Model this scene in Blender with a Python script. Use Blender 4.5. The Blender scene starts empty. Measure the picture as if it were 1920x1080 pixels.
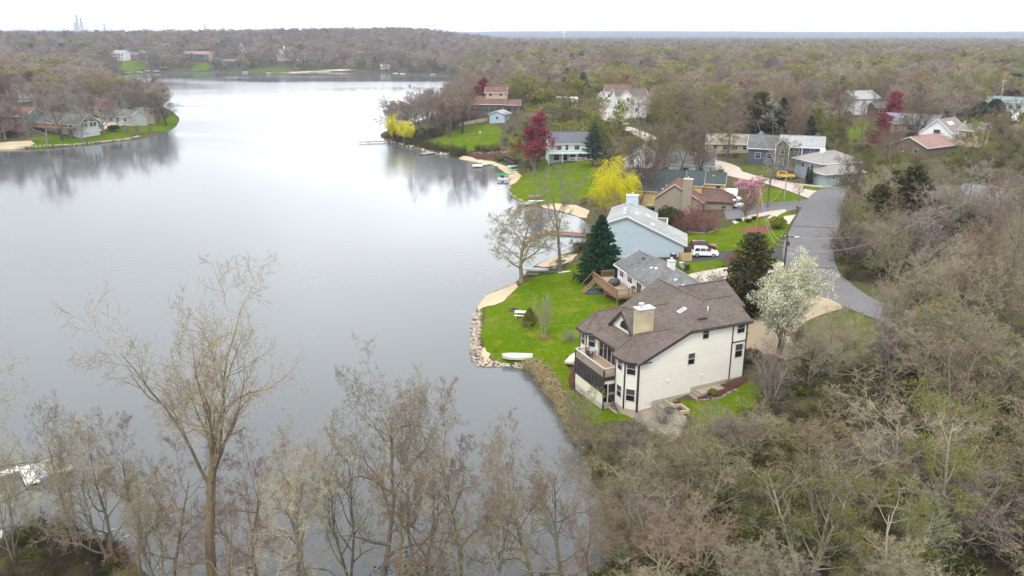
import bpy, bmesh, math, random
import numpy as np
from mathutils import Vector, Matrix
from mathutils.geometry import delaunay_2d_cdt

# ------------------------------------------------------------------ camera, sky, sun, exposure
SC = bpy.context.scene
CAM_H, PITCH, FPX = 40.0, math.radians(17.8), 1478.0
cam_d = bpy.data.cameras.new('camera')
cam_d.sensor_width = 36.0
cam_d.lens = 36.0*FPX/1920.0
cam_d.clip_start = 0.5
cam_d.clip_end = 30000
cam = bpy.data.objects.new('camera', cam_d)
SC.collection.objects.link(cam)
cam.location = (0, 0, CAM_H)
cam.rotation_euler = (math.pi/2-PITCH, 0, 0)
SC.camera = cam

CLOUD_SHIFT = (9.0, 9.0, 9.0)  # cloud noise shifted to put brighter unseen sky where the mid lake mirrors it
SUN_EL, SUN_AZ = 52.0, 200.0      # degrees; azimuth clockwise from +Y (high sun behind the camera, veiled by cloud)
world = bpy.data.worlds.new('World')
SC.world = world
world.use_nodes = True
wn, wl = world.node_tree.nodes, world.node_tree.links
wn.clear()
w_out = wn.new('ShaderNodeOutputWorld')
w_bg = wn.new('ShaderNodeBackground')
w_bg.inputs['Strength'].default_value = 0.15
w_sky = wn.new('ShaderNodeTexSky')
w_sky.sky_type = 'NISHITA'
w_sky.sun_disc = False
w_sky.sun_elevation = math.radians(SUN_EL)
w_sky.sun_rotation = math.radians(SUN_AZ)
w_sky.air_density = 1.0
w_sky.dust_density = 2.5
w_hsv = wn.new('ShaderNodeHueSaturation')
w_hsv.inputs['Saturation'].default_value = 0.55
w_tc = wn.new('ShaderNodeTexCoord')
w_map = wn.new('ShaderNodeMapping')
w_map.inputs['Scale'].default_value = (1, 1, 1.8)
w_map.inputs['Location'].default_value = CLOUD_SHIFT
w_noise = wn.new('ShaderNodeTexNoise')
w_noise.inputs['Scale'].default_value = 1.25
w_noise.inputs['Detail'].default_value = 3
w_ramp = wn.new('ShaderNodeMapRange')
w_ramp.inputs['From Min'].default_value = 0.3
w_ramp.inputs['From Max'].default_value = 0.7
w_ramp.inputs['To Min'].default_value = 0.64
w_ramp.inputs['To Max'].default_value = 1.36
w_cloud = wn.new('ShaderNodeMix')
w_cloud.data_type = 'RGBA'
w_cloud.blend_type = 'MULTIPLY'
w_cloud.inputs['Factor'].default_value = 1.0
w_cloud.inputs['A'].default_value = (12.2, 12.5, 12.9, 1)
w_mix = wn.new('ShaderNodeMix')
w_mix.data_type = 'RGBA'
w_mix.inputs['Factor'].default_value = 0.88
wl.new(w_sky.outputs['Color'], w_hsv.inputs['Color'])
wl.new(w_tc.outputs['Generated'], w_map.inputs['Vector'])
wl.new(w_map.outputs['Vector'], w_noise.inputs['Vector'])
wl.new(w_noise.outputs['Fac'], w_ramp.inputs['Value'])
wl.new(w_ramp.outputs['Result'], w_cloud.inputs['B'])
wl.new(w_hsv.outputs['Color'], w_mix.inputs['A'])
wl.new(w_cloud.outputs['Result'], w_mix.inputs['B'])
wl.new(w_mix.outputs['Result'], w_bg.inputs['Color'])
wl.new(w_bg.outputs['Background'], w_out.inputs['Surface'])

sun_d = bpy.data.lights.new('sun', 'SUN')
sun_d.energy = 1.5
sun_d.angle = math.radians(14)
sun_d.color = (1.0, 0.95, 0.88)
sun = bpy.data.objects.new('sun', sun_d)
SC.collection.objects.link(sun)
_a, _e = math.radians(SUN_AZ), math.radians(SUN_EL)
sdir = Vector((math.sin(_a)*math.cos(_e), math.cos(_a)*math.cos(_e), math.sin(_e)))
sun.rotation_euler = sdir.to_track_quat('Z', 'Y').to_euler()
sun.location = (0, 0, 200)

SC.view_settings.view_transform = 'Standard'
SC.view_settings.look = 'None'
SC.view_settings.exposure = 0.42
SC.view_settings.gamma = 1.0
SC.view_settings.use_curve_mapping = False
SC.cycles.max_bounces = 5
SC.cycles.diffuse_bounces = 2
SC.cycles.glossy_bounces = 3
SC.cycles.transmission_bounces = 3
SC.cycles.volume_bounces = 0
SC.cycles.use_denoising = True
SC.cycles.denoising_prefilter = 'ACCURATE'
SC.cycles.sample_clamp_indirect = 4.0

rng = np.random.default_rng(7)
random.seed(7)

# ------------------------------------------------------------------ where things stand (survey helpers)
_c, _s = math.cos(PITCH), math.sin(PITCH)
def ray(px, py):
    u = (px-960)/FPX; v = (py-540)/FPX
    return np.array([u, _c-v*_s, -_s-v*_c])
def atz(px, py, z=0.0):
    d = ray(px, py)
    return np.array([0, 0, CAM_H])+d*((z-CAM_H)/d[2])
def proj(p):
    x, y, z = p[0], p[1], p[2]-CAM_H
    zc = y*_c-z*_s
    yc = y*_s+z*_c
    return 960+FPX*x/zc, 540-FPX*yc/zc, zc

SHORE_PX = [(-1500,1300),(-500,1060),(-60,1015),(0,1008),(60,992),(130,985),(195,1015),(250,1055),(290,1090),(420,1112),(620,1100),(820,1105),
 (1000,1100),(1120,1085),(1150,1030),(1142,975),(1120,920),(1096,868),(1072,812),(1045,765),(1020,728),(1000,703),(985,692),(955,684),(930,685),(905,687),
 (889,675),(886,650),(890,620),(892,590),(895,573),(912,553),(940,541),(966,531),(978,519),(1000,499),(1022,489),(1048,479),(1078,471),
 (1095,456),(1112,442),(1108,424),(1090,409),(1072,402),(1050,397),(1020,390),(986,381),(962,372),(953,363),(955,354),(962,345),(955,336),(946,325),(932,312),(895,305),
 (860,297),(838,292),(815,288),(792,283),(770,277),(747,272),(733,268),(722,262),(714,257),(713,252),(722,246),(745,240),(775,231),
 (820,214),(856,190),(880,168),(872,151),(846,143),(800,140),(770,139),(719,136),(645,135),(584,135),(540,136.5),(508,139.5),(470,137.5),(440,135.5),(400,135),(363,135),
 (310,136),(267,138),(232,140),(218,147),(228,162),(268,183),(315,204),(330,215),(336,222),(333,234),(316,247),(282,258),(240,263),(200,268),
 (130,275),(60,280),(0,280),(-80,284),(-300,300),(-900,420),(-1500,520)]
SHORE = np.array([atz(x, y)[:2] for x, y in SHORE_PX])
def _smooth_closed(P, n=3):
    for _ in range(n):
        Q = np.roll(P, -1, 0)
        P = np.stack([P*.75+Q*.25, P*.25+Q*.75], 1).reshape(-1, 2)
    return P
SHORE_S = _smooth_closed(SHORE, 2)
def seg_dist(P, A, B):
    """min distance of points P (n,2) to the segments A-B (m,2)"""
    out = np.full(len(P), 1e12)
    for a, b in zip(A, B):
        d = b-a
        L = d@d+1e-12
        t = np.clip(((P-a)@d)/L, 0, 1)
        q = P-a-t[:, None]*d
        np.minimum(out, (q*q).sum(1), out=out)
    return np.sqrt(out)
def inside(P, poly):
    x, y = P[:, 0], P[:, 1]
    c = np.zeros(len(P), bool)
    n = len(poly)
    for i in range(n):
        x1, y1 = poly[i]; x2, y2 = poly[i-1]
        m = ((y1 > y) != (y2 > y))
        if m.any():
            t = (y[m]-y1)/(y2-y1)
            c[m] ^= x[m] < x1+t*(x2-x1)
    return c
def shore_sd(P):
    d = seg_dist(P, SHORE_S, np.roll(SHORE_S, -1, 0))
    return np.where(inside(P, SHORE_S), -d, d)
def sstep(a, b, x):
    t = np.clip((x-a)/(b-a), 0, 1)
    return t*t*(3-2*t)
def vnoise(x, y, s, seed=0):
    x = x/s+seed*17.3; y = y/s-seed*9.1
    return (np.sin(x*1.7+1.3*np.sin(y*1.1+seed))+np.sin(y*1.9+1.7*np.sin(x*0.9))+np.sin((x+y)*1.3+seed*2.2))/3
HILL_C = [atz(905, 215, 8)[:2], atz(1750, 250, 8)[:2]]
def height(P):
    P = np.asarray(P, float).reshape(-1, 2)
    d = shore_sd(P)
    x, y = P[:, 0], P[:, 1]
    r = np.hypot(x, y)
    az = np.degrees(np.arctan2(x, y))
    land = np.where(d > 0, np.minimum(d*0.22, .28)+4.9*(1-np.exp(-np.maximum(d, 0)/30)), 0)
    dl = np.clip(d/60, 0, 1)
    left = sstep(2, -8, az)
    hill = left*30*sstep(820, 1500, r)*(.85+.25*vnoise(x, y, 260, 1))
    hill += (1-left)*(9*sstep(170, 700, r)+10*sstep(1200, 2600, r)*0)*(.9+.2*vnoise(x, y, 170, 2))
    hill += left*6*sstep(310, 520, r)*(1-sstep(700, 900, r))
    back = sstep(4200, 7500, r)*(53+9*vnoise(x, y, 1700, 3))-left*26*sstep(1900, 3200, r)
    far = back*(.5+.5*sstep(4200, 5200, r)) if False else back
    b1 = 5.5*np.exp(-((x-HILL_C[0][0])**2+(y-HILL_C[0][1])**2)/(2*38**2))
    b2 = 7.0*np.exp(-((x-HILL_C[1][0])**2+(y-HILL_C[1][1])**2)/(2*70**2))
    pad = .95*np.exp(-((x-24.5)**2+(y-84)**2)/(2*13**2))*np.clip(d/7, 0, 1)
    z = land+dl*(hill+far+b1+b2)+dl*.25*vnoise(x, y, 23, 4)+pad
    return np.where(d > 0, z, -np.minimum(.25*-d, 2.5))
_hc = {}
def hz(x, y):
    k = (round(float(x), 2), round(float(y), 2))
    if k not in _hc:
        _hc[k] = float(height([[x, y]])[0])
    return _hc[k]
def gp(px, py):
    """the ground point seen at photo position px,py"""
    d = ray(px, py)
    o = np.array([0, 0, CAM_H])
    t0 = (58-CAM_H if d[2] > 0 else 0)
    t0 = max(5.0, (30 if d[2] > -.06 else 16)/-min(d[2], -1e-4)*.72) if d[2] > -.25 else 5.0
    t = np.linspace(max(t0*.5, 5.0), CAM_H/max(-d[2], .004)*1.02, 70)
    Q = o+t[:, None]*d
    h = height(Q[:, :2])
    below = np.nonzero(Q[:, 2] < h)[0]
    if len(below) == 0:
        return Vector(Q[-1])
    i = below[0]
    lo, hi = t[max(i-1, 0)], t[i]
    for _ in range(3):
        tt = np.linspace(lo, hi, 12)
        q = o+tt[:, None]*d
        j = np.nonzero(q[:, 2] < height(q[:, :2]))[0]
        j = j[0] if len(j) else 11
        lo, hi = tt[max(j-1, 0)], tt[j]
    q = o+(lo+hi)/2*d
    return Vector(q)

# ------------------------------------------------------------------ scene book-keeping
COL = SC.collection
def props(o, label=None, cat=None, group=None, kind=None):
    if label: o['label'] = label
    if cat: o['category'] = cat
    if group: o['group'] = group
    if kind: o['kind'] = kind
    return o
def thing(name, label, cat, loc=(0, 0, 0), rz=0.0, group=None):
    o = bpy.data.objects.new(name, None)
    o.empty_display_size = .3
    COL.objects.link(o)
    o.location = loc
    o.rotation_euler = (0, 0, rz)
    return props(o, label, cat, group)
def obj(name, mesh, parent=None, loc=None, rz=None):
    o = bpy.data.objects.new(name, mesh)
    COL.objects.link(o)
    if parent is not None: o.parent = parent
    if loc is not None: o.location = loc
    if rz is not None: o.rotation_euler = (0, 0, rz)
    return o
def dup(root, loc=None, rz=None, label=None, group=None, scale=None):
    r = root.copy(); COL.objects.link(r)
    if loc is not None: r.location = loc
    if rz is not None: r.rotation_euler = (0, 0, rz)
    if scale is not None: r.scale = scale
    if label: r['label'] = label
    if group: r['group'] = group
    for ch in root.children:
        c = ch.copy(); COL.objects.link(c); c.parent = r
        for g in ch.children:
            d = g.copy(); COL.objects.link(d); d.parent = c
    return r

class MB:
    """collects faces into one mesh; every face gets planar UVs in metres (u along the level line, v up the face)"""
    def __init__(s):
        s.v = []; s.f = []; s.m = []
    def face(s, pts, mi=0):
        b = len(s.v)
        s.v += [tuple(float(c) for c in p) for p in pts]
        s.f.append(list(range(b, b+len(pts)))); s.m.append(mi)
        return s
    def poly(s, verts, faces, mi=0):
        b = len(s.v)
        s.v += [tuple(float(c) for c in p) for p in verts]
        for f in faces:
            s.f.append([b+i for i in f]); s.m.append(mi)
        return s
    def box(s, c, d, rz=0, mi=0, M=None):
        x, y, z = d[0]/2, d[1]/2, d[2]/2
        vs = [Vector((i*x, j*y, k*z)) for k in (-1, 1) for i, j in ((-1,-1),(1,-1),(1,1),(-1,1))]
        R = Matrix.Rotation(rz, 3, 'Z') if M is None else M
        vs = [R@v+Vector(c) for v in vs]
        return s.poly(vs, [(3,2,1,0),(4,5,6,7),(0,1,5,4),(1,2,6,5),(2,3,7,6),(3,0,4,7)], mi)
    def box2(s, a, b, mi=0):
        return s.box([(p+q)/2 for p, q in zip(a, b)], [abs(q-p) for p, q in zip(a, b)], 0, mi)
    def prism(s, poly, z0, z1, mi=0):
        n = len(poly)
        vs = [(p[0], p[1], z0) for p in poly]+[(p[0], p[1], z1) for p in poly]
        return s.poly(vs, [tuple(range(n-1, -1, -1)), tuple(range(n, 2*n))]+[(i, (i+1) % n, n+(i+1) % n, n+i) for i in range(n)], mi)
    def slab(s, pts, t, mi=0):
        """a thick plate: polygon pts (3D) pushed down by t along -z"""
        n = len(pts)
        vs = [tuple(p) for p in pts]+[(p[0], p[1], p[2]-t) for p in pts]
        return s.poly(vs, [tuple(range(n)), tuple(range(2*n-1, n-1, -1))]+[((i+1) % n, i, n+i, n+(i+1) % n) for i in range(n)], mi)
    def tube(s, path, r, k=6, mi=0, cap=True):
        path = [Vector(p) for p in path]
        n = len(path)
        rs = r if hasattr(r, '__len__') else [r]*n
        vs = []
        for i, p in enumerate(path):
            t = (path[min(i+1, n-1)]-path[max(i-1, 0)]).normalized()
            up = Vector((0, 0, 1)) if abs(t.z) < .9 else Vector((1, 0, 0))
            a = t.cross(up).normalized(); b = t.cross(a).normalized()
            vs += [p+(a*math.cos(2*math.pi*j/k)+b*math.sin(2*math.pi*j/k))*rs[i] for j in range(k)]
        fs = [(i*k+j, i*k+(j+1) % k, (i+1)*k+(j+1) % k, (i+1)*k+j) for i in range(n-1) for j in range(k)]
        if cap: fs += [tuple(range(k-1, -1, -1)), tuple(range((n-1)*k, n*k))]
        return s.poly(vs, fs, mi)
    def lathe(s, prof, c=(0, 0, 0), k=12, mi=0):
        vs = [(c[0]+r*math.cos(2*math.pi*j/k), c[1]+r*math.sin(2*math.pi*j/k), c[2]+z) for r, z in prof for j in range(k)]
        n = len(prof)
        fs = [(i*k+j, i*k+(j+1) % k, (i+1)*k+(j+1) % k, (i+1)*k+j) for i in range(n-1) for j in range(k)]
        fs += [tuple(range(k-1, -1, -1)), tuple(range((n-1)*k, n*k))]
        return s.poly(vs, fs, mi)
    def mesh(s, name, mats, smooth=False):
        me = bpy.data.meshes.new(name)
        me.from_pydata(s.v, [], s.f)
        for m in (mats if isinstance(mats, (list, tuple)) else [mats]): me.materials.append(m)
        me.polygons.foreach_set('material_index', s.m)
        uv = me.uv_layers.new(name='UVMap')
        co = s.v
        buf = np.zeros(len(me.loops)*2, np.float32)
        for p in me.polygons:
            n = p.normal
            u = Vector((-n.y, n.x, 0))
            u = u.normalized() if u.length > 1e-3 else Vector((1, 0, 0))
            v = n.cross(u)
            for li, vi in zip(p.loop_indices, p.vertices):
                q = Vector(co[vi])
                buf[2*li] = q.dot(u); buf[2*li+1] = q.dot(v)
        uv.data.foreach_set('uv', buf)
        if smooth: me.polygons.foreach_set('use_smooth', [True]*len(me.polygons))
        me.update()
        return me
    def build(s, name, mats, parent=None, loc=None, rz=None, smooth=False):
        return obj(name, s.mesh(name, mats, smooth), parent, loc, rz)

def np_mesh(name, V, F, mats, mi=None, smooth=False):
    """fast mesh from arrays; F is (n,3) or (n,4)"""
    me = bpy.data.meshes.new(name)
    V = np.asarray(V, np.float32); F = np.asarray(F, np.int32)
    me.vertices.add(len(V)); me.vertices.foreach_set('co', V.ravel())
    k = F.shape[1]
    me.loops.add(F.size); me.loops.foreach_set('vertex_index', F.ravel())
    me.polygons.add(len(F))
    me.polygons.foreach_set('loop_start', np.arange(0, F.size, k, dtype=np.int32))
    for m in (mats if isinstance(mats, (list, tuple)) else [mats]): me.materials.append(m)
    if mi is not None: me.polygons.foreach_set('material_index', np.asarray(mi, np.int32))
    me.polygons.foreach_set('use_smooth', np.full(len(F), smooth))
    me.update(calc_edges=True)
    return me

# ------------------------------------------------------------------ materials
MATS = {}
def lin(c):
    return tuple(((x/255)/12.92 if x/255 <= .04045 else ((x/255+.055)/1.055)**2.4) for x in c)
def mat(name, col, rough=.8, var=.25, scale=4.0, bump=0.0, bscale=None, obj_var=0.0, spec=.3, metal=0.0, col2=None, uv=None, stretch=None, hue=0.0):
    """plain surface with grain. uv: None | 'siding' | 'shingle' | 'board'"""
    if name in MATS: return MATS[name]
    m = bpy.data.materials.new(name); MATS[name] = m
    m.use_nodes = True
    N, L = m.node_tree.nodes, m.node_tree.links
    b = N['Principled BSDF']
    b.inputs['Roughness'].default_value = rough
    b.inputs['Specular IOR Level'].default_value = spec if rough < .78 else spec*.15
    b.inputs['Metallic'].default_value = metal
    tc = N.new('ShaderNodeTexCoord')
    vec = tc.outputs['Object']
    if stretch:
        mp = N.new('ShaderNodeMapping'); mp.inputs['Scale'].default_value = stretch
        L.new(vec, mp.inputs['Vector']); vec = mp.outputs['Vector']
    n1 = N.new('ShaderNodeTexNoise'); n1.inputs['Scale'].default_value = scale; n1.inputs['Detail'].default_value = 6; n1.inputs['Roughness'].default_value = .65
    L.new(vec, n1.inputs['Vector'])
    n2 = N.new('ShaderNodeTexNoise'); n2.inputs['Scale'].default_value = scale*.11; n2.inputs['Detail'].default_value = 3
    L.new(vec, n2.inputs['Vector'])
    add = N.new('ShaderNodeMath'); add.operation = 'ADD'
    L.new(n1.outputs['Fac'], add.inputs[0]); L.new(n2.outputs['Fac'], add.inputs[1])
    fac = add.outputs[0]
    hgt = n1.outputs['Fac']
    if uv == 'shingle':
        br = N.new('ShaderNodeTexBrick')
        br.inputs['Scale'].default_value = 1.0
        br.inputs['Brick Width'].default_value = .33; br.inputs['Row Height'].default_value = .145
        br.inputs['Mortar Size'].default_value = .012; br.inputs['Bias'].default_value = 0
        br.inputs['Color1'].default_value = (0, 0, 0, 1); br.inputs['Color2'].default_value = (1, 1, 1, 1); br.inputs['Mortar'].default_value = (.1, .1, .1, 1)
        L.new(tc.outputs['UV'], br.inputs['Vector'])
        a2 = N.new('ShaderNodeMath'); a2.operation = 'MULTIPLY_ADD'; a2.inputs[1].default_value = .55
        L.new(br.outputs['Color'], a2.inputs[0]); L.new(fac, a2.inputs[2])
        a3 = N.new('ShaderNodeMath'); a3.operation = 'ADD'; a3.inputs[1].default_value = -.27
        L.new(a2.outputs[0], a3.inputs[0]); fac = a3.outputs[0]
        sp = N.new('ShaderNodeSeparateXYZ'); L.new(tc.outputs['UV'], sp.inputs[0])
        md = N.new('ShaderNodeMath'); md.operation = 'FRACT'
        dv = N.new('ShaderNodeMath'); dv.operation = 'DIVIDE'; dv.inputs[1].default_value = -.145
        L.new(sp.outputs['Y'], dv.inputs[0]); L.new(dv.outputs[0], md.inputs[0]); hgt = md.outputs[0]
    elif uv in ('siding', 'board', 'batten'):
        sp = N.new('ShaderNodeSeparateXYZ'); L.new(tc.outputs['UV'], sp.inputs[0])
        dv = N.new('ShaderNodeMath'); dv.operation = 'DIVIDE'; dv.inputs[1].default_value = -.16 if uv == 'siding' else .14
        L.new(sp.outputs['Y' if uv == 'siding' else 'X'], dv.inputs[0])
        md = N.new('ShaderNodeMath'); md.operation = 'FRACT'; L.new(dv.outputs[0], md.inputs[0]); hgt = md.outputs[0]
        fl = N.new('ShaderNodeMath'); fl.operation = 'FLOOR'; L.new(dv.outputs[0], fl.inputs[0])
        wn_ = N.new('ShaderNodeTexWhiteNoise'); wn_.noise_dimensions = '1D'; L.new(fl.outputs[0], wn_.inputs['W'])
        a2 = N.new('ShaderNodeMath'); a2.operation = 'MULTIPLY_ADD'; a2.inputs[1].default_value = .5
        L.new(wn_.outputs['Value'], a2.inputs[0]); L.new(fac, a2.inputs[2])
        a3 = N.new('ShaderNodeMath'); a3.operation = 'ADD'; a3.inputs[1].default_value = -.25
        L.new(a2.outputs[0], a3.inputs[0]); fac = a3.outputs[0]
    mr = N.new('ShaderNodeMapRange'); mr.inputs['From Min'].default_value = .55; mr.inputs['From Max'].default_value = 1.45
    L.new(fac, mr.inputs['Value'])
    mx = N.new('ShaderNodeMix'); mx.data_type = 'RGBA'
    c2 = col2 if col2 else tuple(min(1, c*(1+var)) for c in col)
    c1 = col if col2 else tuple(c*(1-var) for c in col)
    mx.inputs['A'].default_value = (*c1, 1); mx.inputs['B'].default_value = (*c2, 1)
    L.new(mr.outputs['Result'], mx.inputs['Factor'])
    cout = mx.outputs['Result']
    if obj_var or hue:
        oi = N.new('ShaderNodeObjectInfo')
        hs = N.new('ShaderNodeHueSaturation')
        r1 = N.new('ShaderNodeMapRange'); r1.inputs['To Min'].default_value = 1-obj_var; r1.inputs['To Max'].default_value = 1+obj_var
        L.new(oi.outputs['Random'], r1.inputs['Value']); L.new(r1.outputs['Result'], hs.inputs['Value'])
        if hue:
            w2 = N.new('ShaderNodeTexWhiteNoise'); w2.noise_dimensions = '1D'; L.new(oi.outputs['Random'], w2.inputs['W'])
            r2 = N.new('ShaderNodeMapRange'); r2.inputs['To Min'].default_value = .5-hue; r2.inputs['To Max'].default_value = .5+hue
            L.new(w2.outputs['Value'], r2.inputs['Value']); L.new(r2.outputs['Result'], hs.inputs['Hue'])
        L.new(cout, hs.inputs['Color']); cout = hs.outputs['Color']
    L.new(cout, b.inputs['Base Color'])
    if bump:
        bp = N.new('ShaderNodeBump'); bp.inputs['Strength'].default_value = bump; bp.inputs['Distance'].default_value = .03
        L.new(hgt, bp.inputs['Height']); L.new(bp.outputs['Normal'], b.inputs['Normal'])
    return m
def glass(name='window_glass', col=(.012, .014, .016)):
    return mat(name, col, rough=.06, var=.2, scale=.7, spec=.6)
# ------------------------------------------------------------------ ground, lake, hills
def grass_mat(name, c1, c2, c3):
    m = bpy.data.materials.new(name); MATS[name] = m
    m.use_nodes = True
    N, L = m.node_tree.nodes, m.node_tree.links
    b = N['Principled BSDF']; b.inputs['Roughness'].default_value = .95; b.inputs['Specular IOR Level'].default_value = 0.0
    tc = N.new('ShaderNodeTexCoord')
    def noise(s, d=5):
        n = N.new('ShaderNodeTexNoise'); n.inputs['Scale'].default_value = s; n.inputs['Detail'].default_value = d
        n.inputs['Roughness'].default_value = .65
        L.new(tc.outputs['Object'], n.inputs['Vector']); return n.outputs['Fac']
    def ramp(f, a, z):
        r = N.new('ShaderNodeMapRange'); r.inputs['From Min'].default_value = a; r.inputs['From Max'].default_value = z
        L.new(f, r.inputs['Value']); return r.outputs['Result']
    def mix(f, a, c):
        x = N.new('ShaderNodeMix'); x.data_type = 'RGBA'
        L.new(f, x.inputs['Factor'])
        for s, v in (('A', a), ('B', c)):
            if isinstance(v, tuple): x.inputs[s].default_value = (*v, 1)
            else: L.new(v, x.inputs[s])
        return x.outputs['Result']
    k = mix(ramp(noise(.13), .35, .65), c1, c2)
    k = mix(ramp(noise(.35, 6), .50, .66), k, c3)
    k = mix(ramp(noise(.045, 4), .45, .7), k, tuple(.5*a+.5*c for a, c in zip(c2, c3)))
    k = mix(ramp(noise(2.2, 7), .42, .85), k, tuple(c*.5 for c in c1))
    k = mix(ramp(noise(1.1, 6), .58, .75), k, tuple(c*1.25 for c in c3))
    L.new(k, b.inputs['Base Color'])
    bp = N.new('ShaderNodeBump'); bp.inputs['Strength'].default_value = .6; bp.inputs['Distance'].default_value = .08
    L.new(noise(7, 6), bp.inputs['Height']); L.new(bp.outputs['Normal'], b.inputs['Normal'])
    return m
M_LAWN = grass_mat('lawn_grass', (.088, .142, .0015), (.058, .112, .0015), (.150, .155, .022))
M_ROUGH = grass_mat('rough_grass', (.088, .11, .022), (.065, .095, .016), (.13, .115, .05))
M_LITTER = grass_mat('leaf_litter', (.088, .072, .045), (.062, .075, .022), (.125, .10, .06))  # litter browns, lowered to put the shade beneath the trees into the colour
M_SAND = mat('beach_sand', (.42, .335, .225), .95, .15, 2.5, .3)
M_CONC = mat('pale_concrete', (.43, .38, .31), .9, .12, 1.6, .1)
M_TANDRIVE = mat('tan_aggregate', (.33, .265, .18), .95, .16, 2.0, .1)
M_STREET = mat('pale_street', (.41, .35, .30), .9, .13, .8, .1)
M_ASPH = mat('worn_asphalt', (.142, .138, .138), .92, .16, 1.2, .15)
M_DARKASPH = mat('dark_asphalt', (.06, .06, .066), .9, .2, 1.5, .15)
M_MULCH = mat('dark_mulch', (.075, .036, .026), 1, .45, 6, .5)
M_REDMULCH = mat('red_mulch', (.16, .07, .05), 1, .4, 6, .5)
M_PATIO = mat('patio_stone', (.26, .225, .175), .95, .25, 2.5, .3)

def build_ground():
    th = np.concatenate([np.arange(-180, -44, 4.0), np.arange(-44, 44.01, .27), np.arange(48, 180, 4.0)])
    th = np.radians(th)
    rr = [6.0]
    while rr[-1] < 12500: rr.append(rr[-1]*1.017+.02)
    rr = np.array(rr)
    T, R = np.meshgrid(th, rr)
    x, y = np.sin(T)*R, np.cos(T)*R
    P = np.stack([x.ravel(), y.ravel()], 1)
    z = height(P)
    # out of the mesh's own way: ground under the camera
    V = np.column_stack([P, z])
    n, m = len(rr), len(th)
    i = np.arange(n-1)[:, None]; j = np.arange(m)[None, :]
    a = i*m+j; b_ = i*m+(j+1) % m; c = (i+1)*m+(j+1) % m; d = (i+1)*m+j
    F = np.stack([a, d, c, b_], -1).reshape(-1, 4)
    V = np.vstack([V, [[0, 0, height([[0, 0.]])[0]]]])
    me = np_mesh('ground', V, F, [M_LITTER], smooth=True)
    o = obj('ground', me)
    props(o, 'brown leaf litter and rough ground of the wooded lake shore', None, None, 'structure')
    # close the small hole under the camera
    bm = bmesh.new(); bm.from_mesh(me); bm.verts.ensure_lookup_table()
    cv = bm.verts[len(V)-1]
    for k in range(m):
        try: bm.faces.new((cv, bm.verts[k], bm.verts[(k+1) % m]))
        except ValueError: pass
    bm.to_mesh(me); bm.free()
build_ground()

def water_mat():
    m = bpy.data.materials.new('lake_water'); MATS['lake_water'] = m
    m.use_nodes = True
    N, L = m.node_tree.nodes, m.node_tree.links
    b = N['Principled BSDF']
    b.inputs['Base Color'].default_value = (.080, .087, .090, 1)
    b.inputs['Roughness'].default_value = .04
    b.inputs['IOR'].default_value = 1.43
    b.inputs['Specular IOR Level'].default_value = .5
    tc = N.new('ShaderNodeTexCoord')
    def noise(s, d, stretch=(1, 1, 1), dist=0):
        mp = N.new('ShaderNodeMapping'); mp.inputs['Scale'].default_value = stretch
        mp.inputs['Rotation'].default_value = (0, 0, .35)
        L.new(tc.outputs['Object'], mp.inputs['Vector'])
        n = N.new('ShaderNodeTexNoise'); n.inputs['Scale'].default_value = s; n.inputs['Detail'].default_value = d
        n.inputs['Distortion'].default_value = dist
        L.new(mp.outputs['Vector'], n.inputs['Vector']); return n.outputs['Fac']
    # wind patches: smooth water and rippled water
    r = N.new('ShaderNodeMapRange'); r.interpolation_type = 'SMOOTHSTEP'
    r.inputs['From Min'].default_value = .42; r.inputs['From Max'].default_value = .62
    r.inputs['To Min'].default_value = .08; r.inputs['To Max'].default_value = .6
    L.new(noise(.007, 3, (.6, 1.4, 1), .6), r.inputs['Value'])
    bp = N.new('ShaderNodeBump'); bp.inputs['Distance'].default_value = .06
    ad = N.new('ShaderNodeMath'); ad.operation = 'MULTIPLY_ADD'; ad.inputs[1].default_value = .5
    L.new(noise(1.5, 3, (1, 1.6, 1)), ad.inputs[0]); L.new(noise(.45, 3, (1, 1.8, 1)), ad.inputs[2])
    L.new(ad.outputs[0], bp.inputs['Height']); L.new(r.outputs['Result'], bp.inputs['Strength'])
    L.new(bp.outputs['Normal'], b.inputs['Normal'])
    r2 = N.new('ShaderNodeMapRange'); r2.inputs['From Min'].default_value = .1; r2.inputs['From Max'].default_value = .8
    r2.inputs['To Min'].default_value = .08; r2.inputs['To Max'].default_value = .22
    L.new(r.outputs['Result'], r2.inputs['Value']); L.new(r2.outputs['Result'], b.inputs['Roughness'])
    return m
def build_lake():
    w = SHORE_S
    lo, hi = w.min(0)-6, w.max(0)+6
    mb = MB().face([(lo[0], lo[1], 0), (hi[0], lo[1], 0), (hi[0], hi[1], 0), (lo[0], hi[1], 0)])
    props(mb.build('lake_water', water_mat()), 'calm grey lake reflecting the overcast sky', None, None, 'structure')
build_lake()

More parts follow.
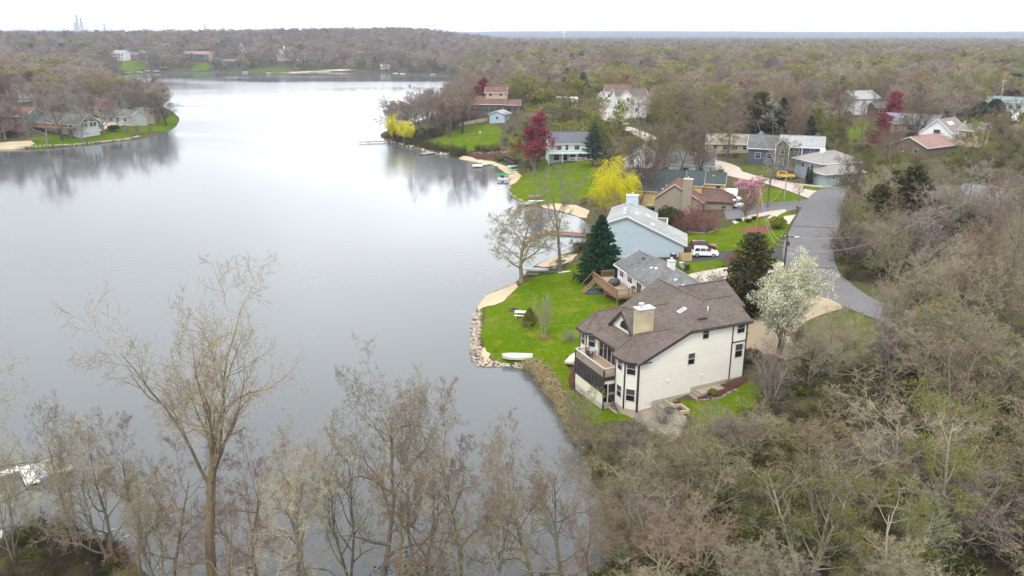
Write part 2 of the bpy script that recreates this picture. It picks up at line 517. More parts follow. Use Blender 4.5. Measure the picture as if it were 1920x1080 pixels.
CLEAR = []       # world polygons where no tree may stand
def resample(P, step, jit=0.0):
    out = []
    for i in range(len(P)):
        a, b = np.array(P[i]), np.array(P[(i+1) % len(P)])
        n = max(1, int(np.linalg.norm(b-a)/step))
        for k in range(n):
            q = a+(b-a)*k/n
            if jit and k: q = q+rng.normal(0, jit, 2)
            out.append(q)
    return np.array(out)
def sheet(name, label, px, m, dz=.05, step=1.2, jit=0.0, smooth=0, world_pts=False, clear=True, cat=None, kind='structure', grid=None):
    P = np.array(px, float) if world_pts else np.array([gp(*q)[:2] for q in px])
    if smooth: P = _smooth_closed(P, smooth)
    if clear: CLEAR.append(P)
    E_ = resample(P, step, jit)
    lo, hi = P.min(0), P.max(0)
    g = grid or max(step, math.sqrt((hi[0]-lo[0])*(hi[1]-lo[1])/2500))
    gx, gy = np.meshgrid(np.arange(lo[0]+g*.37, hi[0], g), np.arange(lo[1]+g*.41, hi[1], g))
    G = np.stack([gx.ravel(), gy.ravel()], 1)
    if len(G):
        G = G[inside(G, P)]
        if len(G): G = G[seg_dist(G, P, np.roll(P, -1, 0)) > g*.35]
    A = np.vstack([E_, G]) if len(G) else E_
    n = len(E_)
    r = delaunay_2d_cdt([Vector(p) for p in A], [(i, (i+1) % n) for i in range(n)], [list(range(n))], 1, 1e-4)
    V2 = np.array([tuple(v) for v in r[0]])
    z = height(V2)+dz
    F = [f for f in r[2] if len(f) == 3]
    me = np_mesh(name, np.column_stack([V2, z]), F, m, smooth=True)
    o = obj(name, me)
    if me.polygons and me.polygons[0].normal.z < 0: me.flip_normals()
    return props(o, label, cat, None, kind)

sheet('lawn', 'bright green waterside lawn in front of the big cream house', [(898,592),(903,577),(930,574),(950,560),(962,545),(975,538),(990,526),(1020,514),(1055,505),(1085,492),(1100,470),(1120,455),
      (1155,470),(1175,505),(1170,545),(1200,560),(1190,620),(1200,690),(1200,760),(1180,790),(1100,795),(1062,770),(1045,752),(1025,725),(1002,697),(988,686),(955,680),(932,681),(918,668),(907,655),(903,630)], M_LAWN, .04, 1.0, .12)
sheet('lawn', 'side lawn below the long siding wall of the cream house', [(1262,752),(1300,750),(1330,752),(1372,738),(1400,716),(1420,712),(1445,732),(1400,775),(1350,795),(1310,800),(1285,775)], M_LAWN, .04, 1.0, .12)
sheet('lawn', 'lawn between the light blue house and the taupe house', [(1285,455),(1297,432),(1330,432),(1362,428),(1395,412),(1440,409),(1468,396),(1486,402),(1476,432),(1462,447),(1440,470),(1392,476),(1350,470),(1310,470)], M_LAWN, .04, 1.0, .1)
sheet('lawn', 'grass strip between the parked cars and the pale driveway', [(1262,490),(1300,491),(1352,487),(1360,497),(1330,508),(1292,514),(1262,503)], M_LAWN, .04, 1.0, .1)
sheet('lawn', 'corner lawn with the steel pole beside the street', [(1375,372),(1440,352),(1470,357),(1512,374),(1500,380),(1440,384),(1380,388)], M_LAWN, .05, 1.2, .1)
sheet('lawn', 'lakeside lawn behind the red dock', [(960,372),(956,362),(957,352),(968,340),(980,328),(1010,312),(1060,305),(1105,300),(1118,320),(1115,365),(1075,382),(1025,384),(990,378)], M_LAWN, .06, 1.5, .15)
sheet('lawn', 'sloping lawn below the red-brown roofed house on the point', [(800,279),(815,262),(850,246),(885,236),(925,232),(942,245),(935,265),(905,280),(880,284),(858,290),(830,286)], M_LAWN, .08, 2, .2)
sheet('lawn', 'lawn with big oaks on the left peninsula', [(34,277),(80,266),(50,262),(110,252),(190,247),(235,238),(280,228),(330,218),(334,228),(330,238),(312,248),(285,248),(250,252),(238,260),(200,266),(130,274),(70,279)], M_LAWN, .1, 2.5, .2)
sheet('lawn', 'far shore lawn below the white two-storey house', [(212,130),(222,118),(240,112),(262,120),(275,130),(250,136)], M_LAWN, .2, 8, .5)
sheet('lawn', 'far shore lawn below the long dark brown house', [(358,133),(362,124),(385,117),(394,122),(388,132)], M_LAWN, .2, 6, .5)
sheet('lawn', 'far shore park lawn beside the pale beach', [(450,135),(470,129),(510,128),(540,127),(556,130),(545,134),(508,137.5),(470,136)], M_ROUGH, .2, 8, .5)
sheet('lawn', 'hillside lawn right of the house with skylights', [(1765,290),(1790,278),(1815,262),(1800,247),(1830,222),(1870,207),(1912,198),(1960,190),(1960,232),(1915,240),(1880,250),(1850,262),(1815,282)], M_LAWN, .1, 3, .2)
sheet('lawn', 'sloping lawn below the white house with a porch', [(1592,245),(1600,228),(1612,218),(1630,222),(1628,240),(1610,258),(1590,262)], M_LAWN, .1, 3, .2)
sheet('lawn', 'dull green lawn inside the curve of the tan driveway', [(1490,632),(1500,612),(1530,596),(1572,585),(1610,588),(1650,604),(1660,630),(1640,665),(1590,690),(1540,672),(1505,655)], M_ROUGH, .04, 1.2, .15)
sheet('lawn', 'rough grass round the red maple and the deck house', [(975,300),(958,283),(950,262),(975,245),(1020,240),(1060,232),(1110,240),(1120,270),(1115,298),(1060,303),(1010,310)], M_ROUGH, .05, 2, .2, clear=False)
sheet('lawn', 'rough grass on the slope above the hip roofed house', [(1590,330),(1600,300),(1580,275),(1600,250),(1660,235),(1720,245),(1735,285),(1690,310),(1650,345),(1612,350)], M_ROUGH, .05, 3, .3, clear=False)
sheet('lawn', 'green verge beside the far street', [(1200,268),(1235,260),(1290,285),(1330,303),(1300,312),(1270,300),(1225,285)], M_ROUGH, .08, 2, .1, clear=False)
sheet('lawn', 'grass triangle inside the street junction', [(1385,312),(1430,306),(1452,322),(1450,334),(1420,330),(1392,322)], M_ROUGH, .08, 2, .1)
sheet('lawn', 'grass in front of the blue-grey hip roofed house', [(1505,348),(1540,352),(1600,347),(1606,352),(1585,356),(1530,358),(1505,354)], M_LAWN, .06, 2, .1)

sheet('beach', 'tan sand beach on the point of the bright lawn', [(894,592),(895,575),(911,555),(940,543),(968,531),(972,538),(958,552),(944,566),(927,573),(904,578)], M_SAND, .09, .8, .08)
sheet('beach', 'pale stone pad inside the boulder edge', [(903,655),(909,652),(912,660),(920,664),(916,672),(926,680),(908,684),(900,676)], M_SAND, .09, .7, .06)
sheet('beach', 'sand beach beside the tall tree and the aluminium rack', [(1003,500),(1018,492),(1045,481),(1083,477),(1072,490),(1052,498),(1020,502)], M_SAND, .09, .8, .08)
sheet('beach', 'sand strip behind the wooden dock', [(1012,386),(1040,382),(1080,385),(1105,395),(1100,410),(1070,401),(1045,395),(1022,391)], M_SAND, .09, 1, .08)
sheet('beach', 'curved sand beach with kayaks', [(860,298),(872,290),(880,284),(878,292),(895,300),(925,303),(950,312),(968,322),(978,330),(968,343),(957,348),(957,337),(948,325),(932,312),(895,305)], M_SAND, .09, 1, .08)
sheet('beach', 'sand beach on the left peninsula shore', [(-40,283),(-30,270),(20,266),(58,264),(66,270),(45,279),(0,281)], M_SAND, .12, 2, .1)
sheet('beach', 'pale sand beach on the far shore', [(508,138.5),(545,135),(580,133.4),(620,134),(620,135),(584,135),(540,136.5)], M_SAND, .25, 8, .2)

sheet('road', 'grey asphalt road curving past the houses', [(1514,372),(1500,395),(1487,420),(1471,450),(1466,478),(1476,505),(1502,531),(1541,555),(1590,579),(1640,599),(1690,613),(1760,626),(1850,640),(1930,640),(1930,612),(1850,608),(1770,594),(1705,583),(1660,570),(1628,556),(1600,537),(1576,515),(1563,490),(1562,460),(1573,430),(1577,400),(1580,375),(1592,352),(1560,349),(1530,358)], M_ASPH, .07, 1.5, 0, 1)
sheet('street', 'pale concrete street leading between the far houses', [(1592,351),(1558,366),(1520,374),(1490,362),(1452,349),(1420,340),(1385,335),(1340,322),(1322,312),(1290,302),(1260,288),(1230,275),(1200,258),(1172,243),(1150,238),(1160,233),(1190,240),(1215,250),(1240,262),(1275,280),(1305,294),(1345,300),(1385,312),(1400,325),(1450,337),(1500,345),(1560,349)], M_STREET, .05, 1.5, 0, 1)
sheet('driveway', 'tan driveway winding up to the cream house', [(1398,604),(1440,588),(1488,563),(1520,556),(1543,556),(1588,577),(1560,585),(1528,595),(1500,611),(1489,630),(1492,645),(1522,660),(1500,668),(1468,676),(1448,664),(1420,668),(1396,668)], M_TANDRIVE, .08, 1, 0, 1)
sheet('driveway', 'pale slab driveway behind the grey roofed ranch house', [(1285,520),(1292,514),(1330,507),(1370,500),(1400,500),(1470,492),(1475,504),(1430,516),(1380,522),(1335,530),(1305,532)], M_CONC, .06, 1)
sheet('driveway', 'dark driveway under the two parked SUVs', [(1290,476),(1330,470),(1395,474),(1468,470),(1466,486),(1400,490),(1350,487),(1300,492)], M_DARKASPH, .055, 1)
sheet('driveway', 'grey driveway beside the taupe house', [(1355,388),(1400,381),(1450,380),(1516,374),(1505,388),(1478,397),(1440,400),(1385,412),(1362,412)], M_ASPH, .06, 1.2)
sheet('path', 'pale yellow path along the taupe house driveway', [(1372,416),(1400,406),(1440,397),(1472,393),(1475,397),(1462,403),(1452,411),(1438,410),(1446,403),(1400,412),(1378,421)], M_CONC, .09, .8)
sheet('path', 'pale slab beside the asphalt road', [(1463,418),(1470,406),(1492,403),(1480,421)], M_CONC, .09, .8)
sheet('driveway', 'pale driveway on the left peninsula', [(165,243),(200,228),(240,226),(245,232),(210,240),(185,247)], M_CONC, .12, 2)
sheet('street', 'pale lane among houses on the left peninsula', [(0,200),(20,194),(60,208),(120,222),(200,222),(210,228),(120,230),(60,222),(0,212)], M_STREET, .12, 2)
sheet('driveway', 'pale lane behind the mid peninsula', [(1088,205),(1120,190),(1150,205),(1175,225),(1150,232),(1120,222)], M_STREET, .1, 2)
sheet('path', 'pale path on the far beach', [(590,132),(640,130),(672,131),(640,133.5)], M_CONC, .3, 8)

sheet('mud_bank', 'brown muddy near bank strewn with leaves', [(-120,1100),(-60,1022),(0,1012),(62,996),(130,990),(190,1018),(245,1058),(290,1098),(200,1140),(0,1140)], grass_mat('mud_and_weeds', (.085,.066,.042), (.06,.075,.02), (.13,.10,.06)), .07, .8, .1, clear=False)
sheet('mulch_bed', 'dark mulch bed under the young birch', [(1022,636),(1012,634),(1009,631),(1013,628),(1022,627),(1031,628),(1035,631),(1032,634)], M_REDMULCH, .08, .5, .02, 1)
sheet('mulch_bed', 'mulch bed round the deck corner', [(1062,668),(1075,672),(1082,700),(1078,728),(1100,755),(1090,748),(1068,728),(1064,712),(1072,700),(1060,682)], M_MULCH, .08, .6, .03)
sheet('mulch_bed', 'curved mulch bed beside the side steps', [(1298,742),(1320,735),(1345,724),(1390,712),(1400,706),(1402,716),(1380,730),(1352,745),(1325,751),(1305,750)], M_MULCH, .08, .6, .03)
sheet('mulch_bed', 'mulch bed behind the timber patio edging', [(1250,757),(1275,752),(1291,770),(1286,779),(1275,772),(1262,766)], M_MULCH, .08, .6, .03)
sheet('mulch_bed', 'mulch bed with boulders on the point', [(868,292),(880,284),(925,280),(960,280),(972,290),(960,300),(930,300),(895,297)], M_MULCH, .1, 1.2, .05)
sheet('mulch_bed', 'mulch bed under the plum trees', [(1285,428),(1290,415),(1330,412),(1342,430),(1325,437),(1300,436)], M_MULCH, .09, 1, .05)
sheet('mulch_bed', 'brown bed at the foot of the wooden pole', [(1382,436),(1400,427),(1430,423),(1448,430),(1440,438),(1405,440)], M_REDMULCH, .09, 1, .05)
sheet('patio', 'stone patio below the timber edging', [(1147,770),(1160,762),(1195,776),(1222,760),(1250,757),(1290,785),(1280,812),(1262,830),(1240,828),(1210,800),(1180,782)], M_PATIO, .07, .8, .04)

for a, b, w, lab in (((1466,502),(1566,503),.9,'dark patched seam across the asphalt road by the lamp pole'),((1488,424),(1570,428),.7,'thin dark seam across the asphalt road further up'),((1520,541),(1570,508),.5,'slanting crack in the asphalt at the bend')):
    sheet('road_seam', lab, [a,b,(b[0],b[1]+w*1.6),(a[0],a[1]+w*1.6)], M_DARKASPH, .085, 1.5, .04)
haze_m = bpy.data.materials.new('thin_haze'); haze_m.use_nodes = True
_N, _L = haze_m.node_tree.nodes, haze_m.node_tree.links
_N.remove(_N['Principled BSDF'])
_v = _N.new('ShaderNodeVolumePrincipled')
_v.inputs['Color'].default_value = (.66, .77, 1.0, 1)
_v.inputs['Density'].default_value = .00014
_v.inputs['Anisotropy'].default_value = .2
_L.new(_v.outputs['Volume'], _N['Material Output'].inputs['Volume'])
def build_haze():
    mb = MB().box((0, 0, 55), (27000, 27000, 120))
    props(mb.build('haze', haze_m), 'thin pale haze over the lake and far woods', None, None, 'stuff')
build_haze()
# ------------------------------------------------------------------ houses
M_CREAM = mat('cream_siding', (.68, .655, .585), .7, .06, .8, .5, uv='siding')
M_CREAMTRIM = mat('cream_trim', (.57, .53, .45), .7, .06, 1)
M_DARKTRIM = mat('dark_brown_trim', (.045, .033, .028), .6, .25, 3)
M_BROWNROOF = mat('brown_shingles', (.128, .105, .092), .95, .3, 1.6, .55, uv='shingle')
M_CAP = mat('ridge_caps', (.135, .108, .092), .95, .2, 3)
M_FOUND = mat('tan_foundation', (.42, .36, .25), .95, .15, 1.5, .2)
M_STONE = mat('pebble_stucco', (.42, .36, .24), .95, .5, 7, .8)
M_WHITE = mat('white_paint', (.68, .67, .65), .6, .06, 1.2)
M_METAL = mat('galvanised_metal', (.45, .47, .48), .35, .15, 2, spec=.5)
M_GLASS = glass()
M_BLIND = mat('blind_behind_glass', (.055,.065,.07), .12, .3, 3, spec=.6, stretch=(1,1,12))
M_DECK = mat('weathered_decking', (.33, .25, .18), .9, .2, 2, .5, uv='board')
M_CEDAR = mat('cedar_wood', (.23,.145,.085), .85, .25, 2.5, .2)
M_GREYWOOD = mat('grey_wood', (.30, .26, .22), .9, .25, 2.2, .3)
M_STEEL = mat('dark_metal', (.05, .05, .055), .5, .2, 3)

def hframe(name, label, cat, az, px=None, z=None, loc=None, group=None):
    o = atz(px[0], px[1], z) if loc is None else loc
    t = thing(name, label, cat, (o[0], o[1], o[2]), -math.radians(az), group)
    a = math.radians(az)
    G = np.array([math.cos(a), -math.sin(a), 0]); R = np.array([math.sin(a), math.cos(a), 0])
    corners = []
    t['_o'] = [float(c) for c in o]
    return t
def to_world(t, x, y, z=0):
    rz = t.rotation_euler[2]
    return (t.location[0]+x*math.cos(rz)-y*math.sin(rz), t.location[1]+x*math.sin(rz)+y*math.cos(rz), t.location[2]+z)
def clear_rect(t, x0, x1, y0, y1, pad=1.5):
    CLEAR.append(np.array([to_world(t, x, y)[:2] for x, y in ((x0-pad, y0-pad), (x1+pad, y0-pad), (x1+pad, y1+pad), (x0-pad, y1+pad))]))

def window(t, p0, p1, h0, h1, t0=0., t1=1., frame=M_WHITE, pane=M_GLASS, name='window', mull=0, bar=.07, split=True, out=None):
    """window on the vertical wall from plan point p0 to p1 (outside is on the right hand side when walking p0->p1)"""
    p0, p1 = Vector((*p0, 0)), Vector((*p1, 0))
    d = (p1-p0); L = d.length; u = d/L
    n = Vector((u.y, -u.x, 0))
    M = Matrix((u, n, Vector((0, 0, 1)))).transposed()
    a, b = t0*L, t1*L
    mb = MB()
    cz = (h0+h1)/2
    def bx(m, ua, ub, za, zb, na, nb):
        m.box(p0+u*(ua+ub)/2+n*(na+nb)/2+Vector((0, 0, (za+zb)/2)), (ub-ua, nb-na, zb-za), 0, 0, M)
    bx(mb, a-bar, b+bar, h0-bar, h0, -.02, .06); bx(mb, a-bar, b+bar, h1, h1+bar, -.02, .06)
    bx(mb, a-bar, a, h0, h1, -.02, .055); bx(mb, b, b+bar, h0, h1, -.02, .055)
    for k in range(mull):
        q = a+(b-a)*(k+1)/(mull+1)
        bx(mb, q-.03, q+.03, h0, h1, -.02, .05)
    if split: bx(mb, a, b, cz-.02, cz+.02, -.02, .045)
    w = mb.build(name, frame, t)
    if split and pane is M_GLASS:
        mp = MB(); bx(mp, a+.002, b-.002, cz+.02, h1-.002, -.015, .012); mp.build('pane', M_BLIND, w)
        mp = MB(); bx(mp, a+.002, b-.002, h0+.002, cz-.02, -.015, .012); mp.build('pane', pane, w)
    else:
        mp = MB(); bx(mp, a+.002, b-.002, h0+.002, h1-.002, -.015, .012)
        mp.build('pane', pane, w)
    return w
def wall_prism(mb, plan, z0, z1, mi=0):
    n = len(plan)
    for i in range(n):
        a, b = plan[i], plan[(i+1) % n]
        mb.face([(a[0], a[1], z0), (b[0], b[1], z0), (b[0], b[1], z1), (a[0], a[1], z1)], mi)
def edge_board(mb, pts, w=.05, h=.2, mi=0):
    for a, b in zip(pts[:-1], pts[1:]):
        a, b = Vector(a), Vector(b)
        d = b-a; L = d.length; u = d/L
        hz_ = Vector((-u.y, u.x, 0)).normalized()
        up = u.cross(hz_); up = up if up.z > 0 else -up
        M = Matrix((u, hz_, up)).transposed()
        mb.box((a+b)/2-Vector((0, 0, h*.4)), (L+.02, w, h), 0, mi, M)
def railing(t, pts, h, mats=M_CEDAR, gap=.14, post=.1, name='railing', bal=.035, z=None, cap=None):
    """each run of railing is one part: posts, rails and balusters"""
    for a, b in zip(pts[:-1], pts[1:]):
        a, b = Vector(a), Vector(b)
        L = (b-a).length; u = (b-a)/L
        mb = MB()
        rz = math.atan2(u.y, u.x)
        n = max(1, round(L/1.8))
        for k in range(n+1):
            q = a+u*L*k/n
            mb.box(q+Vector((0, 0, h/2+.05)), (post, post, h+.1), rz)
        M = Matrix((u, Vector((-math.sin(rz), math.cos(rz), 0)), u.cross(Vector((-math.sin(rz), math.cos(rz), 0))))).transposed()
        for zz in (h-.03, .12):
            mb.box((a+b)/2+Vector((0, 0, zz)), (L, .06, .05), 0, 0, M)
        m = int(L/gap)
        for k in range(1, m):
            q = a+u*L*k/m
            mb.box(q+Vector((0, 0, h/2+.04)), (bal, bal, h-.2), rz)
        mb.build(name, mats, t)
        c = MB(); c.box((a+b)/2+Vector((0, 0, h+.12)), (L+.1, .16, .045), 0, 0, M)
        c.build('handrail', cap or mats, t)
def steps(t, x0, y0, z0, dx, dy, n, width, rise, run, m, name='stair_tread', perp=None):
    """flight going from (x0,y0,z0) along (dx,dy), climbing"""
    rz = math.atan2(dy, dx)
    u = Vector((dx, dy, 0)).normalized()
    for k in range(n):
        c = Vector((x0, y0, z0))+u*run*(k+.5)
        mb = MB().box((c.x, c.y, z0+rise*(k+.5)-.0), (run+.02, width, rise*(k*0+1)), rz)
        mb.build(name, m, t)

def build_cream_house():
    t = hframe('lake_house', 'big cream sided lake house with brown shingle roof, bay turrets and stone chimney', 'house', -24, (1193, 777), 1.8)
    clear_rect(t, -2.3, 17.5, 0, 13, 2)
    global CREAM; CREAM = t
    plan = [(0,0),(13.8,0),(13.8,4.6),(16.8,4.6),(16.8,12.4),(.5,12.4),(-.5,11.6),(-.5,10.2),(.45,8.9),(.45,4.2),(-.95,2.9),(-.95,1.1)]
    mb = MB()
    # side wall: stepped foot, raked top
    mb.face([(0,0,.35),(1.82,0,.45),(1.82,0,1.18),(6.8,0,1.23),(6.8,0,1.83),(13.8,0,1.95),(13.8,0,8.45),(6.1,0,8.5),(0,0,5.95)])
    for i in range(1, len(plan)):
        a, b = plan[i], plan[(i+1) % len(plan)]
        z0 = 2.0 if i in (1,2,3,4) else .42
        z1 = (5.9 if i == 4 else 8.4) if i in (1,2,3,4) else (6.25 if i == 8 else 5.93)
        if i in (3,): z1 = 8.0
        mb.face([(a[0],a[1],z0),(b[0],b[1],z0),(b[0],b[1],z1),(a[0],a[1],z1)])
    mb.face([(13.8,0,8.45),(13.8,4.6,9.4),(13.8,3.3,10.15)])
    mb.face([(13.8,4.6,8.4),(13.8,4.6,9.4),(13.8,0,8.45),(13.8,0,8.4)])
    mb.face([(16.8,4.6,8.4),(16.8,12.4,8.0),(16.8,8.2,10.25)])
    mb.face([(16.8,12.4,5.9),(6.2,12.4,5.9),(6.2,12.4,7.2),(10.1,12.4,9.0),(16.8,12.4,8.1)])
    mb.face([(6.2,12.4,5.9),(.5,12.4,5.9),(1,12.4,6.1),(5,12.4,6.9),(6.2,12.4,7.2)])
    mb.build('wall', M_CREAM, t)
    f = MB()
    ins = [(0.03,.03),(13.77,.03),(13.77,4.63),(16.77,4.63),(16.77,12.37),(.52,12.37),(-.47,11.58),(-.47,10.22),(.48,8.9),(.48,4.2),(-.92,2.88),(-.92,1.12)]
    f.face([(0.03,.03,-1.5),(13.8,.03,-1.5),(13.8,.03,2),(6.8,.03,1.9),(6.8,.03,1.3),(1.82,.03,1.3),(1.82,.03,.5),(0.03,.03,.5)])
    for i in range(1, len(ins)):
        a, b = ins[i], ins[(i+1) % len(ins)]
        z1 = 2.05 if i in (1,2,3,4) else .45
        f.face([(a[0],a[1],-1.8),(b[0],b[1],-1.8),(b[0],b[1],z1),(a[0],a[1],z1)])
    f.build('foundation', M_FOUND, t)
    # roof
    th = .16
    def Z(x): return 6.05+.423*x
    r = MB()
    r.slab([(-.28,10.3,Z(-.28)),(-.28,-.36,Z(-.28)),(6.1,-.36,Z(6.1)),(10.1,3.3,10.33),(10.1,12.1,10.33),(4.97,10.3,8.15)], th)
    r.slab([(6.1,-.36,8.63),(14.2,-.36,8.58),(14.2,3.3,10.33),(10.1,3.3,10.33)], th)
    r.slab([(10.1,3.3,10.32),(14.2,3.3,10.32),(14.2,5.75,9.15),(10.1,5.75,9.15)], th)
    r.slab([(9.9,5.75,9.14),(17.1,5.75,9.14),(17.1,8.2,10.42),(9.9,8.2,10.42)], th)
    r.slab([(14.22,4.3,8.42),(17.1,4.3,8.42),(17.1,5.75,9.14),(14.22,5.75,9.14)], th)
    r.slab([(9.9,8.2,10.42),(17.1,8.2,10.42),(17.1,12.8,8.1),(9.9,12.8,8.1)], th)
    r.slab([(10.1,12.1,10.3),(10.1,12.85,9.6),(5,12.85,7.0),(4.97,10.3,8.14)], th)
    T, E = (.6,2.0,8.22), (5.05,2.0,8.2)
    e = [(.12,-.4,5.95),(-1.22,.8,5.93),(-1.38,3.1,5.93),(.15,4.45,5.98)]
    r.slab([T, e[1], e[0]], th); r.slab([T, e[2], e[1]], th); r.slab([T, e[3], e[2]], th)
    r.slab([T, e[0], (1.0,-.4,6.35), E], th); r.slab([T, E, (1.2,4.4,6.5), e[3]], th)
    T2, E2 = (1.0,10.5,8.05), (4.7,10.5,8.05)
    g = [(.2,8.6,5.97),(-.95,9.95,5.93),(-.98,11.85,5.93),(.4,12.85,5.95)]
    r.slab([T2, g[1], g[0]], th); r.slab([T2, g[2], g[1]], th); r.slab([T2, g[3], g[2]], th)
    r.slab([T2, g[0], (1.2,8.6,6.5), E2], th); r.slab([T2, E2, (5,12.85,6.8), g[3]], th)
    # dormer roof
    Da, Db = (1.65,6.44,9.36), (7.75,6.44,9.32)
    r.slab([Da, (1.65,3.68,6.78), (2.1,3.68,6.78), Db], .12); r.slab([Da, Db, (2.1,9.2,6.78), (1.65,9.2,6.78)], .12)
    r.build('roof', M_BROWNROOF, t)
    cap = MB()
    for pts in ([(6.1,-.36,8.66),(10.1,3.3,10.36),(10.1,12.1,10.36)],[(10.1,3.3,10.36),(14.2,3.3,10.35)],[(10.3,8.2,10.45),(17.1,8.2,10.45)],
                [T,E],[T,e[0]],[T,e[1]],[T,e[2]],[T2,E2],[T2,g[0]],[T2,g[1]],[T2,g[2]],[Da,Db]):
        cap.tube([(p[0],p[1],p[2]+.015) for p in pts], .085, 5)
    cap.build('ridge_cap', M_CAP, t)
    fb = MB()
    for pts in ([(.1,-.39,6.0),(6.1,-.39,8.55),(14.2,-.39,8.5)],[(14.23,-.36,8.5),(14.23,3.3,10.25),(14.23,5.0,9.4)],[(17.13,4.3,8.34),(17.13,8.2,10.34),(17.13,12.8,8.0)],
                e, g, [(-.31,4.2,5.87),(-.31,8.8,5.87)],[(1.62,3.7,6.7),(1.62,6.44,9.27),(1.62,9.18,6.7)]):
        edge_board(fb, [(p[0],p[1],p[2]-.02) for p in pts], .06, .24)
    fb.build('fascia', M_DARKTRIM, t)
    MB().tube([(.15,-.45,5.9),(1.3,-.45,5.92)], .07, 6).build('gutter', M_DARKTRIM, t); MB().tube([(6.2,-.46,8.45),(14.2,-.46,8.4)], .06, 6).build('gutter', M_DARKTRIM, t)
    # soffits close the gap between eave and wall
    # corner trims and downpipes
    def trim(x, y, z0, z1, w=.16):
        MB().box((x, y, (z0+z1)/2), (w, w, z1-z0)).build('corner_board', M_DARKTRIM, t)
    trim(0,-.02,.3,5.9,.18); trim(-.95,1.1,.4,5.9,.14); trim(-.95,2.9,.4,5.9,.10); trim(11.9,-.01,1.9,8.4,.12); trim(13.8,-.01,1.9,8.4,.14); trim(-.5,10.2,3.2,5.9,.12); trim(-.5,11.6,.4,5.9,.14); trim(.45,8.9,3.2,5.9,.1)
    MB().box((12.85,-.03,6.22),(1.78,.08,.12)).build('band_board', M_DARKTRIM, t)
    # windows (walk p0->p1 with the outside on the right)
    S0, S1 = (0,0), (13.8,0)
    def side(x0, x1, h0, h1): window(t, S0, S1, h0, h1, x0/13.8, x1/13.8, M_CREAMTRIM)
    side(7.9,8.65,7.28,8.42); side(6.2,7.02,4.6,5.85); side(12.5,13.45,7.2,8.32); side(12.45,13.4,4.35,5.9)
    F2, F1 = ((-.95,1.1),(0,0)), ((-.95,2.9),(-.95,1.1))
    window(t, *F2, 4.42, 5.72, .15, .78, M_CREAMTRIM); window(t, *F2, 1.42, 2.75, .17, .8, M_CREAMTRIM)
    window(t, *F1, 4.5, 5.65, .22, .68, M_CREAMTRIM); window(t, *F1, 1.4, 2.68, .24, .70, M_CREAMTRIM)
    G2, G1 = ((-.5,10.2),(.45,8.9)), ((-.5,11.6),(-.5,10.2))
    window(t, *G2, 4.15, 5.5, .18, .7, M_CREAMTRIM); window(t, *G1, 4.1, 5.35, .2, .78, M_CREAMTRIM)
    C = ((.45,8.9),(.45,4.2))
    window(t, *C, 3.35, 5.5, .03, .78, M_CREAMTRIM, name='sliding_door', mull=3, split=False)
    MB().box((.40,4.75,4.3),(.1,.7,2.2)).build('side_panel', M_DARKTRIM, t)
    # dormer gable with its arched window
    d = MB().face([(2.0,8.85,6.85),(2.0,4.03,6.85),(2.0,6.44,9.2)]); d.build('dormer_wall', M_CREAM, t)
    arch = [(1.98, 6.3+.8*math.cos(a), 7.15+1.0*math.sin(a)) for a in np.linspace(0, math.pi, 12)]
    aw = MB(); aw.face(arch); aw.tube([(1.97,p[1],p[2]) for p in arch+[arch[0]]], .05, 5)
    w = aw.build('arched_window', M_CREAMTRIM, t)
    MB().face([(1.965,p[1],p[2]) for p in arch]).build('pane', M_GLASS, w)
    # chimney
    c = MB().box2((1.45,2.55,6.3),(3.3,3.6,10.55)); ch = c.build('chimney', M_STONE, t)
    MB().box2((1.35,2.45,10.56),(3.4,3.7,10.68)).build('chimney_cap', M_METAL, ch)
    MB().lathe([(.22,0),(.22,.38),(.3,.4),(.3,.5),(.05,.55)],(2.0,3.1,10.68),12).build('flue', M_METAL, ch)
    # roof fittings
    k = MB(); n_ = Vector((-.39,0,.92)); x0,y0 = 7.75,3.75
    vs = [(x0+dx, y0+dy, Z(x0+dx)+.1) for dx, dy in ((-.45,-.3),(.45,-.3),(.45,.3),(-.45,.3))]
    k.slab(vs, .14); sk = k.build('skylight', M_WHITE, t)
    MB().slab([(x0+dx, y0+dy, Z(x0+dx)+.13) for dx, dy in ((-.37,-.22),(.37,-.22),(.37,.22),(-.37,.22))], .05).build('pane', mat('skylight_pane',(.30,.25,.30),.1,.1,1,spec=.6), sk)
    def hipz(y): return 8.63+(y+.36)*.4645
    MB().lathe([(.07,0),(.07,.45),(.05,.5)],(9.75,1.85,hipz(1.85)-.05),8).build('vent_pipe', M_WHITE, t)
    for xx in (7.95,8.35,8.75): MB().lathe([(.16,0),(.16,.16),(.2,.18),(.02,.26)],(xx,.85,hipz(.85)-.03),8).build('roof_vent', M_DARKTRIM, t)
    for xx, zz in ((3.73,3.2),(8.12,3.05)): MB().box((xx,-.07,zz),(.2,.14,.2)).build('wall_vent', M_WHITE, t)
    # deck and screened porch
    D = (-2.1, .43, 3.35, 9.75)
    dm = MB().box2((D[0],D[2],3.05),(D[1],D[3],3.2)); dm.build('deck_floor', M_DECK, t)
    for i in range(16):
        y = D[2]+(i+.5)*(D[3]-D[2])/16
        MB().box((-.83,y,3.215),(2.5,(D[3]-D[2])/16-.02,.03)).build('deck_board', M_DECK, t)
    bm_ = MB(); bm_.box2((D[0]-.06,D[2]-.06,2.8),(D[0],D[3]+.06,3.22)); bm_.box2((D[0],D[2]-.06,2.8),(D[1],D[2],3.22)); bm_.build('rim_board', M_DARKTRIM, t)
    railing(t, [(D[1]-.3,D[2],3.2),(D[0],D[2],3.2),(D[0],D[3],3.2),(-.35,D[3],3.2)], .92, M_GREYWOOD, .13, .1, cap=mat('pale_rail',(.50,.45,.38),.8,.15,2), name='deck_railing')
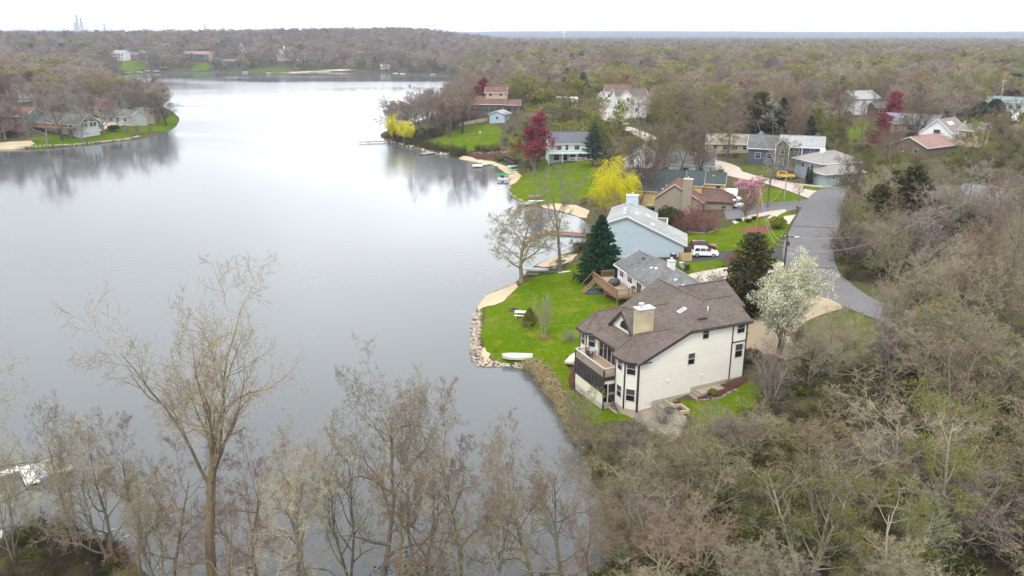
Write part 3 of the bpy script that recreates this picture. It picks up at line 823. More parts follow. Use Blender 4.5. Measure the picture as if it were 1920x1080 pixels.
    p = MB(); p.face([(D[0],D[2],.0),(D[0],D[2],1.25),(D[0],D[3],1.25),(D[0],D[3],.0)]); p.build('porch_panel', mat('cream_panel',(.62,.6,.44),.8,.06,1), t)
    p = MB(); p.box2((D[0]+.02,D[2]+.02,-2.0),(.4,D[3]-.02,.02)); p.build('porch_foundation', mat('grey_concrete',(.42,.4,.35),.95,.2,1.2,.2), t)
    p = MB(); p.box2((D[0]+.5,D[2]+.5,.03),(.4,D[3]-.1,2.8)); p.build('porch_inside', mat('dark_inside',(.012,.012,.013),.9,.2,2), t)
    nW = 8
    for i in range(nW):
        a, b = D[3]-(D[3]-D[2])*i/nW, D[3]-(D[3]-D[2])*(i+1)/nW
        window(t, (D[0],a), (D[0],b), 1.32, 2.72, .08, .92, M_DARKTRIM, mat('porch_screen',(.03,.03,.034),.25,.2,1,spec=.5), 'porch_window', 0, .05, False)
    window(t, (D[0]+.15,D[2]), (D[1],D[2]), .15, 2.35, .18, .86, M_CREAMTRIM, mat('porch_screen',(.03,.03,.034),.25,.2,1), 'porch_door', 0, .12, True)
    MB().box2((D[0]+.1,D[2]+.01,2.4),(D[1],D[2]+.05,2.8)).build('porch_lintel', M_CREAM, t)
    for y in (D[2],D[3]): MB().box((D[0],y,1.2),(.14,.14,5.6)).build('porch_post', M_DARKTRIM, t)
    # porch steps on the near side
    for k in range(5):
        MB().box2((-1.25+.0*k, D[2]-.35*(k+1), -1.6),(.2, D[2]-.35*k-.01, .0-.2*k)).build('stair_tread', M_GREYWOOD, t)
    rl = MB()
    for k in range(6):
        y = D[2]-.1-.34*k; z = .05-.2*k
        rl.box((-1.3,y,z+.42),(.04,.04,.9))
    rl.tube([(-1.3,D[2]-.05,1.0),(-1.3,D[2]-1.85,-.05)], .05, 5)
    rl.build('stair_rail', M_DARKTRIM, t)
    MB().box2((-1.45,D[2]-1.8,-1.6),(-1.3,D[2],-.3)).build('stair_cheek', M_FOUND, t)
    # stone steps and path along the side wall
    for (x, z) in ((1.2,.1),(1.6,.3),(2.0,.5)): MB().box2((x,-1.5,z-1.2),(x+.42,-.12,z)).build('stone_step', M_PATIO, t)
    for (x, z) in ((6.1,.95),(6.5,1.15),(6.9,1.35)): MB().box2((x,-1.25,z-1.2),(x+.42,-.12,z)).build('stone_step', M_PATIO, t)
    # flag path between the two flights, laid slab by slab
    for i in range(5):
        MB().box2((2.45+i*.74,-1.3,-.5),(2.45+i*.74+.71,-.12,.72+.02*i)).build('path_slab', M_PATIO, t)
    for i in range(5):
        MB().box2((7.35+i*.95,-1.25,-.2),(7.35+i*.95+.92,-.12,1.5+.03*i)).build('path_slab', M_GREYWOOD, t)
    MB().box((13.95,2.4,7.3),(.25,.25,.35)).build('wall_lantern', M_STEEL, t)
    return t
build_cream_house()

# generic gabled / hipped house blocks -------------------------------------------------
def block(t, x0, x1, y0, y1, eave, ridge, wall, roof, axis='y', at=.5, hip=(0, 0), ov=.45, base=-2.5, trim=None, e2=None, cap=None, sub=True):
    """one roofed box. axis = direction of the ridge; at = where the ridge sits across; e2 = eave height of the far side; hip = setback at both ends"""
    if e2 is None: e2 = eave
    sw = axis == 'x'
    def P(u, v, z): return (v, u, z) if sw else (u, v, z)      # u across the ridge, v along it
    u0, u1, v0, v1 = (y0, y1, x0, x1) if sw else (x0, x1, y0, y1)
    um = u0+(u1-u0)*at
    s1, s2 = (ridge-eave)/(um-u0), (ridge-e2)/(u1-um)
    mb = MB()
    def F(m, pts): m.face(pts[::-1] if sw else pts)
    F(mb, [P(u0,v1,base),P(u0,v0,base),P(u0,v0,eave),P(u0,v1,eave)])
    F(mb, [P(u1,v0,base),P(u1,v1,base),P(u1,v1,e2),P(u1,v0,e2)])
    for v, h, k in ((v0,hip[0],0),(v1,hip[1],1)):
        pts = [P(u0,v,base),P(u1,v,base),P(u1,v,e2)]+([] if h else [P(um,v,ridge-.03)])+[P(u0,v,eave)]
        F(mb, pts if k == 0 else pts[::-1])
    mb.build('wall', wall, t)
    r = MB(); th = .14
    ea, eb = eave-ov*s1, e2-ov*s2
    def S(pts):
        pts = pts[::-1] if sw else pts
        r.slab(pts, th)
    a0, a1 = v0-ov, v1+ov
    ra, rb = (v0-ov if not hip[0] else v0+hip[0]), (v1+ov if not hip[1] else v1-hip[1])
    q = .06
    S([P(u0-ov,a1,ea+q),P(u0-ov,a0,ea+q),P(um,ra,ridge+q),P(um,rb,ridge+q)])
    S([P(u1+ov,a0,eb+q),P(u1+ov,a1,eb+q),P(um,rb,ridge+q),P(um,ra,ridge+q)])
    if hip[0]: S([P(u0-ov,a0,ea+q),P(u1+ov,a0,eb+q),P(um,ra,ridge+q)])
    if hip[1]: S([P(u1+ov,a1,eb+q),P(u0-ov,a1,ea+q),P(um,rb,ridge+q)])
    r.build('roof', roof, t)
    f = MB()
    tm = trim or M_WHITE
    edge_board(f, [P(u0-ov-.02,a0,ea+q-.03),P(u0-ov-.02,a1,ea+q-.03)], .05, .2)
    edge_board(f, [P(u1+ov+.02,a0,eb+q-.03),P(u1+ov+.02,a1,eb+q-.03)], .05, .2)
    for v, h in ((a0-.02,hip[0]),(a1+.02,hip[1])):
        if not h: edge_board(f, [P(u0-ov,v,ea+q-.02),P(um,v,ridge+q-.02),P(u1+ov,v,eb+q-.02)], .05, .2)
        else: edge_board(f, [P(u0-ov,v,ea+q-.03),P(u1+ov,v,eb+q-.03)], .05, .2)
    f.build('fascia', tm, t)
    c = MB(); c.tube([P(um,ra,ridge+q+.02),P(um,rb,ridge+q+.02)], .08, 5)
    if hip[0]:
        c.tube([P(um,ra,ridge+q+.02),P(u0-ov,a0,ea+q+.02)], .07, 5); c.tube([P(um,ra,ridge+q+.02),P(u1+ov,a0,eb+q+.02)], .07, 5)
    if hip[1]:
        c.tube([P(um,rb,ridge+q+.02),P(u0-ov,a1,ea+q+.02)], .07, 5); c.tube([P(um,rb,ridge+q+.02),P(u1+ov,a1,eb+q+.02)], .07, 5)
    c.build('ridge_cap', cap or roof, t)
    clear_rect(t, x0, x1, y0, y1)
FACES = {'front': lambda x0,x1,y0,y1: ((x0,y0),(x1,y0)), 'back': lambda x0,x1,y0,y1: ((x1,y1),(x0,y1)),
         'left': lambda x0,x1,y0,y1: ((x0,y1),(x0,y0)), 'right': lambda x0,x1,y0,y1: ((x1,y0),(x1,y1))}
def wins(t, box, face, specs, frame=M_WHITE, **k):
    """specs: (centre along the wall in metres, sill, width, height)"""
    p0, p1 = FACES[face](*box)
    L = math.hypot(p1[0]-p0[0], p1[1]-p0[1])
    for c, s_, w, h in specs:
        window(t, p0, p1, s_, s_+h, (c-w/2)/L, (c+w/2)/L, frame, **k)
def chimney(t, x0, x1, y0, y1, z0, z1, m, capm=M_METAL):
    c = MB().box2((x0,y0,z0),(x1,y1,z1)).build('chimney', m, t)
    MB().box2((x0-.08,y0-.08,z1+.005),(x1+.08,y1+.08,z1+.12)).build('chimney_cap', capm, c)
    MB().lathe([(.16,0),(.16,.35),(.22,.36),(.02,.46)],((x0+x1)/2,(y0+y1)/2,z1+.12),8).build('flue', M_METAL, c)
def garage_door(t, box, face, c, w=4.8, h=2.3, base=0.0, m=M_WHITE):
    p0, p1 = [Vector((*p, 0)) for p in FACES[face](*box)]
    u = (p1-p0).normalized(); n = Vector((u.y, -u.x, 0)); M = Matrix((u, n, Vector((0,0,1)))).transposed()
    mb = MB().box(p0+u*c+n*.02+Vector((0,0,base+h/2)), (w, .06, h), 0, 0, M)
    g = mb.build('garage_door', m, t)
    for k in range(4):
        MB().box(p0+u*c+n*.06+Vector((0,0,base+h*(k+.5)/4)), (w-.1, .03, h/4-.05), 0, 0, M).build('door_panel', m, g)
# ------------------------------------------------------------------ neighbouring houses
def sid(name, c): return mat(name, c, .75, .08, 1.0, .4, uv='siding')
def shg(name, c, v=.3): return mat(name, c, .95, v, 1.4, .5, uv='shingle')
M_LBLUE = sid('light_blue_siding', (.40,.48,.545)); M_LGREYROOF = shg('light_grey_shingles', (.29,.30,.295), .3)
M_GREYROOF = shg('grey_shingles', (.135,.135,.132), .45); M_WSID = sid('white_siding', (.62,.63,.64))
M_TAUPE = sid('taupe_siding', (.27,.23,.18)); M_REDROOF = shg('red_brown_shingles', (.165,.095,.08))
M_DREDROOF = shg('dark_brown_shingles', (.12,.075,.065)); M_GREENROOF = shg('dark_green_grey_shingles', (.058,.072,.070))
M_YELLOW = mat('yellow_boards', (.55,.42,.15), .75, .08, 1, .4, uv='batten')
M_NAVY = sid('navy_siding', (.068,.082,.115)); M_TANSID = sid('tan_siding', (.42,.34,.24)); M_BLGREY = sid('blue_grey_siding', (.27,.325,.345))
M_GREYSID = sid('grey_siding', (.40,.39,.37)); M_BROWNSID = sid('brown_siding', (.15,.105,.08)); M_GREENSID = sid('green_siding', (.075,.16,.11)); M_TEAL = sid('pale_teal_siding', (.46,.55,.54))
M_BEIGETRIM = mat('beige_trim', (.56,.47,.34), .7, .06, 1); M_BRICK = mat('red_brown_brick', (.25,.12,.09), .9, .25, 4, .3)
M_DARKSID = sid('dark_brown_boards', (.06,.05,.048))

# light blue house, grey saltbox roof
t = BLUE = hframe('blue_house', 'light blue house with long pale grey saltbox roof behind the dark spruce', 'house', 12, (1281,482), 3.0)
block(t, -13.2, 0, 0, 7.7, 5.75, 6.9, M_LBLUE, M_LGREYROOF, 'y', 3.15/13.2, e2=2.35, ov=.5, base=-3, trim=M_WHITE)
block(t, -13.19, -5.6, 7.72, 12.3, 5.74, 6.88, M_LBLUE, M_LGREYROOF, 'y', 3.15/7.6, e2=4.95, ov=.5, base=-3, trim=M_WHITE)
chimney(t, -11.0, -8.8, 10.6, 11.8, 5, 8.35, M_LBLUE, M_WHITE)
for x, y in ((-10.6,1.6),(-10.75,3.2),(-10.7,4.6),(-10.8,6.2)): MB().box((x,y,6.95),(.3,.3,.2)).build('roof_vent', M_WHITE, t)
for x, y in ((-8.6,4.8),(-6.6,7.2),(-5.6,2.6)):
    z = 6.9-.452*(x+10.05)+.16
    MB().slab([(x-.3,y-.5,z+.3*.452),(x+.3,y-.5,z-.3*.452),(x+.3,y+.5,z-.3*.452),(x-.3,y+.5,z+.3*.452)], .14).build('skylight', M_WHITE, t)
b = (-5.6,0,7.7,12.3)
MB().box2((-5.58,7.75,3.0),(-3.2,12,3.1)).build('balcony_floor', M_WHITE, t)
railing(t, [(-5.5,12,3.1),(-3.2,12,3.1),(-3.2,7.8,3.1)], .95, M_WHITE, .16, .1)
MB().box((-11.8,-.08,2.6),(.35,.12,.2)).build('wall_vent', M_WHITE, t)
wins(t, (-13.2,0,0,7.7), 'left', [(2,2.8,1.6,1.3),(5.5,2.8,1.6,1.3)])

# white ranch with grey roof and cedar deck
t = RANCH = hframe('ranch_house', 'white ranch house with mottled grey roof and cedar deck next to the cream house', 'house', -15.5, (1150,545), 2.6)
block(t, .5, 7.7, -22, -.2, 4.35, 6.0, M_WSID, M_GREYROOF, 'y', .49, ov=.5, base=-2.5, trim=M_WHITE)
r = MB(); r.slab([(-.12,-4.9,4.27),(-.12,-22.6,4.27),(4.05,-22.6,6.16),(4.05,-4.9,6.16)], .1); r.build('roof_overlay', M_GREYROOF, t)
W = (.5,7.7,-22,-.2)
wins(t, W, 'left', [(1.6,2.75,1.3,1.0),(4.6,2.7,1.5,1.1),(10.4,2.8,1.1,1.1)], mull=1)
window(t, (.5,-7.3), (.5,-8.8), 2.05, 4.0, 0, 1, M_WHITE, name='patio_door', mull=1, split=False)
chimney(t, 4.1, 5.0, -10.0, -9.2, 5.5, 7.0, M_WHITE)
for x, y in ((2.6,-7.4),(2.9,-8.3),(3.2,-3.2),(3.0,-14.2)):
    MB().box((x,y,4.35+.4555*(x-.5)+.22),(.35,.35,.22)).build('roof_vent', M_WHITE if y != -3.2 else M_STEEL, t)
MB().slab([(2.4,-17.4,5.5),(2.4,-16.4,5.5),(3.0,-16.4,5.78),(3.0,-17.4,5.78)], .14).build('skylight', M_WHITE, t)
for i in range(18):
    x0 = -3.0+i*3.45/18
    MB().box2((x0+.01,-8.4,1.92),(x0+3.45/18-.01,1.0 if x0 < .2 else -.25,2.0)).build('deck_board', M_DECK, t)
for (a, b_) in (((-3.05,-8.45),(-3.05,1.05)),((-3.05,-8.45),(.47,-8.45)),((-3.05,1.05),(.47,1.05))):
    MB().box2((min(a[0],b_[0])-.03,min(a[1],b_[1])-.03,1.62),(max(a[0],b_[0])+.03,max(a[1],b_[1])+.03,1.91)).build('rim_board', M_CEDAR, t)
railing(t, [(-3,1,2),(-3,-8.4,2),(.45,-8.4,2)], .9, M_CEDAR, .15, .1)
railing(t, [(.4,1,2),(-1.6,1,2)], .9, M_CEDAR, .15, .1)
for x, y in ((-2.9,.9),(-2.9,-3.6),(-2.9,-8.3),(.2,-8.3),(-.9,-3.6)): MB().box((x,y,-.3),(.16,.16,3.8)).build('deck_post', M_CEDAR, t)
for k in range(6): MB().box2((-3.1-.3*(k+1),-.1,1.5-.3*k),(-3.1-.3*k,1.0,1.56-.3*k)).build('stair_tread', M_CEDAR, t)
for y in (-.1,1.0):
    MB().tube([(-3.05,y,1.6),(-4.95,y,-.1)], .09, 4).build('stair_stringer', M_CEDAR, t)
MB().tube([(-3.05,1.0,2.95),(-4.9,1.0,1.1)], .05, 5).build('stair_rail', M_CEDAR, t)

# taupe house
t = TAUPE = hframe('taupe_house', 'taupe house with red-brown roof and tall siding chimney stack', 'house', 17.4, (1227,400), 2.5)
block(t, 0, 10.1, 0, 15, 3.75, 6.75, M_TAUPE, M_REDROOF, 'y', .40, e2=3.3, ov=.45, base=-4, trim=M_BEIGETRIM)
chimney(t, 5.9, 7.85, -.95, .1, -2.5, 8.0, M_TAUPE, M_BEIGETRIM)
block(t, 10.15, 16.4, 2.4, 9.6, 3.15, 5.0, M_TAUPE, M_DREDROOF, 'x', .5, hip=(0,3.0), ov=.45, base=-4, trim=M_DARKTRIM)
wins(t, (10.15,16.4,2.4,9.6), 'front', [(4.4,.9,1.1,1.2)], M_BEIGETRIM)
wins(t, (0,10.1,0,15), 'left', [(3,.5,1.6,1.6),(7,.5,1.6,1.6)], M_BEIGETRIM)
for x, y in ((2.4,9),(1.5,7),(1.0,4.5)): MB().box((x,y,3.75+.742*x+.22),(.35,.35,.22)).build('roof_vent', M_WHITE, t)
MB().box2((-2.6,3,.9),(-.05,12,1.0)).build('balcony_floor', M_BEIGETRIM, t)
railing(t, [(-.1,3,1.0),(-2.6,3,1.0),(-2.6,12,1.0)], .95, M_BEIGETRIM, .18, .1)
for y in (3.1,7.5,11.9): MB().box((-2.5,y,-1.4),(.16,.16,4.8)).build('deck_post', M_BEIGETRIM, t)

# yellow house
t = YELLOW = hframe('yellow_house', 'yellow house with dark green-grey roof behind the taupe house', 'house', 17.4, loc=list(atz(1318.5,342,8.7)[:2])+[3.2])
block(t, 0, 4.5, 0, 8, 5.5, 7.3, M_YELLOW, M_GREENROOF, 'x', .42, ov=.4, base=-2, trim=M_BEIGETRIM)
block(t, -3.6, -.02, -1.2, 8, 5.0, 7.5, M_YELLOW, M_GREENROOF, 'x', .45, ov=.3, base=-2, trim=M_BEIGETRIM)
block(t, -15.5, -3.62, -1.4, 9, 3.4, 7.2, M_YELLOW, M_GREENROOF, 'x', .52, ov=.4, base=-3, trim=M_BEIGETRIM)
wins(t, (0,4.5,0,8), 'front', [(3.35,3.75,1.1,1.2)])
wins(t, (-15.5,-3.62,-1.4,9), 'left', [(1.8,.2,1.4,2.6),(3.9,.2,1.4,3.0),(6,.2,1.4,3.4),(8.2,.2,1.4,2.4)], M_BEIGETRIM, split=False)
MB().box((2.0,2.2,6.62),(.25,.25,.4)).build('vent_pipe', M_WHITE, t)
block(t, 4.52, 7.2, 2.5, 6.5, 2.6, 3.6, M_GREYSID, M_WHITE, 'x', .5, ov=.2, base=-2)
wins(t, (4.52,7.2,2.5,6.5), 'front', [(1.6,1.2,.8,.9)], M_DARKTRIM)

def house(name, label, px, az, blocks, wspec=(), dz=0, cat='house', extra=None, at_=None, **kk):
    p = gp(*px) if at_ is None else at_
    t = hframe(name, label, cat, az, loc=(p[0],p[1],p[2]+dz))
    for bl in blocks:
        bl = dict(bl); k = bl.pop('b'); block(t, *k, bl.pop('e'), bl.pop('r'), bl.pop('w'), bl.pop('f'), bl.pop('ax','x'), bl.pop('at',.5), **bl)
    for w in wspec:
        wins(t, w[0], w[1], w[2], *(w[3:4] or [M_WHITE]))
    if extra: extra(t)
    return t
def row(n, a, b, s, w, h): return [(a+(b-a)*(i+.5)/n, s, w, h) for i in range(n)]
B_ = dict
house('white_house', 'white house with dark grey roof behind the yellow willow', (1198,329), 14, [
    B_(b=(-4,4,0,11), e=4.2, r=6.6, w=M_WSID, f=M_GREYROOF, ax='y'), B_(b=(4.02,19,1,9.5), e=3.4, r=5.9, w=M_WSID, f=M_GREYROOF)],
    [((-4,4,0,11),'front',[(2,2.9,1.0,1.1),(6,2.9,1.0,1.1)]), ((4.02,19,1,9.5),'front',[(3,1.2,1.1,1.2),(8,1.2,1.6,1.2),(12,1.2,1.1,1.2)])],
    extra=lambda t: MB().box2((-3.9,-1.8,-1.5),(3.9,-.02,2.1)).build('brown_porch', M_BROWNSID, t))
def deck_extra(t):
    MB().box2((-7.5,-2.6,2.35),(5.8,-.02,2.5)).build('deck_floor', M_WHITE, t)
    railing(t, [(-7.5,-.1,2.5),(-7.5,-2.6,2.5),(5.8,-2.6,2.5),(5.8,-.1,2.5)], 1.0, mat('pale_green_paint',(.55,.68,.62),.7,.06,1), .2, .12)
    for x in (-7.3,-3,1.3,5.6): MB().box((x,-2.5,.3),(.2,.2,4.1)).build('deck_post', M_WHITE, t)
    railing(t, [(-1,-2.8,.3),(5.8,-2.8,.3)], .9, M_WHITE, .2, .12)
house('deck_house', 'white house with long grey roof and pale raised deck behind the red maple', (1071,301), -4, [
    B_(b=(-6.8,5.4,0,9), e=5.4, r=8.2, w=M_TEAL, f=mat('slate_shingles',(.13,.135,.155),.95,.25,1.4,.4,uv='shingle'), hip=(0,0))],
    [((-6.8,5.4,0,9),'front',[(3,3.2,1.5,1.3),(5.4,3.2,.9,1.5),(8.5,3.2,1.5,1.3)]+row(4,1,11,.2,1.6,1.7))], extra=deck_extra)
house('garden_shed', 'small pale blue-grey shed with shallow roof on the point lawn', (932,231), 22, [B_(b=(-3.2,3.2,0,6), e=3.6, r=4.8, w=sid('shed_blue',(.36,.45,.52)), f=M_LGREYROOF, ax='y')],
    [((-3.2,3.2,0,6),'front',[(3.2,1.5,1.2,1.0)])], cat='shed')
def rb_extra(t):
    MB().box2((-14.8,-6.4,-2.2),(-9.5,-1.2,1.8)).build('stone_wing', mat('tan_stone',(.38,.29,.2),.95,.3,3,.3), t)
    MB().box2((-15,-6.6,1.81),(-9.3,-1.1,2.05)).build('flat_roof', M_DREDROOF, t)
    wins(t, (-14.8,-9.5,-6.4,-1.2), 'front', row(5,.2,5.1,.2,.7,1.0), M_DARKTRIM)
house('point_house', 'long red-brown roofed house with a tan upper storey on the wooded point', (905,217), 4, [
    B_(b=(-12,9,0,9), e=3.6, r=6.2, w=M_BROWNSID, f=M_REDROOF), B_(b=(1,9.6,3,11), e=8.0, r=9.9, w=M_TANSID, f=M_REDROOF, at=.4),
    B_(b=(9.02,15,1,8), e=3.3, r=5, w=M_BROWNSID, f=M_REDROOF)],
    [((-12,9,0,9),'front',row(7,1,20,.7,2.0,1.7),M_DARKTRIM),((1,9.6,3,11),'front',[(2,6.5,.8,1.0),(6.2,6.5,.8,1.0)],M_DARKTRIM),((9.02,15,1,8),'front',row(2,.5,5.5,.8,1.4,1.4),M_DARKTRIM)], dz=1.2, extra=rb_extra)
house('tall_cream_house', 'tall cream three-level house with brown roof above the far street', (1183,221), -6, [
    B_(b=(-6,6,0,9), e=8.0, r=10.6, w=M_WSID, f=M_BROWNROOF), B_(b=(-4.4,-.4,-1,1), e=8.4, r=10.2, w=M_CREAM, f=M_BROWNROOF, ax='y', ov=.3)],
    [((-6,6,0,9),'front',[(1,5.5,.8,1.2),(8,2.4,1,1.2)]),((-4.4,-.4,-1,1),'front',[(2.6,6.2,.9,1.4),(2.4,2.6,1.0,1.5),(.9,2.6,.8,1.4)])])
house('pink_roof_house', 'white house with pinkish roof partly hidden beyond the tall cream house', (1150,203), 18, [
    B_(b=(-4,6,0,9), e=7, r=9.5, w=M_WSID, f=M_REDROOF, ax='x'), B_(b=(-7.5,-4.02,1,8), e=4.6, r=6.6, w=M_WSID, f=M_LGREYROOF, ax='y')],
    [((-4,6,0,9),'front',[(2,4.5,1,1.3),(6,4.5,1,1.3),(4,1.5,1.4,1.3)])])
house('tan_ranch', 'tan ranch house with weathered brown roof beside the big bare tree', (1392,287), 10, [
    B_(b=(-10,3,0,8), e=2.7, r=4.8, w=M_TANSID, f=mat('tan_shingles',(.27,.235,.19),.95,.25,1.4,.4,uv='shingle')), B_(b=(3.02,9,-1.5,9), e=2.8, r=5.2, w=M_TANSID, f=M_GREYROOF, ax='y')],
    [((-10,3,0,8),'front',row(4,1,12,1,1.3,1.1)),((3.02,9,-1.5,9),'front',[(2.2,1,.9,1.4),(3.8,1,.9,1.4)])])
house('navy_gable_house', 'navy house with white trimmed gable and porch under the dark pine', (1419,259), 28, [
    B_(b=(-3.4,3.4,0,9), e=4.6, r=8.4, w=M_NAVY, f=M_GREYROOF, ax='y'), B_(b=(-9,-3.42,1,6), e=2.7, r=4, w=M_NAVY, f=M_GREYROOF), B_(b=(3.42,8.5,2,9), e=4.4, r=6.6, w=M_NAVY, f=M_GREYROOF)],
    [((-3.4,3.4,0,9),'front',[(3.4,4.4,1.6,1.5),(1.6,1.2,1.3,1.4),(4.8,1.2,1.3,1.4)]),((3.42,8.5,2,9),'front',[(2.4,1.2,1.0,2.0)]),((-9,-3.42,1,6),'front',row(2,.4,5,1,1.4,1.0))])
house('navy_house', 'dark navy two-storey house with white corner trim and grey roofs', (1486,313), 20, [
    B_(b=(-3.4,6.8,0,8), e=5.4, r=7.6, w=M_NAVY, f=M_LGREYROOF), B_(b=(-11.5,-3.42,2,10), e=4.4, r=7.2, w=M_NAVY, f=M_GREYROOF), B_(b=(-4.6,-1.2,-1.2,.9), e=5.6, r=7.2, w=M_NAVY, f=M_GREYROOF, ax='y', ov=.25)],
    [((-3.4,6.8,0,8),'front',[(4.0,3.4,1.0,1.4),(7.8,3.4,1.0,1.4),(5,.6,1.0,1.5)]),((-4.6,-1.2,-1.2,.9),'front',[(1.7,3.4,1.1,1.4),(1.7,.6,1.1,1.5)]),((-11.5,-3.42,2,10),'front',row(2,1,7,1.6,1.4,1.3))],
    extra=lambda t: [MB().box((x,-.06 if x > -1 else -1.26,2.0),(.22,.12,6.4)).build('corner_board', M_WHITE, t) for x in (-4.55,-1.25,6.75,1.9)])
house('hip_roof_house', 'blue-grey hip roofed ranch house beside the street junction', (1528,345), -18, [
    B_(b=(1.5,13,0,10), e=4.4, r=6.3, w=M_BLGREY, f=mat('warm_grey_shingles',(.25,.235,.22),.95,.2,1.4,.4,uv='shingle'), ax='x', hip=(4.4,4.4), ov=.7),
    B_(b=(0,10.5,-3.4,1.4), e=2.6, r=3.9, w=M_BLGREY, f=mat('warm_grey_shingles',(.25,.235,.22)), ax='x', hip=(2.2,2.2), ov=.6)],
    [((0,10.5,-3.4,1.4),'front',[(2.2,1.0,.5,1.2),(6.6,1.0,1.0,1.1)]),((1.5,13,0,10),'left',[(3,2.4,1.2,1.0),(6.5,2.4,1.2,1.0)])], dz=.6,
    extra=lambda t: MB().box2((4.6,4.4,5.6),(5.6,5.3,6.9)).build('chimney', M_WHITE, t))
house('porch_house', 'grey and white gabled house with a screened porch on the hill', (1601,217), -18, [
    B_(b=(0,10,0,9), e=6.0, r=8.2, w=M_GREYSID, f=M_LGREYROOF, ax='x'), B_(b=(5.6,10.4,-4.2,-.02), e=3.4, r=4.9, w=M_DARKSID, f=M_GREYROOF, ax='x', ov=.5)],
    [((0,10,0,9),'left',[(5,3.9,.8,1.3)]),((0,10,0,9),'front',[(1.2,1.2,.9,1.2),(3.6,3.9,1.2,1.4)]),((5.6,10.4,-4.2,-.02),'front',row(4,.1,4.7,1.2,.9,1.6))],
    extra=lambda t: (MB().face([(.05,-.012,-2),(9.95,-.012,-2),(9.95,-.012,5.9),(.05,-.012,5.9)]).build('white_front', M_WSID, t), MB().box2((-.2,-3.6,.0),(5.5,-.05,.25)).build('deck_floor', M_BROWNSID, t)))
def sky_extra(t):
    MB().box2((-4,-1.8,2.5),(4,-.02,2.65)).build('balcony_floor', M_WHITE, t)
    railing(t, [(-4,-.1,2.65),(-4,-1.8,2.65),(4,-1.8,2.65),(4,-.1,2.65)], 1.0, M_WHITE, .2, .12)
    for y in (3.2,5.0):
        x = 1.6; z = 7.6-.8*(x)+.2
        MB().slab([(x-.45,y-.5,z+.36),(x+.45,y-.5,z-.36),(x+.45,y+.5,z-.36),(x-.45,y+.5,z+.36)], .2).build('skylight', mat('bright_skylight',(.85,.86,.88),.3,.05,1), t)
house('balcony_house', 'pale house with white gable balcony and two roof skylights', (1752,276), 50, [
    B_(b=(-4,4,0,10), e=4.4, r=7.6, w=M_WSID, f=mat('taupe_shingles',(.21,.185,.16),.95,.2,1.4,.4,uv='shingle'), ax='y'), B_(b=(4.02,9,5,12), e=5, r=6.8, w=M_TANSID, f=mat('taupe_shingles',(.2,.2,.2)))],
    [((-4,4,0,10),'front',[(4,2.7,1.8,2.1),(2,.1,2.6,1.8),(6,.1,2.6,1.8)]),((4.02,9,5,12),'front',[(2.5,3,1.6,1.2)]),((-4,4,0,10),'right',[(3,2.8,1,1.2)])], extra=sky_extra)
house('brown_ranch', 'low brown ranch house with reddish roof among the grey trees', (1702,292), 58, [
    B_(b=(-5,5,0,16), e=2.8, r=5.0, w=M_BROWNSID, f=mat('rust_shingles',(.25,.165,.14),.95,.2,1.4,.4,uv='shingle'), ax='y')],
    [((-5,5,0,16),'front',[(3,1,1.2,1.2),(7,1,1.2,1.2)])])
house('grey_roof_house', 'grey roofed house half hidden in the trees above the road bend', (1815,408), 45, [
    B_(b=(-6,6,0,12), e=3, r=5.6, w=M_GREYSID, f=mat('blue_grey_shingles',(.20,.21,.235),.95,.25,1.4,.4,uv='shingle'), ax='x', hip=(3,3)), B_(b=(-14,-6.02,1,10), e=2.8, r=4.6, w=M_BRICK, f=mat('blue_grey_shingles',(.2,.2,.2)))],
    [((-6,6,0,12),'front',row(3,1,11,1,1.4,1.3))])
house('teal_house', 'pale teal long house with grey roof on the right hillside', (1882,209), 40, [
    B_(b=(-6,7,0,8), e=3.6, r=5.2, w=M_TEAL, f=mat('teal_grey_shingles',(.19,.23,.24),.95,.2,1.4,.4,uv='shingle'), ax='x')],
    [((-6,7,0,8),'front',row(4,1,12,1.2,1.3,1.3)),((-6,7,0,8),'right',[(4,1.2,1.6,1.3)])])
house('brown_roof_house', 'dark house with orange-brown roof at the right edge beyond the teal house', (1905,191), 30, [B_(b=(-8,8,0,9), e=3, r=5.6, w=M_BROWNSID, f=mat('orange_brown_shingles',(.28,.17,.1),.95,.2,1.4,.4,uv='shingle'))],
    [((-8,8,0,9),'front',row(4,1,15,1,1.5,1.3))])
house('blue_roof_house', 'house with slate blue roof beside the far dark pine', (1855,158), 20, [B_(b=(-9,9,0,9), e=3.4, r=6.4, w=M_WSID, f=mat('slate_blue_shingles',(.10,.125,.18),.95,.2,1.4,.4,uv='shingle'))],
    [((-9,9,0,9),'front',row(4,1,17,1,1.6,1.4))])
house('white_bungalow', 'white bungalow showing between the red tree and the hedge on the hill', (1785,196), 30, [B_(b=(-7,7,0,8), e=3.2, r=5.6, w=M_WSID, f=M_GREYROOF)], [((-7,7,0,8),'front',row(3,1,13,1,1.4,1.3))])
house('cream_bungalow', 'cream roofed bungalow behind the dark red tree', (1640,190), 10, [B_(b=(-7,9,0,9), e=3.2, r=6, w=M_TANSID, f=mat('cream_shingles',(.42,.39,.33),.95,.15,1.4,.4,uv='shingle'))], [((-7,9,0,9),'front',row(3,1,15,1,1.4,1.3))])
house('grey_bungalow', 'grey blue roofed bungalow between the two dark red trees and the pale house', (1705,250), 30, [B_(b=(-7,7,0,9), e=3, r=5.4, w=M_GREYSID, f=mat('blue_grey_shingles',(.2,.2,.2)))], [((-7,7,0,9),'front',row(3,1,13,1,1.4,1.3))])
house('garage', 'small pale roofed garage beyond the willow and the tall cream house', (1062,202), 8, [B_(b=(-4,4,0,6), e=2.6, r=4.2, w=M_WSID, f=mat('white_shingles',(.55,.53,.5),.9,.15,1.4,.3,uv='shingle'))], [((-4,4,0,6),'front',[(4,0,4,2.1)])])
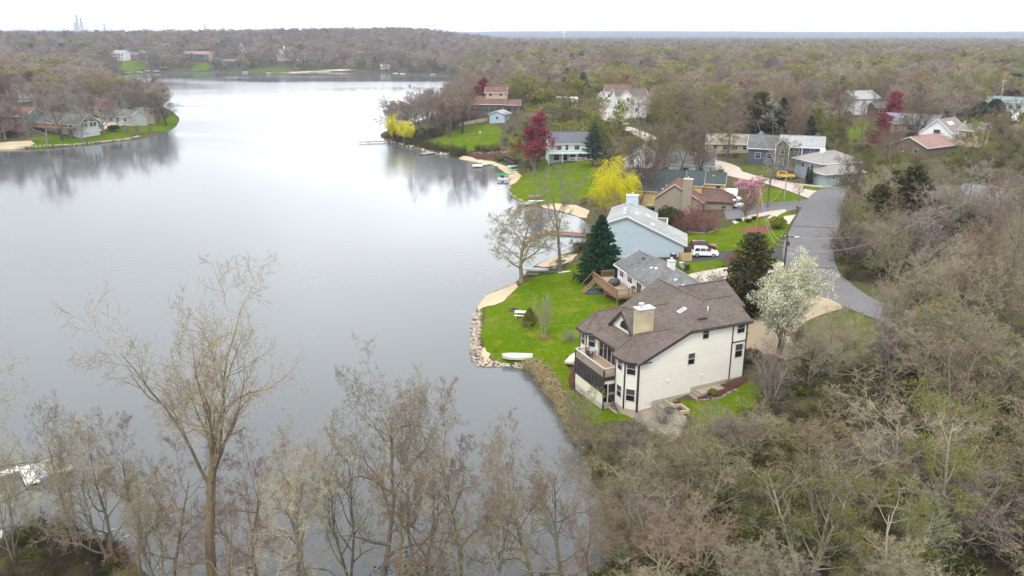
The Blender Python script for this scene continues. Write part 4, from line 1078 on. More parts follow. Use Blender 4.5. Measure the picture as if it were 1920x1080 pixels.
# left peninsula
house('green_house', 'green gabled house with red-brown roof at the left edge', (28,243), 18, [B_(b=(-14,7,0,9), e=5.6, r=8.6, w=M_GREENSID, f=M_REDROOF, ax='x')],
    [((-14,7,0,9),'front',row(5,4,20,3,1.8,1.6)),((-14,7,0,9),'right',[(4.5,3,1.2,1.3)])],
    extra=lambda t: (MB().box2((-6,-2.4,2.3),(7,-.03,2.5)).build('deck_floor', M_BRICK, t), railing(t, [(-6,-2.4,2.5),(7,-2.4,2.5)], 1, M_BRICK, .3, .15), MB().box2((-3,-2.3,-1),(6.9,-.05,2.28)).build('porch_wall', M_BRICK, t)))
def chalet(t):
    MB().box2((-16,-3.2,2.5),(8.2,-.03,2.75)).build('deck_floor', M_CEDAR, t)
    railing(t, [(-16,-3.2,2.75),(8.2,-3.2,2.75)], 1, mat('orange_cedar',(.36,.16,.07),.85,.2,2), .25, .14)
    for x in (-15.8,-9,-3,3,8): MB().box((x,-3.1,.6),(.25,.25,4)).build('deck_post', M_CEDAR, t)
    for (a, b) in ((1.2,2.2),(2.6,3.9),(5.1,6.4),(6.8,7.8)):
        window(t, (9.0,0), (9.0,9), 2.9, 4.5, a/9, b/9, M_WHITE, split=False)
    for pts in ([(9.05,1.5,4.9),(9.05,4.2,4.9),(9.05,4.2,6.4)],[(9.05,4.8,4.9),(9.05,7.5,4.9),(9.05,4.8,6.4)]):
        w = MB().tube(pts+[pts[0]], .08, 4).build('gable_window', M_WHITE, t)
        MB().face([(p[0]-.02,p[1],p[2]) for p in pts]).build('pane', M_GLASS, w)
house('chalet', 'grey chalet with white glazed gable and orange cedar deck on the left peninsula', (120,252), 24, [B_(b=(-18,9,0,9), e=4.8, r=7.8, w=mat('white_chalet_siding',(.5,.5,.5),.8,.1,1,.3,uv='siding'), f=M_GREYROOF, ax='x', ov=.9)],
    [((-18,9,0,9),'front',row(5,8,24,3,1.6,1.3)+[(5,0,1.8,2.0),(16,0,2.0,2.0),(22,-.2,2.2,2.2)])], extra=chalet)
house('grey_ranch', 'low grey ranch house behind the oaks of the left peninsula', (216,231), 22, [B_(b=(-9,9,0,9), e=3.2, r=5.6, w=M_GREYSID, f=M_GREYROOF, ax='x')], [((-9,9,0,9),'front',row(4,1,17,1,1.6,1.5))])
house('red_roof_house', 'house with long dull red roof behind the chalet', (180,214), 22, [B_(b=(-13,10,0,9), e=3.4, r=6.8, w=M_TANSID, f=M_REDROOF, ax='x')], [((-13,10,0,9),'front',row(5,1,22,1,1.6,1.5))])
house('tan_tower_house', 'tan house with a square tower near the tip of the left peninsula', (265,231), 25, [B_(b=(-2.6,2.6,0,5.2), e=6.6, r=7.8, w=M_TANSID, f=M_GREYROOF, ax='x', hip=(2,2)), B_(b=(-11,-2.62,.5,6), e=3, r=4.2, w=M_TANSID, f=M_GREYROOF, ax='x')],
    [((-2.6,2.6,0,5.2),'front',[(2.6,4.4,1.2,1.2)]),((-11,-2.62,.5,6),'front',[(4,.4,4.4,2.0)])])
for lab, px, az, f, w in (('pale grey roofed house behind the chalet lane', (38,184), 20, M_LGREYROOF, M_WSID), ('grey roofed house right of the far lane on the left', (80,184), 25, M_GREYROOF, M_GREYSID),
        ('navy roofed house deep in the left woods', (108,166), 15, mat('slate_blue_shingles',(.1,.1,.1)), M_NAVY), ('pale walled house in the woods behind the navy roof', (120,176), 30, M_LGREYROOF, M_TANSID),
        ('white house high in the left woods', (25,104), 10, M_LGREYROOF, M_WSID)):
    house('lane_house', lab, px, az, [B_(b=(-9,9,0,9), e=3.4, r=6.6, w=w, f=f, ax='x')], [((-9,9,0,9),'front',row(4,1,17,1,1.6,1.5))])
# far shore
S_ = 1.0
house('white_house', 'white two-storey house above the far shore lawn', (222,113), 15, [B_(b=(-9,9,0,10), e=8, r=11, w=M_WSID, f=M_LGREYROOF)], [((-9,9,0,10),'front',row(4,1,17,5,2,1.8)+row(4,1,17,1.2,2,1.8))])
house('red_house', 'dark red house with white wing on the far shore', (250,112), 12, [B_(b=(-8,8,0,10), e=6, r=9, w=M_BRICK, f=M_GREYROOF), B_(b=(-14,-8.02,1,9), e=6, r=8.6, w=M_WSID, f=M_LGREYROOF, ax='y')], [((-8,8,0,10),'front',row(4,1,15,3,2,1.6))])
house('small_white_house', 'small white house with pale roof right of the far red house', (267,110), -10, [B_(b=(-5,5,0,8), e=6.5, r=9.5, w=M_WSID, f=M_LGREYROOF, ax='y')], [((-5,5,0,8),'front',[(3,4,1.6,1.6),(7,4,1.6,1.6)])])
house('brown_house', 'long dark brown house with orange-brown roof above a steep far lawn', (372,114), 6, [B_(b=(-18,14,0,11), e=8, r=11, w=M_DARKSID, f=mat('rust_shingles',(.2,.2,.2))), B_(b=(14.02,18,-1,10), e=9, r=11.2, w=M_TANSID, f=M_DREDROOF)], [((-18,14,0,11),'front',row(8,1,31,4.6,2.4,2)+row(8,1,31,1,2.4,2))])
house('dark_house', 'dark flat house low on the far shore', (427,126), 4, [B_(b=(-15,11,0,10), e=7, r=9, w=M_DARKSID, f=M_GREYROOF)], [((-15,11,0,10),'front',row(6,1,25,4,2.6,1.8)+row(6,1,25,.6,2.6,1.8))])
house('a_frame_house', 'a-frame house with steep pale roof in the far woods', (454,100), -24, [B_(b=(-7,7,0,12), e=.6, r=13.5, w=M_TEAL, f=M_LGREYROOF, ax='y', ov=.6)], [((-7,7,0,12),'front',[(5,1,2,2.2),(9,1,2,2.2),(7,5,2,2.6)])])
house('cream_house', 'cream gabled house with tall chimney in the far woods', (527,111), -20, [B_(b=(-5,5,0,12), e=8, r=13, w=M_CREAM, f=M_LGREYROOF, ax='y')], [((-5,5,0,12),'front',[(3,3,1.6,1.8),(7,3,1.6,1.8)])], extra=lambda t: MB().box2((4,3,0),(5.6,5,16)).build('chimney', M_CREAM, t))
house('ranch_house', 'long low brown ranch house by the far beach', (550,120), -6, [B_(b=(-20,16,0,11), e=4, r=7.5, w=M_BROWNSID, f=mat('dull_brown_shingles',(.2,.15,.12),.95,.2,1.4,.4,uv='shingle'))], [((-20,16,0,11),'front',row(7,1,34,1.2,2.2,1.6))])
house('cottage', 'tiny white cottage behind the trees of the far inlet', (722,129), -8, [B_(b=(-5,5,0,7), e=3, r=5, w=M_WSID, f=M_LGREYROOF)], [((-7,7,0,8),'front',row(3,.5,9.5,1,1.8,1.6))])
# ------------------------------------------------------------------ vehicles
M_TYRE = mat('tyre_rubber', (.018,.018,.019), .9, .2, 8); M_RIM = mat('alloy_rim', (.45,.45,.46), .35, .1, 5, metal=.6)
M_CGLASS = mat('car_glass', (.02,.023,.028), .05, .1, 1, spec=.6); M_LAMP = mat('lamp_lens', (.7,.7,.68), .15, .05, 3, spec=.6); M_RLAMP = mat('tail_lens', (.35,.02,.02), .2, .05, 3)
def paint(n, c): return mat(n, c, .25, .04, 1.5, spec=.55)
def vehicle(name, label, cat, loc, rz, body, L=4.55, Wd=1.82, H=1.68, kind='suv', group=None, black=M_STEEL):
    t = thing(name, label, cat, loc, rz, group)
    h = L/2
    if kind == 'suv':
        low = [(-h,.42),(-h+.05,.95),(-h+.1,1.02),(h*.42,1.02),(h*.52,1.0),(h*.93,.86),(h-.02,.72),(h,.45),(h-.1,.3),(-h+.1,.3)]
        cab = [(-h+.12,1.02),(-h+.42,H-.06),(-h+.7,H),(h*.02,H),(h*.16,H-.06),(h*.5,1.0)]
    elif kind == 'jeep':
        low = [(-h,.5),(-h,1.1),(h*.18,1.1),(h*.22,1.08),(h*.96,1.02),(h,.9),(h,.5),(h-.1,.42),(-h+.1,.42)]
        cab = [(-h+.02,1.1),(-h+.08,H),(h*.08,H),(h*.2,1.1)]
    elif kind == 'van':
        low = [(-h,.42),(-h,1.2),(h*.6,1.2),(h*.92,1.05),(h,.8),(h,.45),(h-.1,.32),(-h+.1,.32)]
        cab = [(-h+.02,1.2),(-h+.1,H),(h*.38,H),(h*.66,1.2)]
    else:
        low = [(-h,.4),(-h+.05,.85),(-h+.25,.92),(h*.35,.92),(h*.9,.78),(h,.6),(h,.4),(h-.1,.28),(-h+.1,.28)]
        cab = [(-h+.35,.92),(-h*.55,H-.03),(h*.02,H),(h*.38,.92)]
    def loft(mb, prof, w0, w1, zlo, zhi, inset=0):
        vs = []
        for s in (-1, 1):
            for (x, z) in prof:
                k = (z-zlo)/(zhi-zlo)
                vs.append((x, s*(w0+(w1-w0)*max(0, min(1, k))), z))
        n = len(prof)
        mb.poly(vs, [tuple(range(n-1, -1, -1))[::-1], tuple(range(2*n-1, n-1, -1))]+[((i+1) % n, i, n+i, n+(i+1) % n) for i in range(n)])
    mb = MB(); loft(mb, low, Wd/2, Wd/2-.05, .3, 1.05); loft(mb, cab, Wd/2-.06, Wd/2-.26, 1.0, H)
    me = mb.mesh('body', body)
    bm = bmesh.new(); bm.from_mesh(me)
    bmesh.ops.remove_doubles(bm, verts=bm.verts, dist=1e-4)
    bmesh.ops.recalc_face_normals(bm, faces=bm.faces)
    bmesh.ops.bevel(bm, geom=[e for e in bm.edges if e.calc_face_angle(0) > .5], offset=.06, segments=2, affect='EDGES')
    bm.to_mesh(me); bm.free()
    obj('body', me, t)
    # glass band
    zl, zh = cab[0][1]+.05, H-.12
    xb = [p[0] for p in cab]
    for s in (-1, 1):
        n0 = 3 if kind != 'jeep' else 2
        xa, xe = xb[0]+.28, xb[-1]-.12
        for k in range(n0):
            a, b_ = xa+(xe-xa)*k/n0+.04, xa+(xe-xa)*(k+1)/n0-.04
            top = b_-.0 if k < n0-1 else b_-.42*(H-1)/.66
            ta = a+(.14 if k == 0 else 0)
            f = lambda z: (Wd/2-.06-(.20)*(z-1.0)/(H-1.0))+.015
            MB().face([(a,s*f(zl),zl),(b_,s*f(zl),zl),(top,s*f(zh),zh),(ta,s*f(zh),zh)][::s]).build('side_window', M_CGLASS, t)
    def band(x0, z0, x1, z1, nm, off):
        d = Vector((x1-x0, 0, z1-z0)).normalized(); n = Vector((d.z,0,-d.x))*off
        w0, w1 = Wd/2-.14, Wd/2-.30
        MB().face([(x0+n.x,-w0,z0+n.z),(x0+n.x,w0,z0+n.z),(x1+n.x,w1,z1+n.z),(x1+n.x,-w1,z1+n.z)]).build(nm, M_CGLASS, t)
    band(xb[-1]-.02, cab[-1][1]+.06, cab[-2][0]+.04, cab[-2][1]-.05, 'windscreen', .025)
    band(xb[0]+.02, cab[0][1]+.08, cab[1][0]-.02, cab[1][1]-.08, 'rear_window', -.025)
    for s in (-1, 1):
        MB().box((h-.05, s*(Wd/2-.28), .74), (.12,.34,.14)).build('headlight', M_LAMP, t)
        MB().box((-h+.04, s*(Wd/2-.18), .88), (.1,.2,.26)).build('tail_light', M_RLAMP, t)
        MB().box((h*.36, s*(Wd/2+.06), 1.08), (.16,.16,.13)).build('mirror', body, t)
        R = .35 if kind != 'jeep' else .4
        for x in (-h*.62, h*.62):
            ty = MB(); k = 14
            vs = [(x+R*r_*math.cos(2*math.pi*j/k), s*(Wd/2-.2+y_), R+R*r_*math.sin(2*math.pi*j/k)) for (r_, y_) in ((.62,.02),(1,0),(1,.2),(.66,.22)) for j in range(k)]
            ty.poly(vs, [(i*k+j, i*k+(j+1) % k, (i+1)*k+(j+1) % k, (i+1)*k+j) for i in range(3) for j in range(k)]+[tuple(range(k))])
            w = ty.build('tyre', M_TYRE, t)
            MB().poly([(x+R*.66*math.cos(2*math.pi*j/k), s*(Wd/2+.012), R+R*.66*math.sin(2*math.pi*j/k)) for j in range(k)]+[(x,s*(Wd/2+.0),R)], [(j,(j+1) % k,k) for j in range(k)]).build('rim', M_RIM, w)
    MB().box((0,0,.42),(L-.1,Wd-.06,.2)).build('sill', black, t)
    if kind == 'suv':
        for s in (-1, 1): MB().tube([(-h*.55,s*.62,H+.04),(0,s*.62,H+.05)], .03, 5).build('roof_rail', M_STEEL, t)
    if kind == 'jeep': MB().box((-h*.45,0,H+.01),(h*1.02,Wd-.5,.06)).build('roof_panel', M_STEEL, t)
    return t
def on(px, py, dz=.09): p = gp(px, py); return (p[0], p[1], p[2]+dz)
WHITE_P = paint('white_car_paint', (.72,.73,.74)); RED_P = paint('maroon_car_paint', (.13,.012,.02)); YEL_P = paint('yellow_car_paint', (.75,.45,.02)); BLU_P = paint('blue_car_paint', (.05,.12,.36)); GRY_P = paint('grey_car_paint', (.2,.21,.22))
azr = lambda a: math.pi/2-math.radians(a)      # heading (azimuth) -> z rotation of the +x nose
vehicle('parked_car', 'white SUV parked nearer the camera on the dark driveway', 'car', on(1321,481), azr(96), WHITE_P)
vehicle('parked_car', 'maroon SUV parked just beyond the white one', 'car', on(1317,469), azr(92), RED_P)
vehicle('parked_car', 'bright yellow off-road car with dark roof by the far street', 'car', on(1472,335), azr(100), YEL_P, 4.3, 1.85, 1.85, 'jeep')
vehicle('parked_car', 'white car nose-out behind the taupe house garage, upper of two', 'car', on(1369,377), azr(120), WHITE_P, 4.8, 1.85, 1.75)
vehicle('parked_car', 'white car nose-out beside the taupe garage, lower of two', 'car', on(1374,389), azr(118), WHITE_P, 4.8, 1.85, 1.7)
vehicle('camper_van', 'white camper van with dark front on the hillside lawn', 'van', on(1900,229,.15), azr(205), WHITE_P, 7, 2.3, 2.9, 'van')
vehicle('parked_car', 'red car at the right edge beside the teal house', 'car', on(1914,198,.15), azr(100), RED_P, 4.5, 1.8, 1.5, 'sedan')
vehicle('parked_car', 'blue car on the pale drive beside the chalet', 'car', on(180,241,.2), azr(70), BLU_P, 6.2, 2.3, 1.9, 'van')
vehicle('parked_car', 'white car parked below the tall cream house, left one', 'car', on(1166,236,.12), azr(60), WHITE_P, 4.6, 1.8, 1.5, 'sedan')
vehicle('parked_car', 'x', 'car', on(1158,241,.12), azr(75), GRY_P, 4.6, 1.8, 1.5, 'sedan')['label'] = 'grey car parked in front of the white one below the tall cream house'
vehicle('parked_car', 'white car on the left peninsula lane, left one', 'car', on(46,193,.2), azr(80), WHITE_P, 4.8, 1.85, 1.6, 'sedan')
vehicle('parked_car', 'grey car on the left peninsula lane beside the white one', 'car', on(62,192,.2), azr(80), GRY_P, 4.8, 1.85, 1.6)
vehicle('parked_car', 'grey car on the path above the far beach', 'car', on(556,130,.4), azr(80), GRY_P, 5, 1.9, 1.8)

# ------------------------------------------------------------------ docks and boats
M_WDOCK = mat('white_dock_boards', (.66,.65,.62), .8, .1, 2, .3, uv='board'); M_RDOCK = mat('faded_red_boards', (.36,.12,.09), .85, .3, 2, .3, uv='board'); M_GDOCK = mat('grey_dock_boards', (.31,.29,.25), .9, .25, 2, .4, uv='board')
def W(px, py, z=0.): return Vector(atz(px, py, z))
def plank_deck(t, a, b, w, z, m, board=.35, nm='plank', thick=.06, maxn=60, post=True):
    """a boardwalk from a to b (world), laid board by board, with side beams and posts"""
    a, b = Vector((a[0],a[1],0)), Vector((b[0],b[1],0))
    d = b-a; L = d.length; u = d/L; rz = math.atan2(u.y, u.x); n = Vector((-u.y,u.x,0))
    k = min(maxn, max(3, int(L/board)))
    shared = MB().box((0,0,0),(L/k-.025,w,thick)).mesh(nm, m)
    for i in range(k):
        o = obj(nm, shared, t); q = a+u*L*(i+.5)/k-Vector((t.location[0],t.location[1],0))
        o.location = (q.x, q.y, z-t.location[2]+(i % 3)*.006); o.rotation_euler = (0,0,rz)
    for s in (-1, 1):
        q = (a+b)/2+n*s*(w/2-.06)-Vector(t.location)
        MB().box((q.x,q.y,z-.13-0*t.location[2]),(L,.1,.18),rz).build('beam', M_GREYWOOD, t)
        if post:
            for f in np.linspace(.03,.97,max(2,int(L/3))):
                q2 = a+u*L*f+n*s*(w/2+.04)-Vector(t.location)
                MB().box((q2.x,q2.y,z-.75),(.1,.1,1.7),rz).build('post', M_GREYWOOD, t)
def dock(name, label, runs, z, m, board=.35, cat='dock', maxn=60):
    a = runs[0][0]; t = thing(name, label, cat, (a[0],a[1],0))
    for (p, q, w) in runs: plank_deck(t, p, q, w, z, m, board, maxn=maxn)
    return t
dock('red_dock', 'faded red boardwalk dock with an angled end section in the small bay', [(W(1104,443),W(1030,437),1.3),(W(1029,436),W(1008,443),1.5)], .45, M_RDOCK, .3)
t = dock('white_dock', 'white dock with a square white platform by the sand beach', [(W(940,307),W(906,311),1.3)], .5, M_WDOCK)
a, b = W(886,313), W(905,313); plank_deck(t, a, b, 3.6, .5, M_WDOCK)
q = W(901,309)-Vector(t.location)
mb = MB(); mb.box((q.x,q.y,.98),(.9,.5,.08)); mb.box((q.x,q.y+.25,1.3),(.9,.08,.6)); mb.box((q.x-.4,q.y,.75),(.08,.45,.45)); mb.box((q.x+.4,q.y,.75),(.08,.45,.45)); mb.build('bench', M_WHITE, t)
dock('wooden_dock', 'weathered wooden dock below the purple kayak', [(W(976,386),W(1017,380),2.6)], .5, M_GDOCK)
dock('tip_dock', 'thin grey dock at the tip of the wooded point', [(W(722,267),W(690,268.5),1.6),(W(690,268.5),W(674,268.8),1.0)], .6, M_GDOCK, .8)
dock('swim_raft', 'low wooden swim raft moored off the lawn point', [(W(790,291),W(822,287),2.6)], .5, M_GDOCK, .6, 'raft')
dock('pier', 'pale dock at the far shore beach', [(W(505,138.5),W(520,137.5),4)], .8, M_WDOCK, 2)
# near raft with white panel at the lower left
t = thing('raft', 'grey swim raft with a white panel at the lower left', 'raft', (W(90,890)[0],W(90,890)[1],0))
plank_deck(t, W(48,897), W(132,873), 3.4, .42, mat('bleached_boards',(.36,.34,.32),.9,.25,2,.4,uv='board'), .22, post=False)
def quad_plate(t, nm, pts, z, th, m):
    MB().slab([(p[0]-t.location[0],p[1]-t.location[1],z) for p in pts], th).build(nm, m, t)
quad_plate(t, 'white_panel', [W(36,887),W(55,880),W(78,912),W(50,918)], .52, .08, M_WHITE)
quad_plate(t, 'gangplank', [W(-6,905),W(-6,896),W(36,882),W(38,890)], .50, .1, M_WHITE)
q = W(84,905)-Vector(t.location); MB().box((q.x,q.y,.5),(.5,.35,.25),.4).build('blue_crate', paint('faded_blue',(.12,.25,.5)), t)

def hull(name, label, loc, rz, L, Wd, D, m, cat='boat', flip=False, square=False, group=None, inner=None):
    """open hull lofted from stations; flip turns it keel up"""
    t = thing(name, label, cat, loc, rz, group)
    st = np.linspace(-.5, .5, 11); prof = []
    for s in st:
        k = 1-max(0, (s-.12)/.38)**2.2 if square else 1-(abs(s)/.5)**2.4
        k = max(k, .05); sh = .12*max(0, (s-.1))**1.0
        w = Wd/2*k
        prof.append([(s*L,-w,D+sh),(s*L,-w*.88,D*.35+sh*.7),(s*L,-w*.5,.02+sh*.6),(s*L,w*.5,.02+sh*.6),(s*L,w*.88,D*.35+sh*.7),(s*L,w,D+sh)])
    if flip: prof = [[(x,y,D+.1-z) for x,y,z in r] for r in prof]
    n = 6; mb = MB()
    mb.poly([p for r in prof for p in r], [(i*n+j,i*n+j+1,(i+1)*n+j+1,(i+1)*n+j) for i in range(10) for j in range(n-1)]+[tuple(range(n)), tuple(range(10*n+n-1, 10*n-1, -1))])
    me = mb.mesh('hull', m, True)
    bm = bmesh.new(); bm.from_mesh(me); bmesh.ops.recalc_face_normals(bm, faces=bm.faces)
    bmesh.ops.solidify(bm, geom=bm.faces[:], thickness=.04); bm.to_mesh(me); bm.free()
    obj('hull', me, t)
    rim = MB(); rim.tube([r[0] for r in prof], .035, 5); rim.build('gunwale', M_METAL, t)
    rim = MB(); rim.tube([r[-1] for r in prof], .035, 5); rim.build('gunwale', M_METAL, t)
    if not flip:
        for s in (-.2,.15): MB().box((s*L,0,D*.75),(.3,Wd*.85,.04)).build('thwart', inner or M_GREYWOOD, t)
    else:
        MB().tube([(x*L,0,D+.1) for x in (-.48,-.2,.1,.4)], .03, 5).build('keel', M_METAL, t)
    return t
def kayak(name, label, loc, rz, m, L=3.2, Wd=.75, group=None):
    t = thing(name, label, 'kayak', loc, rz, group)
    st = np.linspace(-.5,.5,13); k = 8; vs = []
    for s in st:
        w = Wd/2*max(.04, 1-(abs(s)/.5)**2.2); z0 = .18+.35*(abs(s)*2)**3*.4
        vs += [(s*L, w*math.cos(2*math.pi*j/k), z0+.18*max(.2,(1-(abs(s)*2)**3))*math.sin(2*math.pi*j/k)) for j in range(k)]
    MB().poly(vs, [(i*k+j,i*k+(j+1)%k,(i+1)*k+(j+1)%k,(i+1)*k+j) for i in range(12) for j in range(k)]+[tuple(range(k-1,-1,-1)),tuple(range(12*k,13*k))]).build('hull', m, t, smooth=True)
    c = MB(); c.tube([(.45*math.cos(a),.2*math.sin(a),.36) for a in np.linspace(0,2*math.pi,13)], .035, 5); c.build('cockpit_rim', M_STEEL, t)
    MB().box((-.1,0,.3),(.5,.3,.08)).build('seat', M_STEEL, t)
    return t
al = mat('pale_green_aluminium', (.50,.52,.42), .5, .1, 1.5, spec=.4); alw = mat('dull_aluminium', (.55,.57,.58), .4, .12, 2, spec=.5)
a = gp(943,674); b = gp(997,672)
hull('overturned_boat', 'pale green flat-bottomed boat lying upside down on the lawn', ((a[0]+b[0])/2,(a[1]+b[1])/2,(a[2]+b[2])/2+.08), math.atan2(b[1]-a[1],b[0]-a[0])+math.pi, 3.9, 1.35, .55, al, flip=True, square=True)
# aluminium canoe on a rack, jon boat behind
p = gp(1000,516)
t = thing('boat_rack', 'dark rack holding an aluminium canoe beside the budding oak', 'rack', (p[0],p[1],p[2]), -.12)
for x in (-1.1,1.1):
    MB().tube([(x,-.6,0),(x,0,.75),(x,.6,0)], .05, 4).build('trestle', M_STEEL, t)
MB().tube([(-1.3,0,.78),(1.3,0,.78)], .05, 4).build('rail', M_STEEL, t)
MB().box((-.2,-.35,.3),(2.4,.5,.08)).build('shelf', M_GREYWOOD, t)
hull('canoe', 'silver aluminium canoe lying upside down on the dark rack', (p[0]+.3,p[1]+.05,p[2]+.8), -.12, 4.6, .95, .42, alw, flip=True)
p = gp(1026,513); kayak('kayak', 'dark green kayak behind the aluminium canoe', (p[0],p[1],p[2]+.05), -.2, mat('dark_green_plastic',(.03,.12,.07),.4,.1,2), 2.8)
p = gp(1040,505); MB().lathe([(.3,0),(.42,.25),(.35,.5),(.1,.62)],(0,0,0),9).build('lawn_boulder', mat('tan_rock',(.4,.33,.24),.95,.3,3,.4), None, (p[0],p[1],p[2]-.05)); props(bpy.data.objects['lawn_boulder'],'tan boulder on the grass right of the kayaks','boulder')
p = gp(1058,511); o = MB().box((0,0,.12),(2.2,.35,.16),.35).build('plank_bench', M_WHITE, None, (p[0],p[1],p[2])); props(o,'pale plank lying by the tall tree trunk','plank')
kayak('kayak', 'purple kayak on the bank above the wooden dock', on(1002,374,.7), .02, mat('purple_plastic',(.42,.08,.36),.4,.1,2), 3.6, .9)
kayak('kayak', 'white kayak resting below the purple one', on(1006,380,.25), .05, mat('white_plastic',(.66,.67,.68),.4,.08,2), 4.4, .85)
kayak('kayak', 'red kayak leaning under the cedar deck', on(1140,553,.1), 1.9, mat('red_plastic',(.45,.03,.08),.4,.1,2), 3.2, .8)
kayak('kayak', 'teal kayak in the shade under the cedar deck', on(1170,561,.1), 2.6, mat('teal_plastic',(.03,.20,.20),.4,.1,2), 3.2, .8)
kayak('kayak', 'lime green kayak on the curved beach', on(961,325,.1), .35, mat('lime_plastic',(.38,.6,.15),.4,.1,2), 4.2, .9)
kayak('kayak', 'turquoise kayak just behind the lime one', on(962,320,.1), .3, mat('turquoise_plastic',(.15,.5,.5),.4,.1,2), 4.0, .9)
hull('dinghy', 'small white dinghy on the curved beach above the kayaks', on(962,315,.1), .3, 3.0, 1.5, .6, WHITE_P, square=True)
p = on(1119,549,.05)
t = thing('covered_boat', 'blue boat under a dark cover on the lawn beside the deck', 'boat', p, .1)
mb = MB(); mb.lathe([(.01,0),(.98,.02),(1.0,.25),(.9,.42),(.45,.62),(.05,.68)],(0,0,0),14); ob = mb.build('cover', mat('dark_tarp',(.035,.04,.055),.7,.3,3,.4), t, smooth=True); ob.scale = (1.55,.8,.9)
mb = MB(); mb.lathe([(.85,0),(1.02,.16),(1.0,.2)],(0,0,0),14); ob = mb.build('hull', mat('blue_plastic',(.08,.2,.4),.4,.1,2), t); ob.scale = (1.6,.85,1)
# pontoon with green canopy
p = W(944,336); t = thing('pontoon_boat', 'small white pontoon boat with a green canopy off the beach', 'boat', (p[0],p[1],0), .03)
for s in (-1,1): MB().tube([(-1.7,s*.6,.12),(1.5,s*.6,.12),(1.8,s*.6,.3)], [.24,.24,.05], 8).build('float', WHITE_P, t)
MB().box((0,0,.42),(3.3,1.7,.1)).build('deck', M_WHITE, t)
MB().box((-.3,0,.75),(.9,.6,.6)).build('seat', M_STEEL, t)
for x in (-1.4,1.4):
    for s in (-1,1): MB().box((x,s*.7,.95),(.06,.06,1.0)).build('canopy_pole', M_METAL, t)
MB().slab([(-1.75,-.95,1.35),(1.75,-.95,1.35),(1.75,0,1.62),(-1.75,0,1.62)],.06).slab([(-1.75,0,1.62),(1.75,0,1.62),(1.75,.95,1.35),(-1.75,.95,1.35)],.06).build('canopy', mat('green_canvas',(.03,.24,.08),.8,.12,2), t)
for i, (px, py, c) in enumerate(((240,137.2,'white'),(262,136.5,'white'),(293,134.6,'white'),(276,134,'white'),(306,128,'white'),(460,136.6,'pale grey'),(504,138.2,'white'),(742,138.8,'white'),(755,139.6,'white'),(812,140.5,'white'))):
    g = on(px, py, .3); lab = ['white boat moored leftmost on the far shore','second white boat from the left on the far shore','long white boat pulled up below the far trees','small white boat between two longer ones on the far bank','white boat lying up the far bank among trees','pale boat under the far dark house','white boat moored at the left end of the far pale beach','white boat at the left of a pair under the far inlet trees','white boat at the right of a pair under the far inlet trees','white boat moored near the wooded far point'][i]
    hull('moored_boat', lab, g, random.uniform(-.3,.3), 7 if py < 138 else 5.5, 2.0, .8, WHITE_P, square=True, group='boats along the far shore')

# ------------------------------------------------------------------ lawn furniture and yard things
p = gp(977,594); t = thing('picnic_table', 'white topped picnic table on the lawn beside the cone shaped shrub', 'table', p, -.15)
for k in range(4): MB().box((0,-.33+.22*k,.76),(1.8,.2,.05)).build('table_board', M_WHITE, t)
for s in (-1,1):
    MB().box((0,s*.78,.45),(1.8,.28,.05)).build('bench_board', M_WHITE, t)
    MB().tube([(s*.65,-.75,0),(s*.65,-.2,.74)], .05, 4).build('leg', M_METAL, t); MB().tube([(s*.65,.75,0),(s*.65,.2,.74)], .05, 4).build('leg', M_METAL, t)
    MB().box((s*.65,0,.42),(.06,1.6,.08)).build('cross_brace', M_METAL, t)
p = gp(964,582); t = thing('fire_pit', 'ring of dark stones round a fire pit on the lawn', 'fire pit', p)
sm = [MB().box((0,0,0),(.34,.24,.26)).mesh('stone', mat('dark_stone',(.10,.09,.08),.95,.35,4,.4)) for _ in range(1)]
for k in range(11):
    a = 2*math.pi*k/11; o = obj('stone', sm[0], t, (.6*math.cos(a),.6*math.sin(a),.1+random.uniform(-.02,.02)), a+math.pi/2+random.uniform(-.2,.2))
MB().lathe([(.5,0),(.5,.06),(.02,.08)],(0,0,0),10).build('ash', mat('ash',(.06,.055,.05),1,.4,6), t)
p = gp(1052,492); t = thing('log_seat', 'rusty brown log bench on the small sand beach', 'bench', p, .2)
MB().tube([(-.9,0,.28),(.9,.05,.28)], .16, 7).build('log', M_CEDAR, t)
for x in (-.6,.6): MB().tube([(x,-.25,.08),(x,.25,.08)], .1, 6).build('support', M_CEDAR, t)
# deck furniture
rt = RANCH; q = to_world(rt, -1.3,-3.2,2.02); t = thing('covered_grill', 'large black covered grill table on the cedar deck', 'grill', q, rt.rotation_euler[2]+.4)
MB().lathe([(.7,0),(.72,.6),(.55,.85),(.1,.92)],(0,0,0),12).build('cover', M_STEEL, t, smooth=True).scale = (1.5,1,1)
q = to_world(rt, -.2,-7.6,2.02); t = thing('grill', 'small black kettle grill at the corner of the cedar deck', 'grill', q)
MB().lathe([(.05,.55),(.33,.7),(.36,.85),(.28,1.02),(.04,1.1)],(0,0,0),12).build('bowl', M_STEEL, t, smooth=True)
for a in (0,2.1,4.2): MB().tube([(.25*math.cos(a),.25*math.sin(a),0),(.15*math.cos(a),.15*math.sin(a),.62)], .025, 4).build('leg', M_STEEL, t)
q = to_world(CREAM, -.9,8.6,3.25); t = thing('deck_chair', 'grey chair on the upper deck of the cream house', 'chair', q, .6)
MB().box((0,0,.42),(.55,.5,.06)).build('seat', M_STEEL, t); MB().box((-.27,0,.72),(.06,.5,.6)).build('backrest', M_STEEL, t)
for x in (-.22,.22):
    for y in (-.2,.2): MB().box((x,y,.2),(.05,.05,.4)).build('leg', M_STEEL, t)
q = to_world(CREAM, -.2,9.2,3.25); t = thing('deck_table', 'small round grey table on the upper deck of the cream house', 'table', q)
